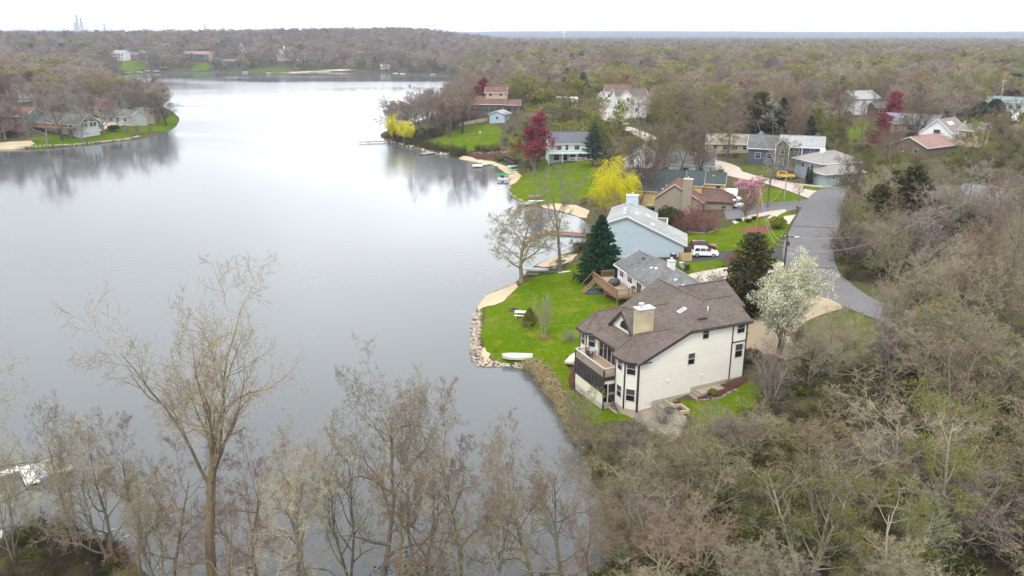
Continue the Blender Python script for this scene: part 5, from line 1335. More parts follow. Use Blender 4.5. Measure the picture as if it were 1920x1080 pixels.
MB().lathe([(.42,.66),(.42,.7)],(0,0,0),14).build('table_top', M_METAL, t); MB().lathe([(.05,.0),(.05,.66)],(0,0,0),8).build('stem', M_STEEL, t)
p = gp(1074,678); hull('stored_boat', 'cream dinghy stored on the mulch by the house corner', (p[0],p[1],p[2]+.1), 1.15, 2.9, 1.2, .6, mat('cream_paint',(.62,.58,.45),.5,.1,2), flip=True, square=True)
p = gp(1255,775); t = thing('fire_bowl', 'dark iron fire bowl on the stone patio', 'fire bowl', p)
MB().lathe([(.15,0),(.12,.25),(.5,.5),(.55,.52),(.2,.35)],(0,0,0),14).build('bowl', M_STEEL, t); MB().lathe([(.35,0),(.3,.05)],(0,0,0),12).build('foot', M_STEEL, t)
# timber edging of the patio
t = thing('timber_edging', 'zigzag timber edging between patio and mulch', 'edging', gp(1250,757))
pts = [gp(*q) for q in ((1247,757),(1261,766),(1276,763),(1291,775),(1275,778))]
for a, b in zip(pts[:-1], pts[1:]):
    c = (a+b)/2-Vector(t.location); d = b-a
    for k in range(2): MB().box((c.x,c.y,c.z+.12+.2*k),(math.hypot(d.x,d.y)+.1,.18,.19),math.atan2(d.y,d.x)).build('timber', mat('pale_timber',(.40,.33,.24),.9,.2,2,.2), t)
# bins, fence, air unit by the blue house
for px, py, nm, c, lab in ((1288,507,'bin',(.03,.035,.03),'dark wheeled bin by the ranch driveway, right one'),(1278,504,'bin',(.6,.6,.58),'white topped wheeled bin by the ranch driveway, left one')):
    t = thing('wheeled_bin', lab, 'bin', on(px,py,.0)); m = mat('bin_'+('dark' if c[0]<.1 else 'pale'), c, .6, .1, 3)
    MB().poly([(x*k,y*k,z) for z,k in ((.1,.25),(1.0,.33)) for x,y in ((-1,-1),(1,-1),(1,1),(-1,1))],[(3,2,1,0),(4,5,6,7),(0,1,5,4),(1,2,6,5),(2,3,7,6),(3,0,4,7)]).build('body', m, t)
    MB().box((0,0,1.05),(.72,.76,.09)).build('lid', m, t)
    for s in (-1,1): MB().tube([(-.3*1,s*.24,.12),(-.3,s*.32,.12)], .12, 8).build('wheel', M_TYRE, t)
def fence(name, label, pts, h, m, pick=.14, m2=None):
    P = [gp(*q) for q in pts]; t = thing(name, label, 'fence', P[0]); sh = MB().box((0,0,h/2),(pick-.02,.03,h)).mesh('picket', m)
    for a, b in zip(P[:-1], P[1:]):
        L = math.hypot(b.x-a.x,b.y-a.y); n = max(2,int(L/pick)); rz = math.atan2(b.y-a.y,b.x-a.x)
        for k in range(n):
            q = a+(b-a)*(k+.5)/n-P[0]; obj('picket', sh, t, q, rz)
        for zz in (.3,h-.25):
            c = (a+b)/2-P[0]; MB().box((c.x,c.y,c.z+zz),(L,.06,.09),rz).build('rail', m2 or m, t)
        for q in (a, b): MB().box((q.x-P[0].x,q.y-P[0].y,q.z-P[0].z+h/2+.05),(.14,.14,h+.1),rz).build('post', m, t)
fence('board_fence', 'tan board fence at the corner of the light blue house', [(1273,487),(1281,490),(1296,489)], 1.5, mat('pale_pine',(.50,.37,.20),.85,.15,2))
fence('board_fence', 'tan fence gate beside the parked white SUV', [(1283,478),(1293,486)], 1.3, mat('pale_pine',(.5,.37,.2)))['label'] if False else None
p = gp(1262,485); t = thing('air_unit', 'dark air conditioning unit at the blue wall', 'air conditioner', p)
MB().box((0,0,.45),(.9,.9,.9)).build('casing', M_STEEL, t); MB().lathe([(.36,.91),(.34,.95),(.04,.96)],(0,0,0),12).build('fan_grille', M_METAL, t)

# ------------------------------------------------------------------ utility poles and wires
M_POLE = mat('orange_pole_wood', (.30,.17,.07), .9, .25, 2, .2, stretch=(6,6,.6)); M_POLE2 = mat('dark_pole_wood', (.06,.055,.05), .9, .25, 2, .2, stretch=(6,6,.6)); M_GALV = mat('grey_steel', (.27,.29,.30), .5, .1, 2)
TOPS = {}
def pole(key, label, base, top_py, m, arm=None, lamp=False, r=.15, gear=True):
    b = gp(*base); d = math.hypot(b.x, b.y)
    px = base[0]
    # height so that the top reaches its photographed row
    lo, hi = 2, 30
    for _ in range(30):
        h = (lo+hi)/2
        if proj((b.x,b.y,b.z+h))[1] > top_py: lo = h
        else: hi = h
    t = thing('utility_pole', label, 'pole', b, 0)
    MB().tube([(0,0,-.5),(0,0,h*.5),(0,0,h)], [r*1.15,r,r*.8], 8).build('shaft', m, t)
    if arm:
        w, az = arm; u = Vector((math.sin(math.radians(az)),math.cos(math.radians(az)),0))
        MB().tube([u*-w/2+Vector((0,0,h-.35)),u*w/2+Vector((0,0,h-.35))], .07, 4).build('crossarm', m, t)
        for s in (-.45,-.2,.2,.45): MB().lathe([(.05,0),(.06,.12),(.02,.2)],tuple(u*w*s+Vector((0,0,h-.28))),6).build('insulator', M_WHITE, t)
    if lamp:
        u = Vector((math.sin(math.radians(70)),math.cos(math.radians(70)),0))
        MB().tube([(0,0,h-.7),tuple(u*.8+Vector((0,0,h-.45))),tuple(u*1.5+Vector((0,0,h-.5)))], .04, 5).build('lamp_arm', M_GALV, t)
        MB().box(tuple(u*1.8+Vector((0,0,h-.52))),(.7,.28,.16),math.radians(20)).build('lamp_head', M_WHITE, t)
    if gear: MB().lathe([(.2,0),(.2,.6),(.12,.68)],(.28,-.05,h*.72),8).build('transformer', M_STEEL if lamp else M_GALV, t)
    TOPS[key] = Vector((b.x,b.y,b.z+h))
    return t
pole('wood', 'tall orange-brown wooden utility pole on the bright lawn', (1417,436), 345, M_POLE, (1.8,80), gear=False)
pole('lamp', 'dark utility pole with crossarm and street lamp beside the road', (1469,512), 440, M_POLE2, (2.2,80), True)
pole('steel', 'slim grey pole on the corner lawn by the street junction', (1470,378), 325, M_GALV, gear=False, r=.12)
pole('dark', 'dark utility pole in front of the navy gabled house', (1413,292), 222, M_POLE2, gear=False)
pole('hill', 'pale utility pole on the hillside lawn below the teal house', (1870,220), 150, M_GALV, (2.4,70), gear=True)
pole('low', 'grey utility pole by the slope under the balcony house', (1793,282), 240, M_GALV, gear=False)
pole('cream', 'slim pole beside the tall cream house', (1216,222), 183, M_POLE, gear=False)
M_WIRE = mat('grey_cable', (.35,.35,.35), .6, .1, 3)
def wire(name, label, a, b, sag, r=.022):
    pts = [a+(b-a)*f-Vector((0,0,sag*4*f*(1-f))) for f in np.linspace(0,1,15)]
    o = MB().tube([p-a for p in pts], r, 4, cap=False).build(name, M_WIRE, None, a); props(o, label, 'cable', 'cables strung between the utility poles')
V_ = Vector
wire('power_cable', 'slack cable pair from the wooden pole to the lamp pole, upper', TOPS['wood']-V_((0,0,.4)), TOPS['lamp']-V_((0,0,.9)), 3.2)
wire('power_cable', 'slack cable pair from the wooden pole to the lamp pole, lower', TOPS['wood']-V_((0,0,1.1)), TOPS['lamp']-V_((0,0,1.5)), 3.6)
wire('power_cable', 'cable sweeping from the lamp pole over the road, upper', TOPS['lamp']-V_((0,0,.2)), gp(1830,470)+V_((0,0,10)), 3.0)
wire('power_cable', 'cable sweeping from the lamp pole over the road, lower', TOPS['lamp']-V_((0,0,2.1)), gp(1720,520)+V_((0,0,9.5)), 2.4)
wire('power_cable', 'cable from the slim grey pole to the wooden pole', TOPS['steel']-V_((0,0,.5)), TOPS['wood']-V_((0,0,.8)), 4.0)
wire('power_cable', 'cable from the slim grey pole to the navy house', TOPS['steel']-V_((0,0,.2)), TOPS['dark']-V_((0,0,.4)), 2.0)
wire('power_cable', 'long cable on the hill between the pale poles', TOPS['hill']-V_((0,0,.4)), TOPS['low']-V_((0,0,.2)), 2.0)
wire('power_cable', 'cable from the hill pole toward the dark red trees', TOPS['hill']-V_((0,0,.6)), gp(1690,225)+V_((0,0,9)), 2.0)

# transmission towers on the far ridge
def tower(label, px, top_py, base_dist, arms):
    a = math.atan((px-960)/FPX/math.cos(PITCH)); x, y = base_dist*math.sin(a), base_dist*math.cos(a); z = hz(x, y)
    lo, hi = 5, 160
    for _ in range(30):
        h = (lo+hi)/2
        if proj((x,y,z+h))[1] > top_py: lo = h
        else: hi = h
    t = thing('transmission_tower', label, 'pylon', (x,y,z), 0, 'transmission towers on the far ridge')
    w = h*.075; n = 7; mb = MB()
    q = lambda k, s1, s2: Vector((s1*w*(1-k*.86), s2*w*(1-k*.86), h*k))
    for s1 in (-1,1):
        for s2 in (-1,1): mb.tube([q(0,s1,s2),q(1,s1,s2)], .28, 4)
    for i in range(n):
        k0, k1 = i/n, (i+1)/n
        for s in (-1,1):
            mb.tube([q(k0,-1,s),q(k1,1,s)], .16, 3); mb.tube([q(k0,1,s),q(k1,-1,s)], .16, 3)
            mb.tube([q(k0,s,-1),q(k1,s,1)], .16, 3); mb.tube([q(k0,s,1),q(k1,s,-1)], .16, 3)
    mb.build('lattice', M_GALV, t)
    for f in arms:
        m2 = MB(); m2.tube([(-h*.16,0,h*f),(0,0,h*f+h*.03),(h*.16,0,h*f)], .22, 4); m2.tube([(-h*.16,0,h*f),(h*.16,0,h*f)], .2, 4); m2.build('crossarm', M_GALV, t)
for lab, px, ty, d in (('lattice transmission tower at the left edge of the far ridge',43,28,1750),('tallest lattice tower of the left cluster',224,27,1800),('second tall lattice tower of the left cluster',231,33,1850),('small lattice tower left of the tall cluster',220,41,2300),
        ('short wide tower right of the tall cluster',269,44,2300),('lone lattice tower above the middle of the far woods',439,43,2400),('lattice tower left of a pair above the far woods',612,50,2600),('lattice tower right of a pair above the far woods',619,46,2600),('lattice tower before the blue ridge',784,58,3000)):
    tower(lab, px, ty, d, (.62,.78,.93) if px < 250 else (.8,.95))
p = gp(1048,70); a = math.atan((1048-960)/FPX/math.cos(PITCH)); d = 3800; x, y = d*math.sin(a), d*math.cos(a)
t = thing('water_tower', 'tiny pale water tower on the hazy horizon', 'water tower', (x,y,hz(x,y)))
MB().lathe([(2.2,0),(1.6,30)],(0,0,0),10).build('column', M_WHITE, t); MB().lathe([(1.6,30),(6,34),(6.5,38),(4,42),(.3,43)],(0,0,0),14).build('tank', M_WHITE, t, smooth=True)

# ------------------------------------------------------------------ boulder edges
def rock_mesh(seed, name, m):
    r = np.random.default_rng(seed); bm = bmesh.new(); bmesh.ops.create_icosphere(bm, subdivisions=1, radius=.5)
    for v in bm.verts: v.co = Vector((v.co.x*r.uniform(.8,1.25), v.co.y*r.uniform(.75,1.1), v.co.z*r.uniform(.6,.95)))
    me = bpy.data.meshes.new(name); bm.to_mesh(me); bm.free(); me.materials.append(m); return me
M_ROCK = mat('grey_tan_rock', (.30,.25,.205), .95, .25, 3, .5, obj_var=.4)
ROCKS = [rock_mesh(i, 'stone', M_ROCK) for i in range(6)]
def riprap(label, px, n, w, smin, smax, stuff=False, dz=.15):
    P = np.array([gp(*q)[:2] for q in px]); L = np.linalg.norm(np.diff(P, axis=0), axis=1); c = np.r_[0, np.cumsum(L)]
    t = thing('boulder_edge', label, 'stone edging', (P[0][0],P[0][1],hz(*P[0])))
    big = MB()
    for k in range(n):
        s = rng.uniform(0, c[-1]); i = min(np.searchsorted(c, s, 'right')-1, len(P)-2)
        u = (P[i+1]-P[i])/L[i]; q = P[i]+u*(s-c[i])+np.array([-u[1],u[0]])*rng.uniform(-w,w)
        z = hz(*q)+dz*rng.uniform(.2,1); sc = rng.uniform(smin,smax)
        if not stuff:
            o = obj('stone', ROCKS[k % 6], t, (q[0]-t.location[0],q[1]-t.location[1],z-t.location[2]), rng.uniform(0,6.28)); o.scale = (sc*1.2,sc,sc)
        else:
            me = ROCKS[k % 6]; R = Matrix.Rotation(rng.uniform(0,6.28),3,'Z')
            big.poly([Vector((q[0]-t.location[0],q[1]-t.location[1],z-t.location[2]))+R@(v.co*sc) for v in me.vertices],[tuple(p.vertices) for p in me.polygons])
    if stuff: props(big.build('stones', M_ROCK, t), None, None, None, 'stuff')
riprap('jumbled boulder edge along the left side of the bright lawn', [(896,588),(892,610),(891,640),(893,668),(898,683),(922,686),(936,684)], 260, .62, .28, .66)
riprap('low dark stones along the shore by the overturned boat', [(936,684),(960,684),(986,690)], 60, .35, .18, .4, True)
riprap('thin line of stones edging the sand point', [(896,575),(912,554),(940,542),(970,530)], 80, .12, .15, .32, True)
riprap('line of pale stones edging the left peninsula lawn', [(30,279),(130,273),(200,266),(240,261),(262,256)], 200, .45, .4, .9, True, .2)
riprap('rough dark stones on the bank of the wooded point', [(735,266),(770,275),(815,287),(840,291)], 130, .8, .5, 1.2, True, .3)
riprap('boulders scattered in the mulch bed on the point', [(885,289),(920,286),(955,285)], 45, 2.0, .4, .9, True, .2)
riprap('stones along the small lakeside lawn', [(946,330),(956,345),(954,362),(968,374),(986,380)], 70, .3, .3, .6, True)
riprap('pale stone ring of the plum tree bed', [(1290,436),(1315,438),(1335,436),(1343,430)], 40, .12, .3, .45, True)
riprap('pale stones edging the curved mulch bed', [(1298,744),(1308,751),(1325,752),(1352,746),(1380,731)], 60, .08, .18, .3, True)
riprap('dark stone kerb of the driveway turn', [(1488,634),(1494,646),(1520,660),(1500,668),(1470,676)], 50, .12, .25, .45, True)
# retaining timber walls by the curved beach
t = thing('retaining_wall', 'dark timber retaining wall beside the curved beach', 'wall', gp(940,300))
for (a, b) in (((940,296),(968,306)),((940,300),(965,313))):
    a, b = gp(*a), gp(*b); c = (a+b)/2-Vector(t.location); d = b-a
    for k in range(4): MB().box((c.x,c.y,c.z+.15+.28*k),(math.hypot(d.x,d.y),.3,.27),math.atan2(d.y,d.x)).build('timber', M_DARKTRIM, t)
t = thing('lake_fence', 'low tan retaining wall in front of the point house wing', 'wall', gp(862,234))
a, b = gp(862,236), gp(914,227); c = (a+b)/2-Vector(t.location); d = b-a
for k in range(9):
    q = a+d*(k+.5)/9-Vector(t.location); MB().box((q.x,q.y,q.z+.5),(math.hypot(d.x,d.y)/9-.05,.4,1.5),math.atan2(d.y,d.x)).build('panel', M_TANSID, t)
p = gp(900,252); t = thing('bird_bath', 'small white bird bath on the point lawn', 'bird bath', p)
MB().lathe([(.25,0),(.1,.2),(.1,.7)],(0,0,0),8).build('stem', M_WHITE, t); MB().lathe([(.1,.7),(.55,.85),(.55,.95),(.1,.88)],(0,0,0),12).build('bowl', M_WHITE, t)
p = gp(961,273); t = thing('garden_globe', 'white globe lamp at the foot of the red maple', 'lamp', p)
MB().tube([(0,0,0),(0,0,1.0)], .06, 6).build('stem', M_STEEL, t); MB().lathe([(.05,1.0),(.38,1.2),(.42,1.4),(.3,1.62),(.03,1.72)],(0,0,0),12).build('globe', M_WHITE, t, smooth=True)
p = gp(1494,399); t = thing('mailbox', 'dark mailbox on a post at the mouth of the taupe driveway', 'mailbox', p)
MB().box((0,0,.55),(.12,.12,1.1)).build('post', M_STEEL, t); MB().box((0,0,1.22),(.55,.25,.28),.3).build('box', M_STEEL, t)
# driftwood and planks on the near bank
for i,(a,b,lab) in enumerate((((150,1022),(250,985),'long weathered plank on the near muddy bank'),((110,1050),(200,1015),'second weathered plank lying on the near bank'),((235,1015),(285,985),'dark log sticking out of the near bank into the water'),((295,1072),(330,1055),'stub of driftwood at the near water edge'))):
    p, q = gp(*a), gp(*b); L = (q-p).length
    o = MB().box((0,0,.12),(L,.22,.1) if i < 2 else (L,.24,.24)).build('plank' if i < 2 else 'driftwood', M_GREYWOOD, None, (p+q)/2+V_((0,0,.15))); o.rotation_euler = (0, -math.asin((q.z-p.z)/L), math.atan2(q.y-p.y,q.x-p.x)); props(o, lab, 'plank' if i < 2 else 'log')
for i,(px,py,sz,lab) in enumerate(((205,1060,(1.1,.5,.35),'white block among the driftwood on the near bank'),(170,1058,(.7,.2,.12),'narrow white board on the near bank'),(0,1020,(.6,1.2,.8),'cream crate at the left edge of the near bank'))):
    p = gp(px,py); o = MB().box((0,0,sz[2]/2),sz,.5).build('white_block' if i == 0 else 'white_board' if i == 1 else 'cream_crate', M_WHITE if i < 2 else M_CREAMTRIM, None, p+V_((0,0,.1))); props(o, lab, 'block' if i == 0 else 'board' if i == 1 else 'crate')
# ------------------------------------------------------------------ tree builders
def nrm(v): return v/np.maximum(np.linalg.norm(v, axis=-1, keepdims=True), 1e-9)
def grow(r, S, D, L, R, nseg, wig, up, tip):
    """polylines for N branches at once -> points (N,n+1,3), radii (N,n+1)"""
    N = len(S); P = np.zeros((N, nseg+1, 3)); P[:, 0] = S; d = D.copy()
    for i in range(nseg):
        d = nrm(d+r.normal(0, wig, (N, 3))+np.array([0, 0, up]))
        P[:, i+1] = P[:, i]+d*(L/nseg)[:, None]
    return P, R[:, None]*np.linspace(1, tip, nseg+1)[None, :]
def shoots(r, P, R, n, t0, ang, ratio, fall, rr, L, keep=1.0, t1=1.0):
    """n children on every branch of a level"""
    N, m, _ = P.shape
    t = t0+(t1-t0)*(np.arange(n)[None, :]+r.random((N, n)))/n
    t = np.clip(t, 0, .999)
    f = t*(m-1); i = f.astype(int); w = (f-i)[..., None]
    idx = np.arange(N)[:, None]
    S = P[idx, i]*(1-w)+P[idx, i+1]*w
    T = nrm(P[idx, i+1]-P[idx, i])
    rad = (R[idx, i]*(1-w[..., 0])+R[idx, i+1]*w[..., 0])
    ref = np.where(np.abs(T[..., 2:3]) > .85, np.array([1., 0, 0]), np.array([0, 0, 1.]))
    A = nrm(np.cross(T, ref)); B = np.cross(T, A)
    ph = (np.arange(n)[None, :]*2.4+r.random((N, 1))*6.28+r.normal(0, .5, (N, n)))[..., None]
    a = np.radians(r.uniform(ang[0], ang[1], (N, n)))[..., None]
    D = T*np.cos(a)+(A*np.cos(ph)+B*np.sin(ph))*np.sin(a)
    Lc = L[:, None]*ratio*(1-fall*t)*r.uniform(.65, 1.2, (N, n))
    k = r.random((N, n)) < keep
    return S[k], D[k], Lc[k], np.minimum(rad[k]*rr, rad[k]*.95)
def tubes(P, R, k):
    N, m, _ = P.shape
    T = np.empty_like(P); T[:, 1:-1] = P[:, 2:]-P[:, :-2]; T[:, 0] = P[:, 1]-P[:, 0]; T[:, -1] = P[:, -1]-P[:, -2]
    T = nrm(T)
    ref = np.where(np.abs(T[:, :1, 2:3]) > .8, np.array([1., 0.1, 0]), np.array([.1, 0, 1.]))
    A = nrm(np.cross(T, np.broadcast_to(ref, T.shape))); B = np.cross(T, A)
    th = 2*np.pi*np.arange(k)/k
    V = P[:, :, None]+R[:, :, None, None]*(A[:, :, None]*np.cos(th)[None, None, :, None]+B[:, :, None]*np.sin(th)[None, None, :, None])
    V = V.reshape(-1, 3)
    b = (np.arange(N)*m*k)[:, None, None]; i = np.arange(m-1)[None, :, None]*k; j = np.arange(k)[None, None, :]; j2 = (j+1) % k
    F = np.stack([b+i+j, b+i+j2, b+i+k+j2, b+i+k+j], -1).reshape(-1, 4)
    return V, F
def quads(r, C, size, flat=0.0, aspect=.7, droop=None):
    N = len(C); n = nrm(r.normal(0, 1, (N, 3))+np.array([0, 0, flat]))
    u = nrm(np.cross(n, nrm(r.normal(0, 1, (N, 3))))) if droop is None else nrm(droop+r.normal(0, .25, (N, 3)))
    v = nrm(np.cross(n, u)); s = size*r.uniform(.6, 1.3, (N, 1))
    V = np.stack([C-u*s-v*s*aspect*.6, C+u*s*.2-v*s*aspect, C+u*s+v*s*aspect*.3, C-u*s*.2+v*s*aspect], 1).reshape(-1, 3)
    return V, np.arange(4*N).reshape(-1, 4)
class Tree:
    """collects trunk and crown arrays; crown slot 0 = twigs, 1.. = leaves, buds, blossom"""
    def __init__(s): s.t = []; s.c = []
    def add(s, which, VF, mi=0): (s.t if which == 't' else s.c).append((*VF, mi))
    @staticmethod
    def _m(name, parts, mats):
        V = []; F = []; M = []; o = 0
        for v, f, mi in parts:
            V.append(v); F.append(f+o); M.append(np.full(len(f), mi)); o += len(v)
        return np_mesh(name, np.vstack(V), np.vstack(F), mats, np.concatenate(M))
    def meshes(s, bark, crown): return s._m('trunk', s.t, bark), s._m('crown', s.c, crown)
    def one(s, name, bark, crown):
        mats = [bark]+list(crown)
        return s._m(name, [(v, f, 0) for v, f, m in s.t]+[(v, f, m+1) for v, f, m in s.c], mats)
    def tris(s): return sum(len(f) for _, f, _ in s.t+s.c)*2

def bare(seed, H=16, trunk=.35, limbs=6, ang=(30, 55), levels=4, n=(6, 6, 6, 5), ratio=(.62, .55, .5, .5), wig=.13, up=.05, r0=.28, lean=(0, 0), stems=1, stem_ang=(5, 20), twig=.011, minr=.008,
         buds=0, bud_size=.06, sides=(8, 6, 4, 3, 3), segs=(6, 6, 5, 3, 2), fall=.35, sub_ang=(30, 60), leader=True, t0=.28, bud_spread=.12, thick=.64):
    r = np.random.default_rng(seed); T = Tree()
    az = np.arange(stems)*2.4+r.random()*6; a = np.radians(r.uniform(*stem_ang, stems)) if stems > 1 else np.zeros(1)
    D = np.stack([np.sin(a)*np.cos(az), np.sin(a)*np.sin(az), np.cos(a)], 1)+np.array([lean[0], lean[1], 0])
    S = np.zeros((stems, 3)); S[:, 2] = -.4
    if stems > 1: S[:, :2] += r.normal(0, .15*H/10, (stems, 2))
    L = np.full(stems, H*(.95 if leader else trunk+.12))*(r.uniform(.75, 1.05, stems) if stems > 1 else 1)
    P, R = grow(r, S, nrm(D), L, np.full(stems, r0), segs[0], wig*.5, .04, .22 if leader else .7)
    if stems == 1: R[:, 0] *= 1.35
    T.add('t', tubes(P, R, sides[0]))
    ns = limbs
    for lv in range(1, levels+1):
        if lv == 1: c = shoots(r, P, R, ns, trunk if leader else .72, ang, ratio[0]*(1 if leader else (1-trunk)/(trunk+.12)/ratio[0]*.78), fall if leader else 0, .62 if leader else .52, L)
        else: c = shoots(r, P, R, n[lv-1], t0, sub_ang, ratio[min(lv-1, len(ratio)-1)], fall, thick, L)
        S, D, L, r_ = c
        r_ = np.maximum(r_, minr)
        P, R = grow(r, S, D, L, r_, segs[min(lv, len(segs)-1)], wig*(1 if lv < 3 else 1.4), up if lv < 4 else up*.6, .08 if lv == 1 else .2 if lv == 2 else .42)
        R = np.maximum(R, minr*.7)
        T.add('t' if lv == 1 else 'c', tubes(P, R, sides[min(lv, len(sides)-1)]))
    if buds:
        k = r.integers(0, len(P), buds); f = r.uniform(.3, 1, buds)[:, None]; m = P.shape[1]-1
        i = (f[:, 0]*m).astype(int).clip(0, m-1)
        C = P[k, i]+(P[k, i+1]-P[k, i])*r.random((buds, 1))+r.normal(0, bud_spread, (buds, 3))
        T.add('c', quads(r, C, bud_size), 1)
    T.H = H
    return T
def sliver_tree(seed, H, nb, nt, tl, tr, spread=.36, bark_r=.22, leaf=0, leaf_size=.2, base=.25, dome=1.0):
    """light tree for the distance: limbs plus a dome of fine twigs"""
    r = np.random.default_rng(seed); T = Tree()
    S = np.array([[0, 0, -.4]]); P, R = grow(r, S, np.array([[0, 0, 1.]]), np.array([H*.8]), np.array([bark_r]), 4, .06, .02, .3)
    T.add('t', tubes(P, R, 5))
    S, D, L, r_ = shoots(r, P, R, nb, .3, (28, 62), .62, .45, .6, np.array([H*.8]))
    P1, R1 = grow(r, S, D, L, r_, 4, .14, .07, .3); T.add('t', tubes(P1, R1, 3))
    S, D, L2, r_ = shoots(r, P1, R1, 7, .3, (30, 65), .55, .3, .6, L)
    P2, R2 = grow(r, S, D, L2, np.maximum(r_, tr), 3, .16, .04, .4); T.add('c', tubes(P2, R2, 3))
    per = max(2, nt//len(P2))
    S, D, L3, r_ = shoots(r, P2, R2, per, .1, (25, 75), .5, .2, .6, L2)
    L3 = np.maximum(L3*1.1, tl*.6)
    P3, R3 = grow(r, S, D, L3, np.full(len(S), tr), 2, .2, .02, .5); T.add('c', tubes(P3, R3, 3))
    if leaf:
        k = r.integers(0, len(P3), leaf); C = P3[k, 2]+r.normal(0, .25, (leaf, 3)); T.add('c', quads(r, C, leaf_size), 1)
    T.H = H
    return T
def conifer(seed, H, W, whorls=26, per=11, q=16, size=.22, taper=1.0, droop=-.25, base=.05, bare_base=.0):
    r = np.random.default_rng(seed); T = Tree()
    P, R = grow(r, np.array([[0, 0, -.3]]), np.array([[0, 0, 1.]]), np.array([H+.2]), np.array([.02*H]), 6, .01, 0, .1); T.add('t', tubes(P, R, 7))
    S = []; D = []; L = []
    for i in range(whorls):
        f = base+(1-base)*(i+.5)/whorls; n = max(4, int(per*(1-f*.5)))
        for k in range(n):
            a = 2.4*i+6.283*k/n+r.normal(0, .2); e = .35*f+droop*(1-f)+r.normal(0, .1)
            S.append((0, 0, H*f*.97)); D.append((math.cos(a), math.sin(a), e)); L.append(W*(1-f)**taper*r.uniform(.75, 1.15)+.12)
    S, D, L = np.array(S), nrm(np.array(D)), np.array(L)
    P, R = grow(r, S, D, L, np.full(len(S), .03), 4, .07, .04, .3); T.add('c', tubes(P, R, 3), 0)
    n = np.maximum(3, (q*(L/W+.2)).astype(int)); k = np.repeat(np.arange(len(L)), n)
    f = r.uniform(.12, 1.02, len(k))**.8; i = np.clip((f*4).astype(int), 0, 3); w = (f*4-i)[:, None]
    C = P[k, i]*(1-w)+P[k, i+1]*w+r.normal(0, .07, (len(k), 3))*np.array([1, 1, .6])*L[k][:, None]
    T.add('c', quads(r, C, size, .6, .5, D[k]+np.array([0, 0, -.25])), 1)
    T.H = H
    return T
def blob(seed, H, W, n, size, lumps=14, flat=.3, zc=.5, shape=(1, 1)):
    """dense evergreen shrub: many small leaf faces on lumpy shells round a few stems"""
    r = np.random.default_rng(seed); T = Tree()
    P, R = grow(r, np.tile([0, 0, -.2], (5, 1)), nrm(r.normal(0, .5, (5, 3))+np.array([0, 0, 1.])), np.full(5, H*.8), np.full(5, .04*H), 4, .1, .05, .3); T.add('t', tubes(P, R, 5))
    c = nrm(r.normal(0, 1, (lumps, 3))); c[:, 2] = np.abs(c[:, 2])*.9-.1
    C = c*np.array([W*.5, W*.5, H*.42])*r.uniform(.5, .85, (lumps, 1))+np.array([0, 0, H*zc*.95])
    k = r.integers(0, lumps, n); d = nrm(r.normal(0, 1, (n, 3)))
    X = C[k]+d*np.array([W*.24, W*.24, H*.2])*r.uniform(.6, 1.05, (n, 1))
    z = np.clip(X[:, 2]/H, 0, 1)[:, None]
    X[:, :2] *= shape[0]*(1-z)+shape[1]*z
    X[:, 2] = np.maximum(X[:, 2], .05)
    T.add('c', quads(r, X, size, flat), 1)
    S, D, L, r_ = shoots(r, P, R, 8, .2, (30, 70), .5, .3, .6, np.full(5, H*.8)); P2, R2 = grow(r, S, D, L, r_, 3, .12, .03, .4); T.add('c', tubes(P2, R2, 3), 0)
    T.H = H
    return T
def willow(seed, H, W, strands, leaves):
    r = np.random.default_rng(seed); T = Tree()
    P, R = grow(r, np.array([[0, 0, -.3]]), np.array([[0.05, 0, 1.]]), np.array([H*.4]), np.array([.045*H]), 4, .06, 0, .75); T.add('t', tubes(P, R, 8))
    S, D, L, r_ = shoots(r, P, R, 9, .5, (12, 46), 1.3, 0, .6, np.array([H*.4])); P1, R1 = grow(r, S, D, L, r_, 5, .13, .05, .3); T.add('t', tubes(P1, R1, 5))
    S, D, L2, r_ = shoots(r, P1, R1, 7, .35, (25, 60), .5, .3, .55, L); P2, R2 = grow(r, S, D, L2, r_, 4, .15, .02, .4); T.add('c', tubes(P2, R2, 4))
    n = strands; k = r.integers(0, len(P2), n); i = r.integers(1, 5, n)
    S = P2[k, i]+r.normal(0, .3, (n, 3)); out = S.copy(); out[:, 2] = 0
    D = nrm(nrm(out)*.7+r.normal(0, .25, (n, 3))+np.array([0, 0, .25]))
    L3 = r.uniform(.14, .42, n)*H*np.clip(S[:, 2]/H, .3, 1)
    P3, R3 = grow(r, S, D, L3, np.full(n, .012), 6, .09, -.25, .5); T.add('c', tubes(P3, R3, 3), 1)
    k = r.integers(0, n, leaves); f = r.random(leaves); i = (f*6).astype(int).clip(0, 5); w = (f*6-i)[:, None]
    C = P3[k, i]*(1-w)+P3[k, i+1]*w+r.normal(0, .06, (leaves, 3)); d = nrm(P3[k, i+1]-P3[k, i])
    T.add('c', quads(r, C, .11, 0, .35, d), 1)
    T.H = H
    return T

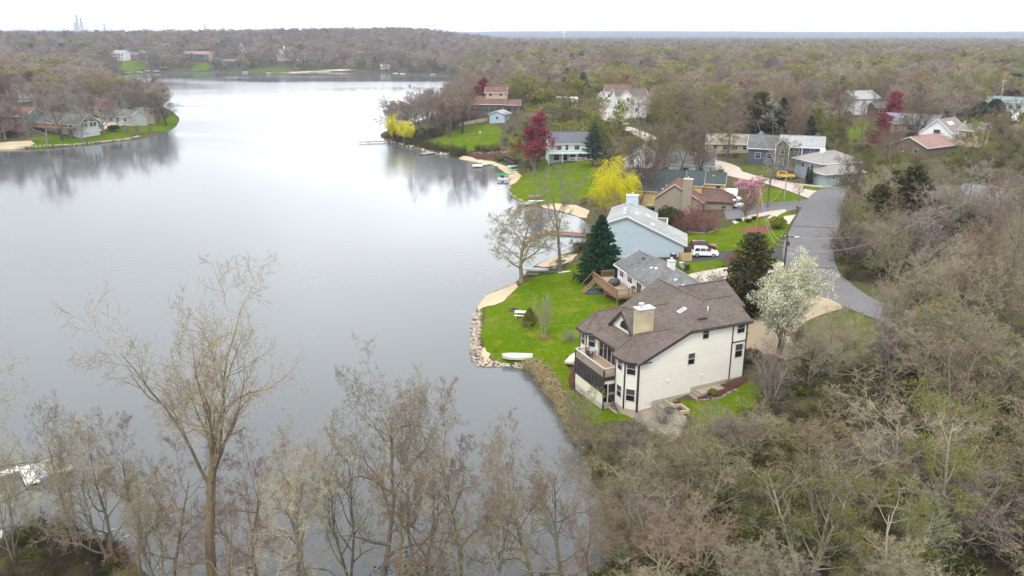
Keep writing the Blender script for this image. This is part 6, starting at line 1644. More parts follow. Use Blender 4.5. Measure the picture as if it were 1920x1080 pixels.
def leafm(name, c, v=.3, ov=.12, hue=0.0): return mat(name, c, .8, v, .8, 0, None, ov*1.4, .15, hue=hue)
BK = {n: mat('bark_'+n, c, .95, .35, 5, .3, None, .26, .1, stretch=(1,1,.25), hue=.022) for n, c in dict(grey=(.175,.155,.12), tan=(.21,.18,.125), purple=(.155,.115,.108), brown=(.17,.125,.09), olive=(.18,.16,.095), pale=(.30,.275,.22), dark=(.085,.07,.055)).items()}
TW = {n: mat('twig_'+n, c, .95, .25, 3, 0, None, .22, .1, hue=.018) for n, c in dict(grey=(.225,.205,.168), tan=(.26,.23,.16), straw=(.235,.195,.14), under=(.07,.052,.036), purple=(.175,.14,.125), brown=(.175,.13,.092), olive=(.175,.16,.07), red=(.21,.095,.07)).items()}  # undergrowth twigs are extra dark: woodland floor shade put into their colour
LF = dict(bud=leafm('tan_buds', (.22,.145,.075)), redbud=leafm('red_buds', (.25,.125,.08)), green=leafm('young_green_leaves', (.15,.17,.02), hue=.02), yellow=leafm('yellow_green_leaves', (.12,.128,.026), hue=.02), olive=leafm('olive_catkins', (.16,.15,.04), hue=.02),
          willow=leafm('yellow_willow_leaves', (.64,.58,.012), .5, .05), pear=leafm('white_blossom', (.56,.57,.40), .2, .03), pink=leafm('pink_blossom', (.50,.25,.30), .25, .03), red=leafm('crimson_maple_flowers', (.20,.04,.05), .35, .08),
          plum=leafm('plum_leaves', (.15,.045,.055), .35, .05), spruce=leafm('spruce_needles', (.022,.055,.022), .5, .06), cedar=leafm('cedar_sprays', (.075,.072,.024), .45, .06), pine=leafm('pine_needles', (.03,.055,.035), .5, .1), blue=leafm('blue_spruce_needles', (.055,.085,.075), .4, .04),
          box=leafm('boxwood_leaves', (.05,.065,.015), .4, .06), yew=leafm('cone_shrub_leaves', (.13,.12,.02), .4, .03), forsythia=leafm('forsythia_flowers', (.30,.27,.01), .3, .04), reed=leafm('dry_reeds', (.34,.27,.15), .3, .06), moss=leafm('undergrowth_leaves', (.085,.095,.018), .4, .2, hue=.03))
PROTO = {}; MAKE = {}
def extent(T):
    V = np.vstack([v for v, f, m in T.t+T.c]); return float(np.percentile(V[:, 2], 99.8)), float(np.percentile(np.hypot(V[:, 0]-np.median(V[:, 0]), V[:, 1]-np.median(V[:, 1])), 97))
def proto(key, T, bark, crown):
    a, b = T.meshes(BK[bark], crown); h, w = extent(T); PROTO[key] = (a, b, h, w); MAKE[key] = (T, bark, crown); return key
def tree(key, loc, label, cat='tree', H=None, rz=None, group=None, name=None, sx=1.0):
    a, b, h, w_ = PROTO[key]
    t = thing(name or 'tree', label, cat, loc, rng.uniform(0, 6.28) if rz is None else rz, group)
    s = (H or h)/h; t.scale = (s*sx, s*sx, s)
    obj('trunk', a, t); obj('crown', b, t)
    return t
def top_h(b, top_py):
    lo, hi = .3, 60
    for _ in range(30):
        h = (lo+hi)/2
        if proj((b[0], b[1], b[2]+h))[1] > top_py: lo = h
        else: hi = h
    return h
def tree_px(key, base, top, label, cat='tree', group=None, name=None, rz=None, sx=1.0, H=None, wpx=None):
    b = gp(*base); H = H or top_h(b, top)
    if wpx:      # crown width as photographed
        zc = proj((b[0], b[1], b[2]+H*.6))[2]
        sx = min(1.9, max(.5, wpx/2*zc/FPX/(PROTO[key][3]*H/PROTO[key][2])))
    return tree(key, (b[0], b[1], b[2]-.05), label, cat, H, rz, group, name, sx)

# near bare trees (the bank under the camera)
proto('cottonwood', bare(11, 23, .40, 7, (14, 40), 5, (0,7,7,6,3), (.6,.58,.54,.52,.6), .15, .05, .46, leader=False, thick=.74, sub_ang=(28,60), minr=.0135, buds=700, bud_size=.035, segs=(7,7,5,3,2,2), t0=.2), 'olive', [TW['tan'], LF['olive']])
proto('oak1', bare(21, 17, .16, 13, (32, 66), 5, (0,7,6,6,3), (.68,.58,.54,.52,.55), .23, .05, .38, thick=.74, sub_ang=(32,66), minr=.0135, buds=400, bud_size=.035, segs=(7,6,5,3,2,2)), 'grey', [TW['tan'], LF['bud']])
proto('oak2', bare(22, 16, .2, 11, (28, 60), 5, (0,7,6,6,3), (.66,.58,.54,.52,.55), .25, .055, .34, thick=.74, lean=(.12,.05), sub_ang=(30,68), minr=.0135, buds=7000, bud_size=.04, segs=(7,6,5,3,2,2)), 'olive', [TW['brown'], LF['redbud']])
proto('ash', bare(23, 17, .2, 10, (22, 54), 5, (0,6,6,6,3), (.64,.57,.54,.52,.55), .18, .07, .28, thick=.72, stems=2, stem_ang=(5,18), sub_ang=(28,60), minr=.0135, buds=1500, bud_size=.032, segs=(7,6,5,3,2,2)), 'grey', [TW['tan'], LF['redbud']])
proto('thicket1', bare(31, 8, .12, 7, (20, 55), 4, (0,6,5,4), (.55,.6,.55,.5), .20, .05, .12, stems=9, stem_ang=(8,42), sub_ang=(28,65), minr=.0125, segs=(5,4,3,2,2), sides=(5,4,3,3,3)), 'pale', [TW['purple'], LF['bud']])
proto('thicket2', bare(32, 7, .1, 7, (20, 55), 4, (0,6,5,4), (.55,.6,.55,.5), .18, .05, .12, stems=8, stem_ang=(8,45), sub_ang=(28,65), minr=.0125, buds=2600, bud_size=.06, segs=(5,4,3,2,2), sides=(5,4,3,3,3)), 'pale', [TW['straw'], LF['olive']])
proto('sapling', bare(33, 11, .2, 10, (25, 55), 4, (0,6,5,5), (.45,.55,.5,.5), .13, .07, .12, stems=3, stem_ang=(4,18), sub_ang=(28,60), minr=.011, buds=6000, bud_size=.055, segs=(6,4,3,2,2), sides=(6,4,3,3,3)), 'pale', [TW['grey'], LF['yellow']])
proto('rusty', bare(34, 12, .25, 9, (25, 55), 4, (0,7,6,4), (.5,.55,.5,.5), .14, .06, .16, stems=2, stem_ang=(4,16), sub_ang=(28,60), minr=.0125, buds=4500, bud_size=.05, segs=(6,5,3,2,2), sides=(6,4,3,3,3)), 'pale', [TW['straw'], LF['bud']])
proto('leafy', bare(35, 12, .2, 9, (25, 60), 4, (0,7,6,5), (.52,.55,.5,.5), .13, .05, .17, sub_ang=(28,60), minr=.011, buds=6500, bud_size=.05, segs=(6,5,3,2,2), sides=(6,4,3,3,3), bud_spread=.14), 'pale', [TW['olive'], LF['yellow']])
# middle distance
for i, (bk, tw) in enumerate((('grey','grey'),('brown','brown'),('purple','purple'),('grey','tan'))):
    proto('mid%d' % i, bare(40+i, 15, .25, 8, (26, 56), 4, (0,6,6,6), (.6,.56,.52,.55), .15, .05, .24, sub_ang=(30,64), minr=.025, segs=(5,4,3,2,2), sides=(6,4,3,3,3)), bk, [TW[tw], LF['bud']])
for i, (sd, tw) in enumerate(((141,'grey'),(142,'brown'),(143,'purple'))):
    proto('shore_oak%d' % i, bare(sd, 15, .24, 11, (34, 68), 4, (0,7,6,6), (.66,.58,.54,.55), .17, .05, .42, sub_ang=(32,66), minr=.034, segs=(5,5,3,2,2), sides=(7,5,4,3,3)), ('grey','dark','brown')[i], [TW[tw], LF['bud']])
proto('mid_vase', bare(46, 16, .12, 8, (14, 40), 4, (0,6,6,6), (.6,.56,.52,.55), .10, .07, .2, stems=4, stem_ang=(6,26), sub_ang=(24,55), minr=.025, segs=(5,4,3,2,2), sides=(6,4,3,3,3)), 'brown', [TW['brown'], LF['bud']])
proto('mid_green', bare(47, 14, .22, 9, (26, 58), 4, (0,6,6,4), (.6,.55,.5,.5), .14, .05, .22, sub_ang=(30,64), minr=.025, buds=5200, bud_size=.15, segs=(5,4,3,2,2), sides=(6,4,3,3,3), bud_spread=.3), 'brown', [TW['olive'], LF['green']])
proto('mid_olive', bare(48, 15, .2, 9, (26, 58), 4, (0,6,6,5), (.6,.55,.5,.5), .14, .05, .22, sub_ang=(30,64), minr=.025, buds=4200, bud_size=.12, segs=(5,4,3,2,2), sides=(6,4,3,3,3), bud_spread=.3), 'grey', [TW['olive'], LF['olive']])
proto('mid_yellow', bare(49, 12, .2, 9, (26, 58), 4, (0,6,6,4), (.6,.55,.5,.5), .14, .05, .2, sub_ang=(30,64), minr=.025, buds=6500, bud_size=.15, segs=(5,4,3,2,2), sides=(6,4,3,3,3), bud_spread=.3), 'brown', [TW['olive'], LF['yellow']])
proto('red_maple', bare(50, 12, .06, 26, (30, 62), 4, (0,7,6,5), (.50,.5,.5,.5), .10, .08, .2, sub_ang=(25,58), minr=.014, buds=9500, bud_size=.12, segs=(6,4,3,2,2), sides=(6,4,3,3,3), bud_spread=.25, fall=.75), 'purple', [TW['red'], LF['red']])
# singles
proto('budding_oak', bare(161, 13.5, .22, 17, (32, 74), 5, (0,7,7,6,5), (.62,.56,.52,.5,.5), .15, .06, .34, thick=.7, lean=(-.07,0), sub_ang=(30,64), minr=.014, buds=4500, bud_size=.085, segs=(7,7,5,3,2,2)), 'olive', [TW['tan'], LF['olive']])
proto('elm', bare(162, 17, .42, 7, (18, 44), 5, (0,6,6,6,5), (.56,.55,.52,.5,.5), .11, .07, .32, thick=.72, sub_ang=(26,56), minr=.015, segs=(7,6,5,3,2,2)), 'grey', [TW['grey'], LF['bud']])
proto('willow', willow(62, 13, 9, 2600, 24000), 'brown', [TW['tan'], LF['willow']])
proto('pear', bare(63, 14, .22, 11, (14, 40), 4, (0,8,7,5), (.55,.5,.5,.45), .09, .05, .13, stems=7, stem_ang=(4,28), sub_ang=(24,58), minr=.0135, buds=30000, bud_size=.10, segs=(6,5,3,2,2), sides=(6,4,3,3,3), bud_spread=.16, t0=.32), 'tan', [TW['tan'], LF['pear']])
proto('cherry', bare(64, 6, .15, 10, (35, 70), 4, (0,6,6,5), (.62,.55,.5,.5), .14, .02, .14, sub_ang=(30,65), minr=.010, buds=6000, bud_size=.10, segs=(5,4,3,2,2), sides=(6,4,3,3,3), bud_spread=.16), 'brown', [TW['brown'], LF['pink']])
proto('plum', bare(65, 6.5, .1, 10, (25, 60), 4, (0,6,6,5), (.6,.55,.5,.5), .13, .05, .1, stems=4, stem_ang=(8,35), sub_ang=(28,62), minr=.010, buds=2200, bud_size=.08, segs=(5,4,3,2,2), sides=(5,4,3,3,3), bud_spread=.16), 'purple', [TW['red'], LF['plum']])
proto('birch', bare(66, 7, .15, 10, (8, 26), 4, (0,6,5,4), (.5,.5,.5,.5), .06, .09, .07, stems=5, stem_ang=(3,16), sub_ang=(15,40), minr=.007, segs=(6,4,3,2,2), sides=(5,3,3,3,3)), 'pale', [TW['tan'], LF['bud']])
proto('spruce', conifer(67, 11, 4.6, 36, 14, 44, .27, .75), 'dark', [BK['dark'], LF['spruce']])
proto('blue_spruce', conifer(68, 8, 3.0, 24, 11, 20, .26, .9), 'dark', [BK['dark'], LF['blue']])
proto('pine', conifer(69, 14, 3.6, 22, 9, 22, .32, .6, -.1, .2), 'dark', [BK['dark'], LF['pine']])
proto('arborvitae', conifer(70, 4.5, .7, 26, 9, 10, .14, .5, .5), 'dark', [BK['dark'], LF['cedar']])
def cedar(seed, H, W):
    T = blob(seed, H, W, 15000, .17, 46, .2, .5, (1.2,.75)); return T
proto('cedar', conifer(71, 11, 4.3, 30, 11, 40, .27, .5, .15), 'dark', [BK['brown'], LF['cedar']])
proto('dark_evergreen', cedar(72, 10, 7), 'dark', [BK['dark'], LF['spruce']])
proto('cone_shrub', blob(73, 2.4, 2.0, 5000, .07, 30, .2, .45, (1.45,.35)), 'dark', [BK['brown'], LF['yew']])
proto('round_shrub', blob(74, 3.2, 4.2, 5000, .13, 26, .4, .45), 'dark', [BK['dark'], LF['box']])
proto('green_bush', blob(75, 2.2, 2.6, 2600, .12, 16, .3, .45), 'dark', [BK['brown'], LF['green']])
proto('bush', bare(76, 2.6, .1, 6, (20, 60), 3, (0,6,6), (.6,.6,.55), .2, .05, .035, stems=9, stem_ang=(10,50), sub_ang=(28,65), minr=.008, segs=(4,3,2,2), sides=(4,3,3,3)), 'grey', [TW['grey'], LF['bud']])

# ---------------- landmark trees
G_NEAR = 'bare trees on the bank below the camera'
tree_px('cottonwood', (398,1122), 522, 'tallest bare tree on the near bank with ascending forked limbs', group=G_NEAR, rz=.4, wpx=440)
tree_px('oak1', (715,1105), 655, 'broad pale bare oak standing in front of the middle of the near water', group=G_NEAR, rz=1.0, wpx=290)
tree_px('ash', (790,1112), 690, 'twin-stemmed grey bare tree right of the broad pale oak', group=G_NEAR, rz=2.0, wpx=230)
tree_px('oak2', (865,1108), 720, 'crooked bare tree between the twin-stemmed tree and the bent one', group=G_NEAR, rz=3.1, wpx=230)
tree_px('oak2', (1000,1112), 770, 'bent bare tree with tangled limbs in front of the scrubby shore', group=G_NEAR, rz=4.2, wpx=270)
tree_px('ash', (655,1100), 775, 'slim bare tree just left of the broad pale oak', group=G_NEAR, rz=5.1, wpx=170)
tree_px('oak2', (330,1100), 800, 'low bare tree with reddish twig tips left of the tallest trunk', group=G_NEAR, rz=.7, wpx=250)
tree_px('oak2', (485,1098), 775, 'bare tree leaning right with reddish tips, right of the tallest trunk', group=G_NEAR, rz=6.0, wpx=280)
tree_px('ash', (215,1062), 775, 'twin-stemmed tree with rusty tips beside the driftwood planks', group=G_NEAR, rz=.2, wpx=215)
tree_px('oak2', (262,1078), 790, 'crooked rusty-tipped tree next to the white block on the bank', group=G_NEAR, rz=2.6, wpx=215)
tree_px('ash', (150,1040), 735, 'slim tan-topped tree right of the swim raft with white panel', group=G_NEAR, rz=1.4, wpx=100)
tree_px('ash', (25,1062), 800, 'thin dark-stemmed tree at the lower left corner', group=G_NEAR, rz=3.3, wpx=95)
tree_px('oak1', (-95,1040), 640, 'bare tree at the left edge reaching its limbs over the water', group=G_NEAR, rz=2.2, wpx=380)
tree_px('oak1', (590,1150), 800, 'bare tree low at the bottom edge between the two tall trees', group=G_NEAR, rz=5.6, wpx=270)
tree_px('oak2', (1110,1120), 850, 'bare tree at the bottom edge where the scrub meets the water', group=G_NEAR, rz=5.0, wpx=230)

for i, (bx, by, ty, k, lab, w) in enumerate(((555,1112,790,'oak1','pale bare tree between the tallest tree and the broad pale oak',220),(740,1150,760,'oak2','dark crooked tree just in front of the broad pale oak',200),(925,1130,800,'ash','slim bare tree left of the bent one',170),(1060,1120,800,'oak1','spreading bare tree at the foot of the scrub',210),
        (300,1125,850,'ash','thin tree at the bottom edge near the driftwood stub',160),(440,1130,870,'oak2','low crooked tree at the bottom edge right of the tallest trunk',190))):
    tree_px(k, (bx,by), ty, lab, group=G_NEAR, rz=i*1.1+.5, wpx=w)
tree_px('budding_oak', (977,530), 378, 'wide budding oak leaning over the water at the sand point', rz=0.0, wpx=170)
tree_px('elm', (1050,512), 306, 'tall bare tree with high forks beside the small sand beach', rz=1.2, wpx=112)
tree_px('spruce', (1125,526), 404, 'big dark green spruce left of the ranch house', rz=0, wpx=86)
tree_px('willow', (1136,436), 291, 'bright yellow willow behind the light blue house', rz=.5, wpx=102)
tree_px('cone_shrub', (993,613), 577, 'cone shaped olive shrub beside the picnic table', 'shrub', name='shrub', wpx=27)
tree_px('birch', (1022,633), 545, 'pale multi-stemmed leafless birch in a mulch ring', wpx=44)
tree_px('red_maple', (1003,322), 210, 'tall crimson red maple left of the white deck house', rz=.3, wpx=84)
tree_px('pear', (1462,665), 478, 'white blossoming pear tree beside the tan driveway', rz=1.2, wpx=152)
tree_px('cedar', (1402,588), 436, 'dark olive cedar behind the white blossoming pear', rz=.2, wpx=104)
tree_px('cedar', (1384,590), 520, 'lower dark cedar between the cream house roof and the pear', rz=1.9, wpx=60)
tree_px('cherry', (1397,390), 330, 'pink blossoming cherry right of the yellow house', wpx=66)
tree_px('plum', (1280,434), 392, 'dark plum tree against the left half of the taupe wall', wpx=62)
tree_px('plum', (1324,436), 376, 'dark plum tree in front of the taupe garage', rz=2, wpx=84)
tree_px('round_shrub', (1256,424), 388, 'olive green rounded shrub at the left corner of the taupe house', 'shrub', name='shrub', wpx=50)
tree_px('plum', (1378,497), 462, 'low plum coloured bush beside the parked white SUV', 'shrub', name='shrub', wpx=52)
tree_px('mid_vase', (1397,414), 338, 'pruned bare tree with cut limbs on the taupe house lawn', sx=.8)
tree_px('mid0', (1440,388), 250, 'spreading bare tree behind the wooden utility pole', rz=.4, wpx=96)
tree_px('mid3', (1498,378), 332, 'small bare tree on the corner lawn by the street', wpx=44)
tree_px('mid1', (1364,296), 190, 'large bare tree with thick trunk in front of the tan ranch', wpx=100)
for i, (bx, by, ty, k, lab) in enumerate(((1194,393,215,'mid_vase','bare brown tree with many stems left of the yellow house'),(1238,338,212,'mid_vase','tall vase-shaped bare tree behind the yellow house roof'),(1275,330,205,'mid2','purple-grey bare tree rising behind the dark green roof'),(1310,333,200,'mid_vase','vase-shaped bare tree in front of the white house long roof'),(1180,372,238,'mid1','bare brown tree between the willow and the yellow house'))):
    tree_px(k, (bx,by), ty, lab, rz=i*1.3, wpx=95)
tree_px('mid_green', (1128,292), 178, 'large yellow-green budding tree right of the white deck house', rz=.9, wpx=130)
tree_px('pine', (1112,312), 232, 'dark green pine beneath the large budding tree', wpx=44)
tree_px('mid_olive', (1078,262), 165, 'olive budding tree behind the deck house', wpx=90)
tree_px('shore_oak2', (728,250), 178, 'bare oak at the very tip of the wooded point', rz=1, wpx=64)
tree_px('shore_oak0', (776,262), 158, 'bare oak with a green-stained trunk second from the tip of the point', rz=2, wpx=78)
tree_px('shore_oak1', (842,258), 150, 'tall grey bare oak in front of the point house', rz=3, wpx=82)
tree_px('shore_oak1', (866,250), 152, 'grey bare oak at the left end of the point house', rz=4, wpx=86)
tree_px('willow', (737,268), 213, 'small yellow willow at the tip of the wooded point', rz=.5, wpx=42)
tree_px('willow', (757,272), 226, 'second small yellow willow drooping to the water on the point', rz=1.8, wpx=40)
tree_px('red_maple', (902,210), 146, 'dull red tree rising behind the point house', rz=.3, wpx=52)
tree_px('mid_yellow', (1228,226), 186, 'orange-yellow tree beside the tall cream house', wpx=54)
G_LEFT = 'big bare oaks on the left peninsula'
for i, (bx, by, ty, k, lab) in enumerate(((88,270,158,'shore_oak0','bare oak nearest the shore in front of the chalet deck'),(118,263,168,'shore_oak1','bare oak in front of the chalet middle'),(154,265,200,'shore_oak0','small leaning bare oak in front of the chalet glazed gable'),(195,250,176,'shore_oak2','bare oak beside the blue car on the left peninsula'),(225,243,192,'shore_oak0','leaning bare oak in front of the low grey ranch'),
      (256,228,150,'shore_oak0','tall bare oak left of the tan tower'),(275,231,148,'shore_oak2','tall bare oak right of the tan tower'),(298,228,156,'shore_oak0','bare oak second from the peninsula tip'),(313,236,165,'shore_oak1','bare oak standing alone at the grassy peninsula tip'),(285,226,158,'shore_oak0','bare oak behind the tower among the tip oaks'),
      (50,232,160,'shore_oak2','bare oak behind the green house'),(20,212,150,'shore_oak1','bare oak at the left edge behind the green house'),(140,225,145,'shore_oak0','bare oak behind the chalet roof'),(175,222,140,'shore_oak2','tall bare oak behind the dull red roof'),(235,220,140,'shore_oak1','bare oak between the dull red roof and the tower'))):
    tree_px(k, (bx,by), ty, lab, group=G_LEFT, rz=i*.9, wpx=78 if by-ty > 70 else 60)
for bx, by, ty, lab in ((258,252,232,'brown bare shrub over the water near the peninsula tip'),(282,248,234,'bare shrub left of the grassy peninsula tip'),(240,252,236,'reddish bare shrub right of the peninsula lawn')): tree_px('thicket1', (bx,by), ty, lab, 'shrub', name='shrub')
tree_px('round_shrub', (213,247), 234, 'round evergreen shrub by the blue car', 'shrub', name='shrub'); tree_px('round_shrub', (18,258), 244, 'rounded green shrub below the green house', 'shrub', name='shrub')
tree_px('red_maple', (22,178), 152, 'dull red tree on the far left lane')
tree_px('spruce', (1462,262), 184, 'dark evergreen right of the navy gabled house', wpx=54); tree_px('cedar', (1421,262), 172, 'olive evergreen behind the navy gabled house', wpx=66)
tree_px('mid_yellow', (1538,282), 202, 'yellow-green tree behind the navy and blue-grey houses', sx=1.2); tree_px('mid_yellow', (1562,290), 215, 'second yellow-green tree left of the hillside lawn'); tree_px('pine', (1515,285), 216, 'dark pine in front of the yellow-green tree')
tree_px('red_maple', (1672,238), 172, 'crimson tree right of the porch house', wpx=52); tree_px('red_maple', (1655,285), 214, 'crimson tree below the porch house, nearer of the pair', rz=2, wpx=56)
tree_px('mid2', (1770,196), 120, 'large reddish bare tree above the white bungalow', wpx=86)
tree_px('blue_spruce', (1811,272), 217, 'blue-grey spruce at the right corner of the balcony house', wpx=28)
for bx, by, ty, lab in ((1852,250,225,'large round evergreen shrub on the hillside lawn, left of two'),(1869,249,230,'round evergreen shrub on the hillside lawn, right of two'),(1829,232,214,'dark round shrub above the blue spruce'),(1790,226,213,'yellow-green round shrub behind the balcony house')): tree_px('round_shrub', (bx,by), ty, lab, 'shrub', name='shrub')
for bx, by, ty, lab in ((1862,226,185,'dark evergreen right of the dark hedge near the teal house'),(1835,226,190,'dark evergreen hedge tree in the middle of the hedge'),(1808,224,190,'dark evergreen hedge tree at the left of the hedge'),(1895,190,138,'tall dark pine near the slate blue roof')): tree_px('dark_evergreen', (bx,by), ty, lab)
for bx, by, ty, k, lab in ((1662,430,318,'cedar','dark green evergreen rising from the grey trees across the road'),(1700,440,310,'cedar','tall olive evergreen across the road, right of the dark green one'),(1640,455,345,'cedar','olive evergreen nearest the road bend')): tree_px(k, (bx,by), ty, lab)
tree_px('arborvitae', (1513,345), 312, 'slim dark arborvitae beside the hip roofed house, left one', 'shrub', name='shrub'); tree_px('arborvitae', (1519,346), 315, 'slim dark arborvitae beside the hip roofed house, right one', 'shrub', name='shrub')
for bx, by, lab in ((898,283,'green shrub in the point mulch bed, left'),(912,284,'rounded shrub in the point mulch bed, middle'),(928,283,'spreading shrub in the point mulch bed, right'),(935,302,'green shrub at the end of the mulch bed above the white dock')): tree_px('green_bush', (bx,by), by-13, lab, 'shrub', name='shrub')
tree_px('green_bush', (1337,741), 729, 'small green shrub in the curved mulch bed', 'shrub', name='shrub')
tree_px('bush', (1245,795), 755, 'grey leafless bush on the stone patio', 'shrub', name='shrub'); tree_px('bush', (1205,806), 775, 'grey leafless bush on the left edge of the stone patio', 'shrub', name='shrub'); tree_px('thicket1', (1288,815), 775, 'purple-brown bush at the right edge of the stone patio', 'shrub', name='shrub'); tree_px('thicket2', (1235,838), 795, 'tan bush at the near edge of the stone patio', 'shrub', name='shrub'); tree_px('bush', (1070,640), 612, 'faint grey leafless bush by the lake side of the cream house', 'shrub', name='shrub')
tree_px('round_shrub', (1402,683), 655, 'dark evergreen shrub at the rear corner of the cream house', 'shrub', name='shrub')
for bx, by, lab in ((1385,416,'low dark shrub at the foot of the pruned tree, left'),(1403,417,'low dark shrub at the foot of the pruned tree, right'),(1415,412,'low dark shrub along the pale path'),(1455,428,'olive shrub by the pale slab at the roadside')): tree_px('round_shrub' if bx < 1450 else 'green_bush', (bx,by), by-(7 if bx < 1450 else 22), lab, 'shrub', name='shrub')
for bx, by, ty, k, lab, sx in ((1885,585,238,'mid2','very large purple-grey bare tree at the right edge of the photo',1.0),(1800,470,292,'mid0','large bare tree in front of the grey roofed house',1.0),(1840,500,330,'mid2','purple bare tree leaning beside the largest right edge tree',1.0),(1725,520,345,'mid0','grey bare tree above the far side of the road bend',1.1)): tree_px(k, (bx,by), ty, lab, sx=sx)
for bx, by, ty, k, lab, w in ((1702,655,470,'ash','slim grey bare tree rising in front of the road bend end',150),(1775,668,420,'oak1','broad bare tree hiding the lower end of the road',230),(1858,670,330,'oak2','tall bare tree near the right edge in front of the road',210),(1925,700,285,'ash','tall bare tree cut by the right edge of the photo',200),(1650,660,520,'ash','thin bare tree at the near side of the road bend',110)): tree_px(k, (bx,by), ty, lab, wpx=w)
for bx, by, ty, k, lab, w in ((1560,705,560,'ash','thin bare tree standing in front of the dull green lawn',120),(1512,735,590,'ash','slim bare tree in front of the driveway corner',120),(1610,720,600,'oak1','pale bare tree right of the dull green lawn',130),(1440,760,640,'thicket1','purple-brown thicket beside the side lawn of the cream house',120)): tree_px(k, (bx,by), ty, lab, wpx=w)
# ------------------------------------------------------------------ woods
CLEARW = [(np.asarray(c), np.asarray(c).min(0), np.asarray(c).max(0)) for c in CLEAR]
def blocked(P, margin=1.0):
    b = np.zeros(len(P), bool)
    for poly, lo, hi in CLEARW:
        m = ((P > lo-margin) & (P < hi+margin)).all(1)
        if m.any():
            q = P[m]; k = inside(q, poly) | (seg_dist(q, poly, np.roll(poly, -1, 0)) < margin)
            b[np.nonzero(m)[0][k]] = True
    return b
# sight lines the photograph shows to be open: (x0,y0,x1,y1 in the photo, distance of what is seen there)
OPEN = [((1033,252,1106,308),240),((868,166,985,236),318),((800,232,945,292),310),((1148,168,1214,240),300),((1300,296,1600,352),205),((1395,228,1445,258),245),((1420,262,1522,312),205),((1476,292,1596,348),185),
        ((1566,180,1652,224),272),((1728,224,1802,276),218),((1785,206,1915,292),225),((1852,178,1912,208),300),((1180,285,1515,480),173),((0,205,340,284),316),((955,295,1118,392),175),((1456,360,1700,590),125),((1395,555,1640,690),85),
        ((212,106,262,134),930),((360,102,392,132),930),((415,112,445,128),930),((500,126,556,139),930),((445,84,462,100),1100),((518,96,536,112),1010),((1150,236,1330,305),230),((690,235,760,275),300),((860,270,1110,560),105),((1060,690,1425,806),74),((1380,222,1530,425),150),((1600,214,1632,262),260),((1760,372,1875,408),140),((1665,268,1745,293),205),((1838,142,1874,158),400),((1355,255,1435,288),225),((20,160,60,184),420),((1128,160,1170,190),310)]
OPEN_N = np.array([list(r)+[d] for r, d in OPEN], float)
def hides(P, H, hw, p_keep=None):
    """True where a tree of height H would stand in one of the open sight lines"""
    z = height(P); x, y = P[:, 0], P[:, 1]
    b = np.zeros(len(P), bool)
    zc0 = y*_c-(z-CAM_H)*_s; px = 960+FPX*x/zc0; yb = 540-FPX*(y*_s+(z-CAM_H)*_c)/zc0
    zt = z+H-CAM_H; zc1 = y*_c-zt*_s; yt = 540-FPX*(y*_s+zt*_c)/zc1
    w = hw*FPX/zc0; d = np.hypot(x, y)
    for x0, y0, x1, y1, D in OPEN_N:
        b |= (d < D-1) & (px+w*.8 > x0) & (px-w*.8 < x1) & (yb > y0) & (yt < y1)
    return b, z, px, yb, yt
r7 = np.random.default_rng(99)
def ring(d0, d1, sp, az0=-41, az1=41):
    """jittered points in the sector, spacing sp"""
    x0 = d1*math.sin(math.radians(az0)); x1 = d1*math.sin(math.radians(az1))
    gx, gy = np.meshgrid(np.arange(x0, x1, sp), np.arange(d0*math.cos(math.radians(41)), d1, sp))
    P = np.stack([gx.ravel(), gy.ravel()], 1)+r7.uniform(-.48, .48, (gx.size, 2))*sp
    d = np.hypot(P[:, 0], P[:, 1]); a = np.degrees(np.arctan2(P[:, 0], P[:, 1]))
    return P[(d >= d0) & (d < d1) & (a > az0) & (a < az1)]

LAND = [('the cream house', *gp(1300,690)[:2]), ('the tan driveway', *gp(1480,620)[:2]), ('the road bend', *gp(1570,500)[:2]), ('the grey roofed house', *gp(1815,408)[:2]), ('the balcony house', *gp(1752,276)[:2]), ('the porch house', *gp(1601,217)[:2]),
        ('the hip roofed house', *gp(1528,345)[:2]), ('the navy house', *gp(1486,313)[:2]), ('the tan ranch', *gp(1392,287)[:2]), ('the tall cream house', *gp(1183,221)[:2]), ('the deck house', *gp(1071,301)[:2]), ('the point house', *gp(905,217)[:2]), ('the white house', *gp(1198,329)[:2]),
        ('the teal house', *gp(1882,209)[:2]), ('the brown ranch', *gp(1702,292)[:2]), ('the chalet', *gp(120,252)[:2]), ('the green house', *gp(28,243)[:2]), ('the near scrub shore', *gp(1130,930)[:2]), ('the stone patio', *gp(1240,800)[:2]), ('the lower right corner', *gp(1750,980)[:2]), ('the right edge of the road', *gp(1850,620)[:2])]
LXY = np.array([[a, b] for _, a, b in LAND])
def where(p):
    d = np.hypot(*(LXY-p[:2]).T); i = int(d.argmin()); n, x, y = LAND[i]
    dx, dy = p[0]-x, p[1]-y
    rel = 'beyond' if dy > abs(dx) else 'in front of' if -dy > abs(dx) else 'right of' if dx > 0 else 'left of'
    return rel+' '+n
DESC = dict(shore_oak0='thick grey bare oak', shore_oak1='thick dark bare oak', shore_oak2='thick brown bare oak', mid0='grey bare tree', mid1='brown bare tree', mid2='purple-brown bare tree', mid3='pale twigged bare tree', mid_vase='many-stemmed bare tree', mid_green='young green leafed tree', mid_olive='olive budding tree', mid_yellow='yellow-green budding tree', red_maple='crimson flowering tree', pine='dark pine', cedar='olive cedar', dark_evergreen='dark evergreen',
            oak1='broad bare oak', oak2='crooked bare tree', ash='slim bare tree', thicket1='purple-brown leafless thicket', thicket2='tan leafless thicket', sapling='pale sapling with yellow-green buds', rusty='rusty budded tree', leafy='yellow-green leafing tree', bush='small leafless bush')
used_labels = {}
SIZES = ('low', 'smallish', 'middling', 'tall', 'towering')
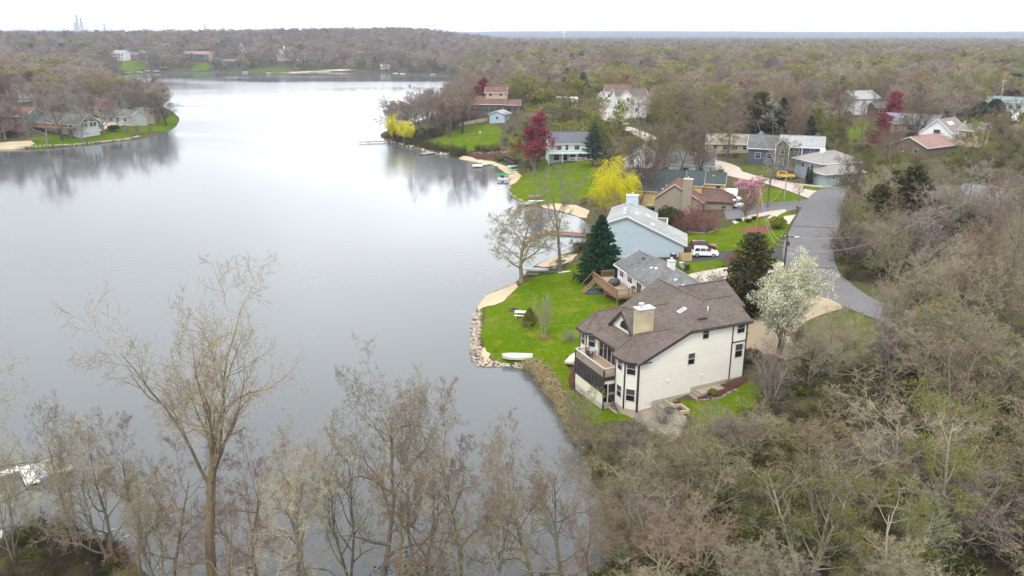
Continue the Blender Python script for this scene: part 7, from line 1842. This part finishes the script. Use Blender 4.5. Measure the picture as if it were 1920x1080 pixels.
def auto_label(k, p, H, h0):
    s = SIZES[int(np.clip((H/h0-.72)/.13, 0, 4))]
    base = '%s %s %s' % (s, DESC[k], where(p))
    lab = base; w_ = base.split()
    for i in np.hypot(*(LXY-p[:2]).T).argsort()[1:8]:
        if lab not in used_labels: break
        lab = base+' near '+LAND[i][0]
        if len(lab.split()) > 16: lab = ' '.join([w for w in w_ if w not in ('with','leafless')])+' near '+LAND[i][0]
        if len(lab.split()) > 16: lab = base
    used_labels[lab] = 1
    return lab

# near woods (right foreground and round the houses): things
def kinds_near(P):
    n = vnoise(P[:, 0], P[:, 1], 17, 5)+r7.normal(0, .45, len(P)); u = r7.random(len(P)); out = []
    for a, b in zip(n, u):
        if a < -.55: k = ['thicket1','ash','thicket1','rusty'][int(b*4)]
        elif a < -.1: k = ['thicket1','thicket2','oak2','ash','rusty'][int(b*5)]
        elif a < .35: k = ['thicket2','rusty','oak1','sapling','thicket1'][int(b*5)]
        elif a < .7: k = ['sapling','ash','thicket2','rusty'][int(b*4)]
        else: k = ['leafy','leafy','sapling','thicket1','rusty'][int(b*5)]
        out.append(k)
    return out
HN = dict(thicket1=(4.5,8.5), thicket2=(4.5,8), ash=(9,14), oak1=(9,13), oak2=(8,13), rusty=(7,12), sapling=(7,11), leafy=(7,12), dark_evergreen=(5,9))
# scrub along the near shore, below the cream house
scrub = [gp(*q) for q in ((1095,838),(1120,852),(1150,858),(1185,858),(1215,866),(1128,872),(1155,865),(1190,870),(1230,868),(1140,905),(1175,915),(1215,910),(1255,880),(1290,850),(1310,880),(1165,955),(1205,960),(1250,950),(1175,1010),(1215,1010),(1260,1000),(1300,950),(1180,1065),(1225,1060),(1275,1050),(1082,822),(1330,868),(1365,862),(1400,850))]
for i, p in enumerate(scrub):
    k = ('thicket2','sapling','thicket2','thicket1')[i % 4]; H = r7.uniform(2.6,4.0) if i < 16 else r7.uniform(4,6.5)
    tree(k, p, auto_label(k, p, H, 5), 'shrub', H, None, 'leafless scrub along the near shore', 'shrub', 1.15)
P = ring(24, 175, 5.2, -8, 50)
a = np.degrees(np.arctan2(P[:, 0], P[:, 1])); d = np.hypot(P[:, 0], P[:, 1])
P = P[(shore_sd(P) > 2.5)]; P = P[~blocked(P, 1.2)]
k = kinds_near(P); H = np.array([r7.uniform(*HN[q]) for q in k])
dd = np.hypot(P[:, 0], P[:, 1]); H = np.where(dd < 48, np.minimum(H, 8.5), H)
hid, z, px, yb, yt = hides(P, H, H*.30)
for i in range(len(P)):
    if 1465 < px[i] < 1760 and 880 < yb[i] < 1180 and r7.random() < .4: k[i] = 'leafy' if r7.random() < .6 else 'sapling'
    elif r7.random() < .035 and px[i] > 1560: k[i] = 'dark_evergreen'; H[i] = r7.uniform(4, 7)
ok = ~hid & (px > -150) & (px < 2900) & (yt < 1250) & ((px > 1130) | (dd > 95))
NEARW = [(P[i], z[i], k[i], H[i], dd[i]) for i in np.nonzero(ok)[0] if px[i] < 2000 and yt[i] < 1085]
ASIDE = [(P[i], z[i], k[i], H[i], dd[i]) for i in np.nonzero(ok)[0] if not (px[i] < 2000 and yt[i] < 1085)]
# middle distance woods
P = ring(175, 520, 8.8)
P = P[(shore_sd(P) > 3)]; P = P[~blocked(P, 1.5)]
def kinds_mid(P):
    n = vnoise(P[:, 0], P[:, 1], 60, 6)+r7.normal(0, .5, len(P)); u = r7.random(len(P)); left = P[:, 0] < 0
    out = []
    for a, b, l in zip(n, u, left):
        if b > .985: k = 'pine'
        elif b > .975: k = 'red_maple'
        elif l: k = ('shore_oak2','shore_oak0','mid1','mid2','shore_oak1','mid_olive')[int(b*6)]
        elif a < -.25: k = ('mid0','mid3','mid1','mid_vase')[int(b*4)]
        elif a < .25: k = ('mid1','mid0','mid_olive','mid_vase','mid2')[int(b*5)]
        else: k = ('mid_olive','mid_yellow','mid_green','mid_olive')[int(b*4)]
        out.append(k)
    return out
k = kinds_mid(P); H = r7.uniform(9, 15.5, len(P)); H = np.where(np.array([q in ('mid_yellow','mid_green','red_maple') for q in k]), H*.8, H)
hid, z, px, yb, yt = hides(P, H, H*.33)
thin = np.array([q[:3] == 'mid' and q[3:4] in '0123_' and q not in ('mid_yellow','mid_green') for q in k]); hid &= ~(thin & (r7.random(len(P)) < .38))
dd = np.hypot(P[:, 0], P[:, 1]); ok = ~hid & (px > -90) & (px < 2010)
MIDW = [(P[i], z[i], k[i], H[i], dd[i]) for i in np.nonzero(ok)[0]]
allw = sorted(NEARW+MIDW, key=lambda w: -w[3]/w[4])
N_IND = 285
for (p, z_, k_, H_, d_) in allw[:N_IND]:
    tree(k_, (p[0], p[1], z_-.1), auto_label(k_, p, H_, PROTO[k_][2]*.75), 'shrub' if 'thicket' in k_ else 'tree', H_, None, 'trees of the woods '+('right of the houses' if p[0] > 0 else 'on the left peninsula'), 'shrub' if 'thicket' in k_ else 'tree', 1.3)
REST = allw[N_IND:]+ASIDE

# everything past that: one wood, instanced
def proto_obj(name, mesh):
    return bpy.data.objects.new(name, mesh)
def instancer(name, label, protos, pts, idx, rot, scl):
    """one object whose points carry copies of the small set of tree shapes"""
    coll = bpy.data.collections.new(name+'_shapes')
    for i, me in enumerate(protos): coll.objects.link(proto_obj('%s_%03d' % (name, i), me))
    me = bpy.data.meshes.new(name); me.vertices.add(len(pts)); me.vertices.foreach_set('co', np.asarray(pts, np.float32).ravel())
    for nm, ty, dat in (('idx','INT',np.asarray(idx,np.int32)),('rotz','FLOAT',np.asarray(rot,np.float32))):
        at = me.attributes.new(nm, ty, 'POINT'); at.data.foreach_set('value', dat)
    at = me.attributes.new('scl', 'FLOAT_VECTOR', 'POINT'); at.data.foreach_set('vector', np.asarray(scl, np.float32).ravel())
    o = obj(name, me); props(o, label, None, None, 'stuff')
    ng = bpy.data.node_groups.new(name+'_nodes', 'GeometryNodeTree')
    ng.interface.new_socket('Geometry', in_out='INPUT', socket_type='NodeSocketGeometry'); ng.interface.new_socket('Geometry', in_out='OUTPUT', socket_type='NodeSocketGeometry')
    N, L = ng.nodes, ng.links
    gi, go = N.new('NodeGroupInput'), N.new('NodeGroupOutput')
    ci = N.new('GeometryNodeCollectionInfo'); ci.inputs['Collection'].default_value = coll; ci.inputs['Separate Children'].default_value = True; ci.inputs['Reset Children'].default_value = True
    iop = N.new('GeometryNodeInstanceOnPoints'); iop.inputs['Pick Instance'].default_value = True
    def attr(n, t):
        x = N.new('GeometryNodeInputNamedAttribute'); x.data_type = t; x.inputs['Name'].default_value = n; return x.outputs['Attribute']
    cx = N.new('ShaderNodeCombineXYZ'); L.new(attr('rotz','FLOAT'), cx.inputs['Z'])
    L.new(gi.outputs[0], iop.inputs['Points']); L.new(ci.outputs[0], iop.inputs['Instance']); L.new(attr('idx','INT'), iop.inputs['Instance Index'])
    er = N.new('FunctionNodeEulerToRotation'); L.new(cx.outputs[0], er.inputs[0])
    L.new(er.outputs[0], iop.inputs['Rotation']); L.new(attr('scl','FLOAT_VECTOR'), iop.inputs['Scale'])
    L.new(iop.outputs[0], go.inputs[0])
    md = o.modifiers.new('scatter', 'NODES'); md.node_group = ng
    return o
# lighter shapes for the distance
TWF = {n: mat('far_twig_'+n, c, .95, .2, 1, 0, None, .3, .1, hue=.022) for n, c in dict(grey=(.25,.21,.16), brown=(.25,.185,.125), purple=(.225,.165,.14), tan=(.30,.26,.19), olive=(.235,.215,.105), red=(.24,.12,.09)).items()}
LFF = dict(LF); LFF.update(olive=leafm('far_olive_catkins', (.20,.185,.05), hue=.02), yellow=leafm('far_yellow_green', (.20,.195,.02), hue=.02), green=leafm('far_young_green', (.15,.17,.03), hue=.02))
FAR = []; FKEY = []
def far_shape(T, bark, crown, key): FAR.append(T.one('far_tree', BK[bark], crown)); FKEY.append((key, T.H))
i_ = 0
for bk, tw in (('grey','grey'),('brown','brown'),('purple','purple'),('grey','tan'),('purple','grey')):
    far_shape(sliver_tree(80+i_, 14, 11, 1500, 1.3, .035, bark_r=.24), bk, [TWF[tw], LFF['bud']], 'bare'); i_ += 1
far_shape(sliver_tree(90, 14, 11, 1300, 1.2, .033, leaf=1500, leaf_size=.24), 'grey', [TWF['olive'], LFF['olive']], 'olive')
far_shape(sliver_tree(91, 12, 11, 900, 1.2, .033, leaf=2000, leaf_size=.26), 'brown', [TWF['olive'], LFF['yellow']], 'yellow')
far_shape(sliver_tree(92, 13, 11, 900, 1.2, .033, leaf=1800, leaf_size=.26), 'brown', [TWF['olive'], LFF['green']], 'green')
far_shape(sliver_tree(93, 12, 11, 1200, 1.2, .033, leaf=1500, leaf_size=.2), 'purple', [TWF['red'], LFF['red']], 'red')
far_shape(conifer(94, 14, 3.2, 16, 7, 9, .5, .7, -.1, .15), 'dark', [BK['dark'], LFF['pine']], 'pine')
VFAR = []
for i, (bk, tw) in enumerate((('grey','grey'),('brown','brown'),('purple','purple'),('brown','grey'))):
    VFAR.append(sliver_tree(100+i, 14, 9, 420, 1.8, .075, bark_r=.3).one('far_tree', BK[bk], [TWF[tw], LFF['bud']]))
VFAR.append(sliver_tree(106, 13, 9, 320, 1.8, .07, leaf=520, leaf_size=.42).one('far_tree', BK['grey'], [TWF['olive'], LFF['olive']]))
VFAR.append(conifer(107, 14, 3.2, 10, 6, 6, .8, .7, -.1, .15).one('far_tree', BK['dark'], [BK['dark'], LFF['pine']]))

shapes = FAR+[PROTO[k_][0] for k_ in ()]
def pick(P, q):
    n = vnoise(P[:, 0], P[:, 1], 90, 8)+r7.normal(0, .55, len(P)); left = sstep(0, -6, np.degrees(np.arctan2(P[:, 0], P[:, 1])))
    u = r7.random(len(P)); idx = r7.integers(0, 5, len(P))
    ol = (n > .0) & (u < .7*(1-.7*left)); idx[ol] = 5
    ye = (n > .35) & (u < .24*(1-.8*left)); idx[ye] = r7.integers(6, 8, ye.sum())
    idx[(u > .975) & (u < .984)] = 8; idx[u > .984] = 9
    return idx
# trees of the rest of the near/mid woods keep their own kind where it matters
pts, idx, rot, scl = [], [], [], []
kmap = dict(shore_oak0=0, shore_oak1=1, shore_oak2=2, mid0=0, mid1=1, mid2=2, mid3=3, mid_vase=1, mid_green=7, mid_olive=5, mid_yellow=6, red_maple=8, pine=9, ash=3, oak1=3, oak2=0, thicket1=2, thicket2=5, sapling=6, rusty=1, leafy=6, dark_evergreen=9)
BRUSH = ['ash','oak1','oak2','thicket1','thicket2','sapling','rusty','leafy','dark_evergreen']
bp = [[], [], [], []]
for (p, z_, k_, H_, d_) in REST:
    if k_ in BRUSH:
        s_ = H_/PROTO[k_][2]; w_ = 1.25*r7.uniform(.9, 1.15)
        bp[0].append((p[0], p[1], z_-.1)); bp[1].append(BRUSH.index(k_)); bp[2].append(r7.uniform(0, 6.28)); bp[3].append((s_*w_, s_*w_, s_)); continue
    j = kmap[k_]; s_ = H_/FKEY[j][1]; w_ = 1.38*r7.uniform(.9, 1.15)
    pts.append((p[0], p[1], z_-.1)); idx.append(j); rot.append(r7.uniform(0, 6.28)); scl.append((s_*w_, s_*w_, s_))
instancer('brush_woods', 'tangled bare trees and thickets filling the woods right of the houses', [MAKE[q][0].one('brush_tree', BK[MAKE[q][1]], MAKE[q][2]) for q in BRUSH], *bp)
P = ring(520, 900, 10.5); P = P[shore_sd(P) > 2]; P = P[~blocked(P, 2)]
H = r7.uniform(8.5, 17, len(P)); hid, z, px, yb, yt = hides(P, H, H*.3); ok = ~hid & (px > -60) & (px < 1980)
P, H, z = P[ok], H[ok], z[ok]; j = pick(P, 0)
for p, h, z_, jj in zip(P, H, z, j):
    s_ = h/14; pts.append((p[0], p[1], z_-.2)); idx.append(jj); rot.append(r7.uniform(0, 6.28)); w_ = r7.uniform(1.25, 1.7); scl.append((s_*w_, s_*w_, s_))
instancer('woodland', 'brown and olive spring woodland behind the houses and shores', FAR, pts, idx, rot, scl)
P = np.vstack([ring(900, 1700, 13.5), ring(1700, 3600, 20)]); P = P[shore_sd(P) > 2]; P = P[~blocked(P, 1)]
H = r7.uniform(9.5, 19, len(P)); hid, z, px, yb, yt = hides(P, H, H*.3); ok = ~hid & (px > -40) & (px < 1960)
P, H, z = P[ok], H[ok], z[ok]; d = np.hypot(P[:, 0], P[:, 1])
u = r7.random(len(P)); j = r7.integers(0, 4, len(P)); left = P[:, 0] < .02*P[:, 1]
j = np.where((u < np.where(left, .12, .42)), 4, j); j = np.where(u > .985, 5, j)
s_ = (H/14)*np.where(d > 1700, 1.7, 1.5)*r7.uniform(.85, 1.2, len(P)); sz = H/14
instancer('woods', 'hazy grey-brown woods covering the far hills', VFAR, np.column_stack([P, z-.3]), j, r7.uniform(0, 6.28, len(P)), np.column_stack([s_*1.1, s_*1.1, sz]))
print('woods', len(NEARW), len(MIDW), len(pts), len(P))

# undergrowth: small leafless bushes and green tufts between the near trees
UND = [bare(120+i, 2.2, .1, 5, (20, 60), 3, (0,5,5), (.6,.6,.55), .2, .05, .03, stems=7, stem_ang=(10,55), sub_ang=(28,65), minr=.009, segs=(3,3,2,2), sides=(3,3,3,3), buds=(0,250,0,500)[i], bud_size=.10).one('bush', BK[b], [TW[t_], LF[l]]) for i, (b, t_, l) in enumerate((('dark','under','bud'),('dark','under','moss'),('dark','under','bud'),('dark','under','moss')))]
P = np.vstack([ring(26, 170, 2.3, -10, 50), ring(170, 330, 4.6)]); sd = shore_sd(P); P = P[sd > .8]; P = P[~blocked(P, .6)]
H = r7.uniform(.8, 2.6, len(P)); hid, z, px, yb, yt = hides(P, H*.6, H*.2)
dd = np.hypot(P[:, 0], P[:, 1]); ok = (px > -120) & (px < 2800) & ((px > 1040) | (yb > 980) | (dd > 170)) & (~hid | (yb > 835))
P, H, z = P[ok], H[ok], z[ok]; s_ = H/2.2
instancer('undergrowth', 'tangled leafless undergrowth on the woodland floor', UND, np.column_stack([P, z]), r7.integers(0, 4, len(P)), r7.uniform(0, 6.28, len(P)), np.column_stack([s_*1.3, s_*1.3, s_]))
print('undergrowth', len(P))
# shore growth: reeds on the bank right of the overturned boat, bank scrub under the point
REED = []
for i in range(2):
    r = np.random.default_rng(130+i); n = 90; S = np.column_stack([r.normal(0,.28,(n,2)), np.full(n,-.05)]); D = nrm(np.column_stack([r.normal(0,.3,(n,2)), np.ones(n)]))
    Pp, Rr = grow(r, S, D, r.uniform(.5,1.2,n), np.full(n,.012), 3, .12, -.05, .4); T = Tree(); T.add('t', tubes(Pp, Rr, 3)); T.add('c', quads(r, Pp[:, 3], .07), 1); REED.append(T.one('reed_tuft', LF['reed'], [LF['reed'], LF['reed']]))
def along(px, n, w):
    Q = np.array([gp(*q)[:2] for q in px]); L = np.linalg.norm(np.diff(Q, axis=0), axis=1); c = np.r_[0, np.cumsum(L)]; s = r7.uniform(0, c[-1], n); i = np.clip(np.searchsorted(c, s, 'right')-1, 0, len(Q)-2)
    u = (Q[i+1]-Q[i])/L[i][:, None]; return Q[i]+u*(s-c[i])[:, None]+np.column_stack([-u[:, 1], u[:, 0]])*r7.uniform(-w, w, (n, 1))
P = along([(988,690),(1003,702),(1022,727),(1046,762),(1064,795),(1080,820)], 420, .9); P = P[shore_sd(P) > .1]
instancer('reeds', 'dry pale reeds and grass on the bank right of the overturned boat', REED, np.column_stack([P, height(P)]), r7.integers(0, 2, len(P)), r7.uniform(0, 6, len(P)), np.repeat(r7.uniform(.6, 1.2, (len(P), 1)), 3, 1))
P = np.vstack([along([(735,266),(770,274),(815,285),(845,290),(858,296)], 160, 2.5), along([(722,258),(760,255),(800,262),(815,250)], 90, 5)]); P = P[shore_sd(P) > .3]
s_ = r7.uniform(.5, 1.5, (len(P), 1))
instancer('bank_scrub', 'brown scrub covering the bank of the wooded point', UND, np.column_stack([P, height(P)]), r7.integers(0, 4, len(P)), r7.uniform(0, 6, len(P)), np.repeat(s_, 3, 1))
P = np.vstack([along([(0,1015),(80,1000),(150,1015),(230,1062)], 90, 2.2), along([(0,1060),(120,1045),(230,1085)], 60, 3)]); P = P[shore_sd(P) > .2]
s_ = r7.uniform(.3, .8, (len(P), 1))
instancer('bank_plants', 'low plants on the near muddy bank', UND, np.column_stack([P, height(P)]), r7.choice([0, 2, 0, 3], len(P)), r7.uniform(0, 6, len(P)), np.repeat(s_, 3, 1))
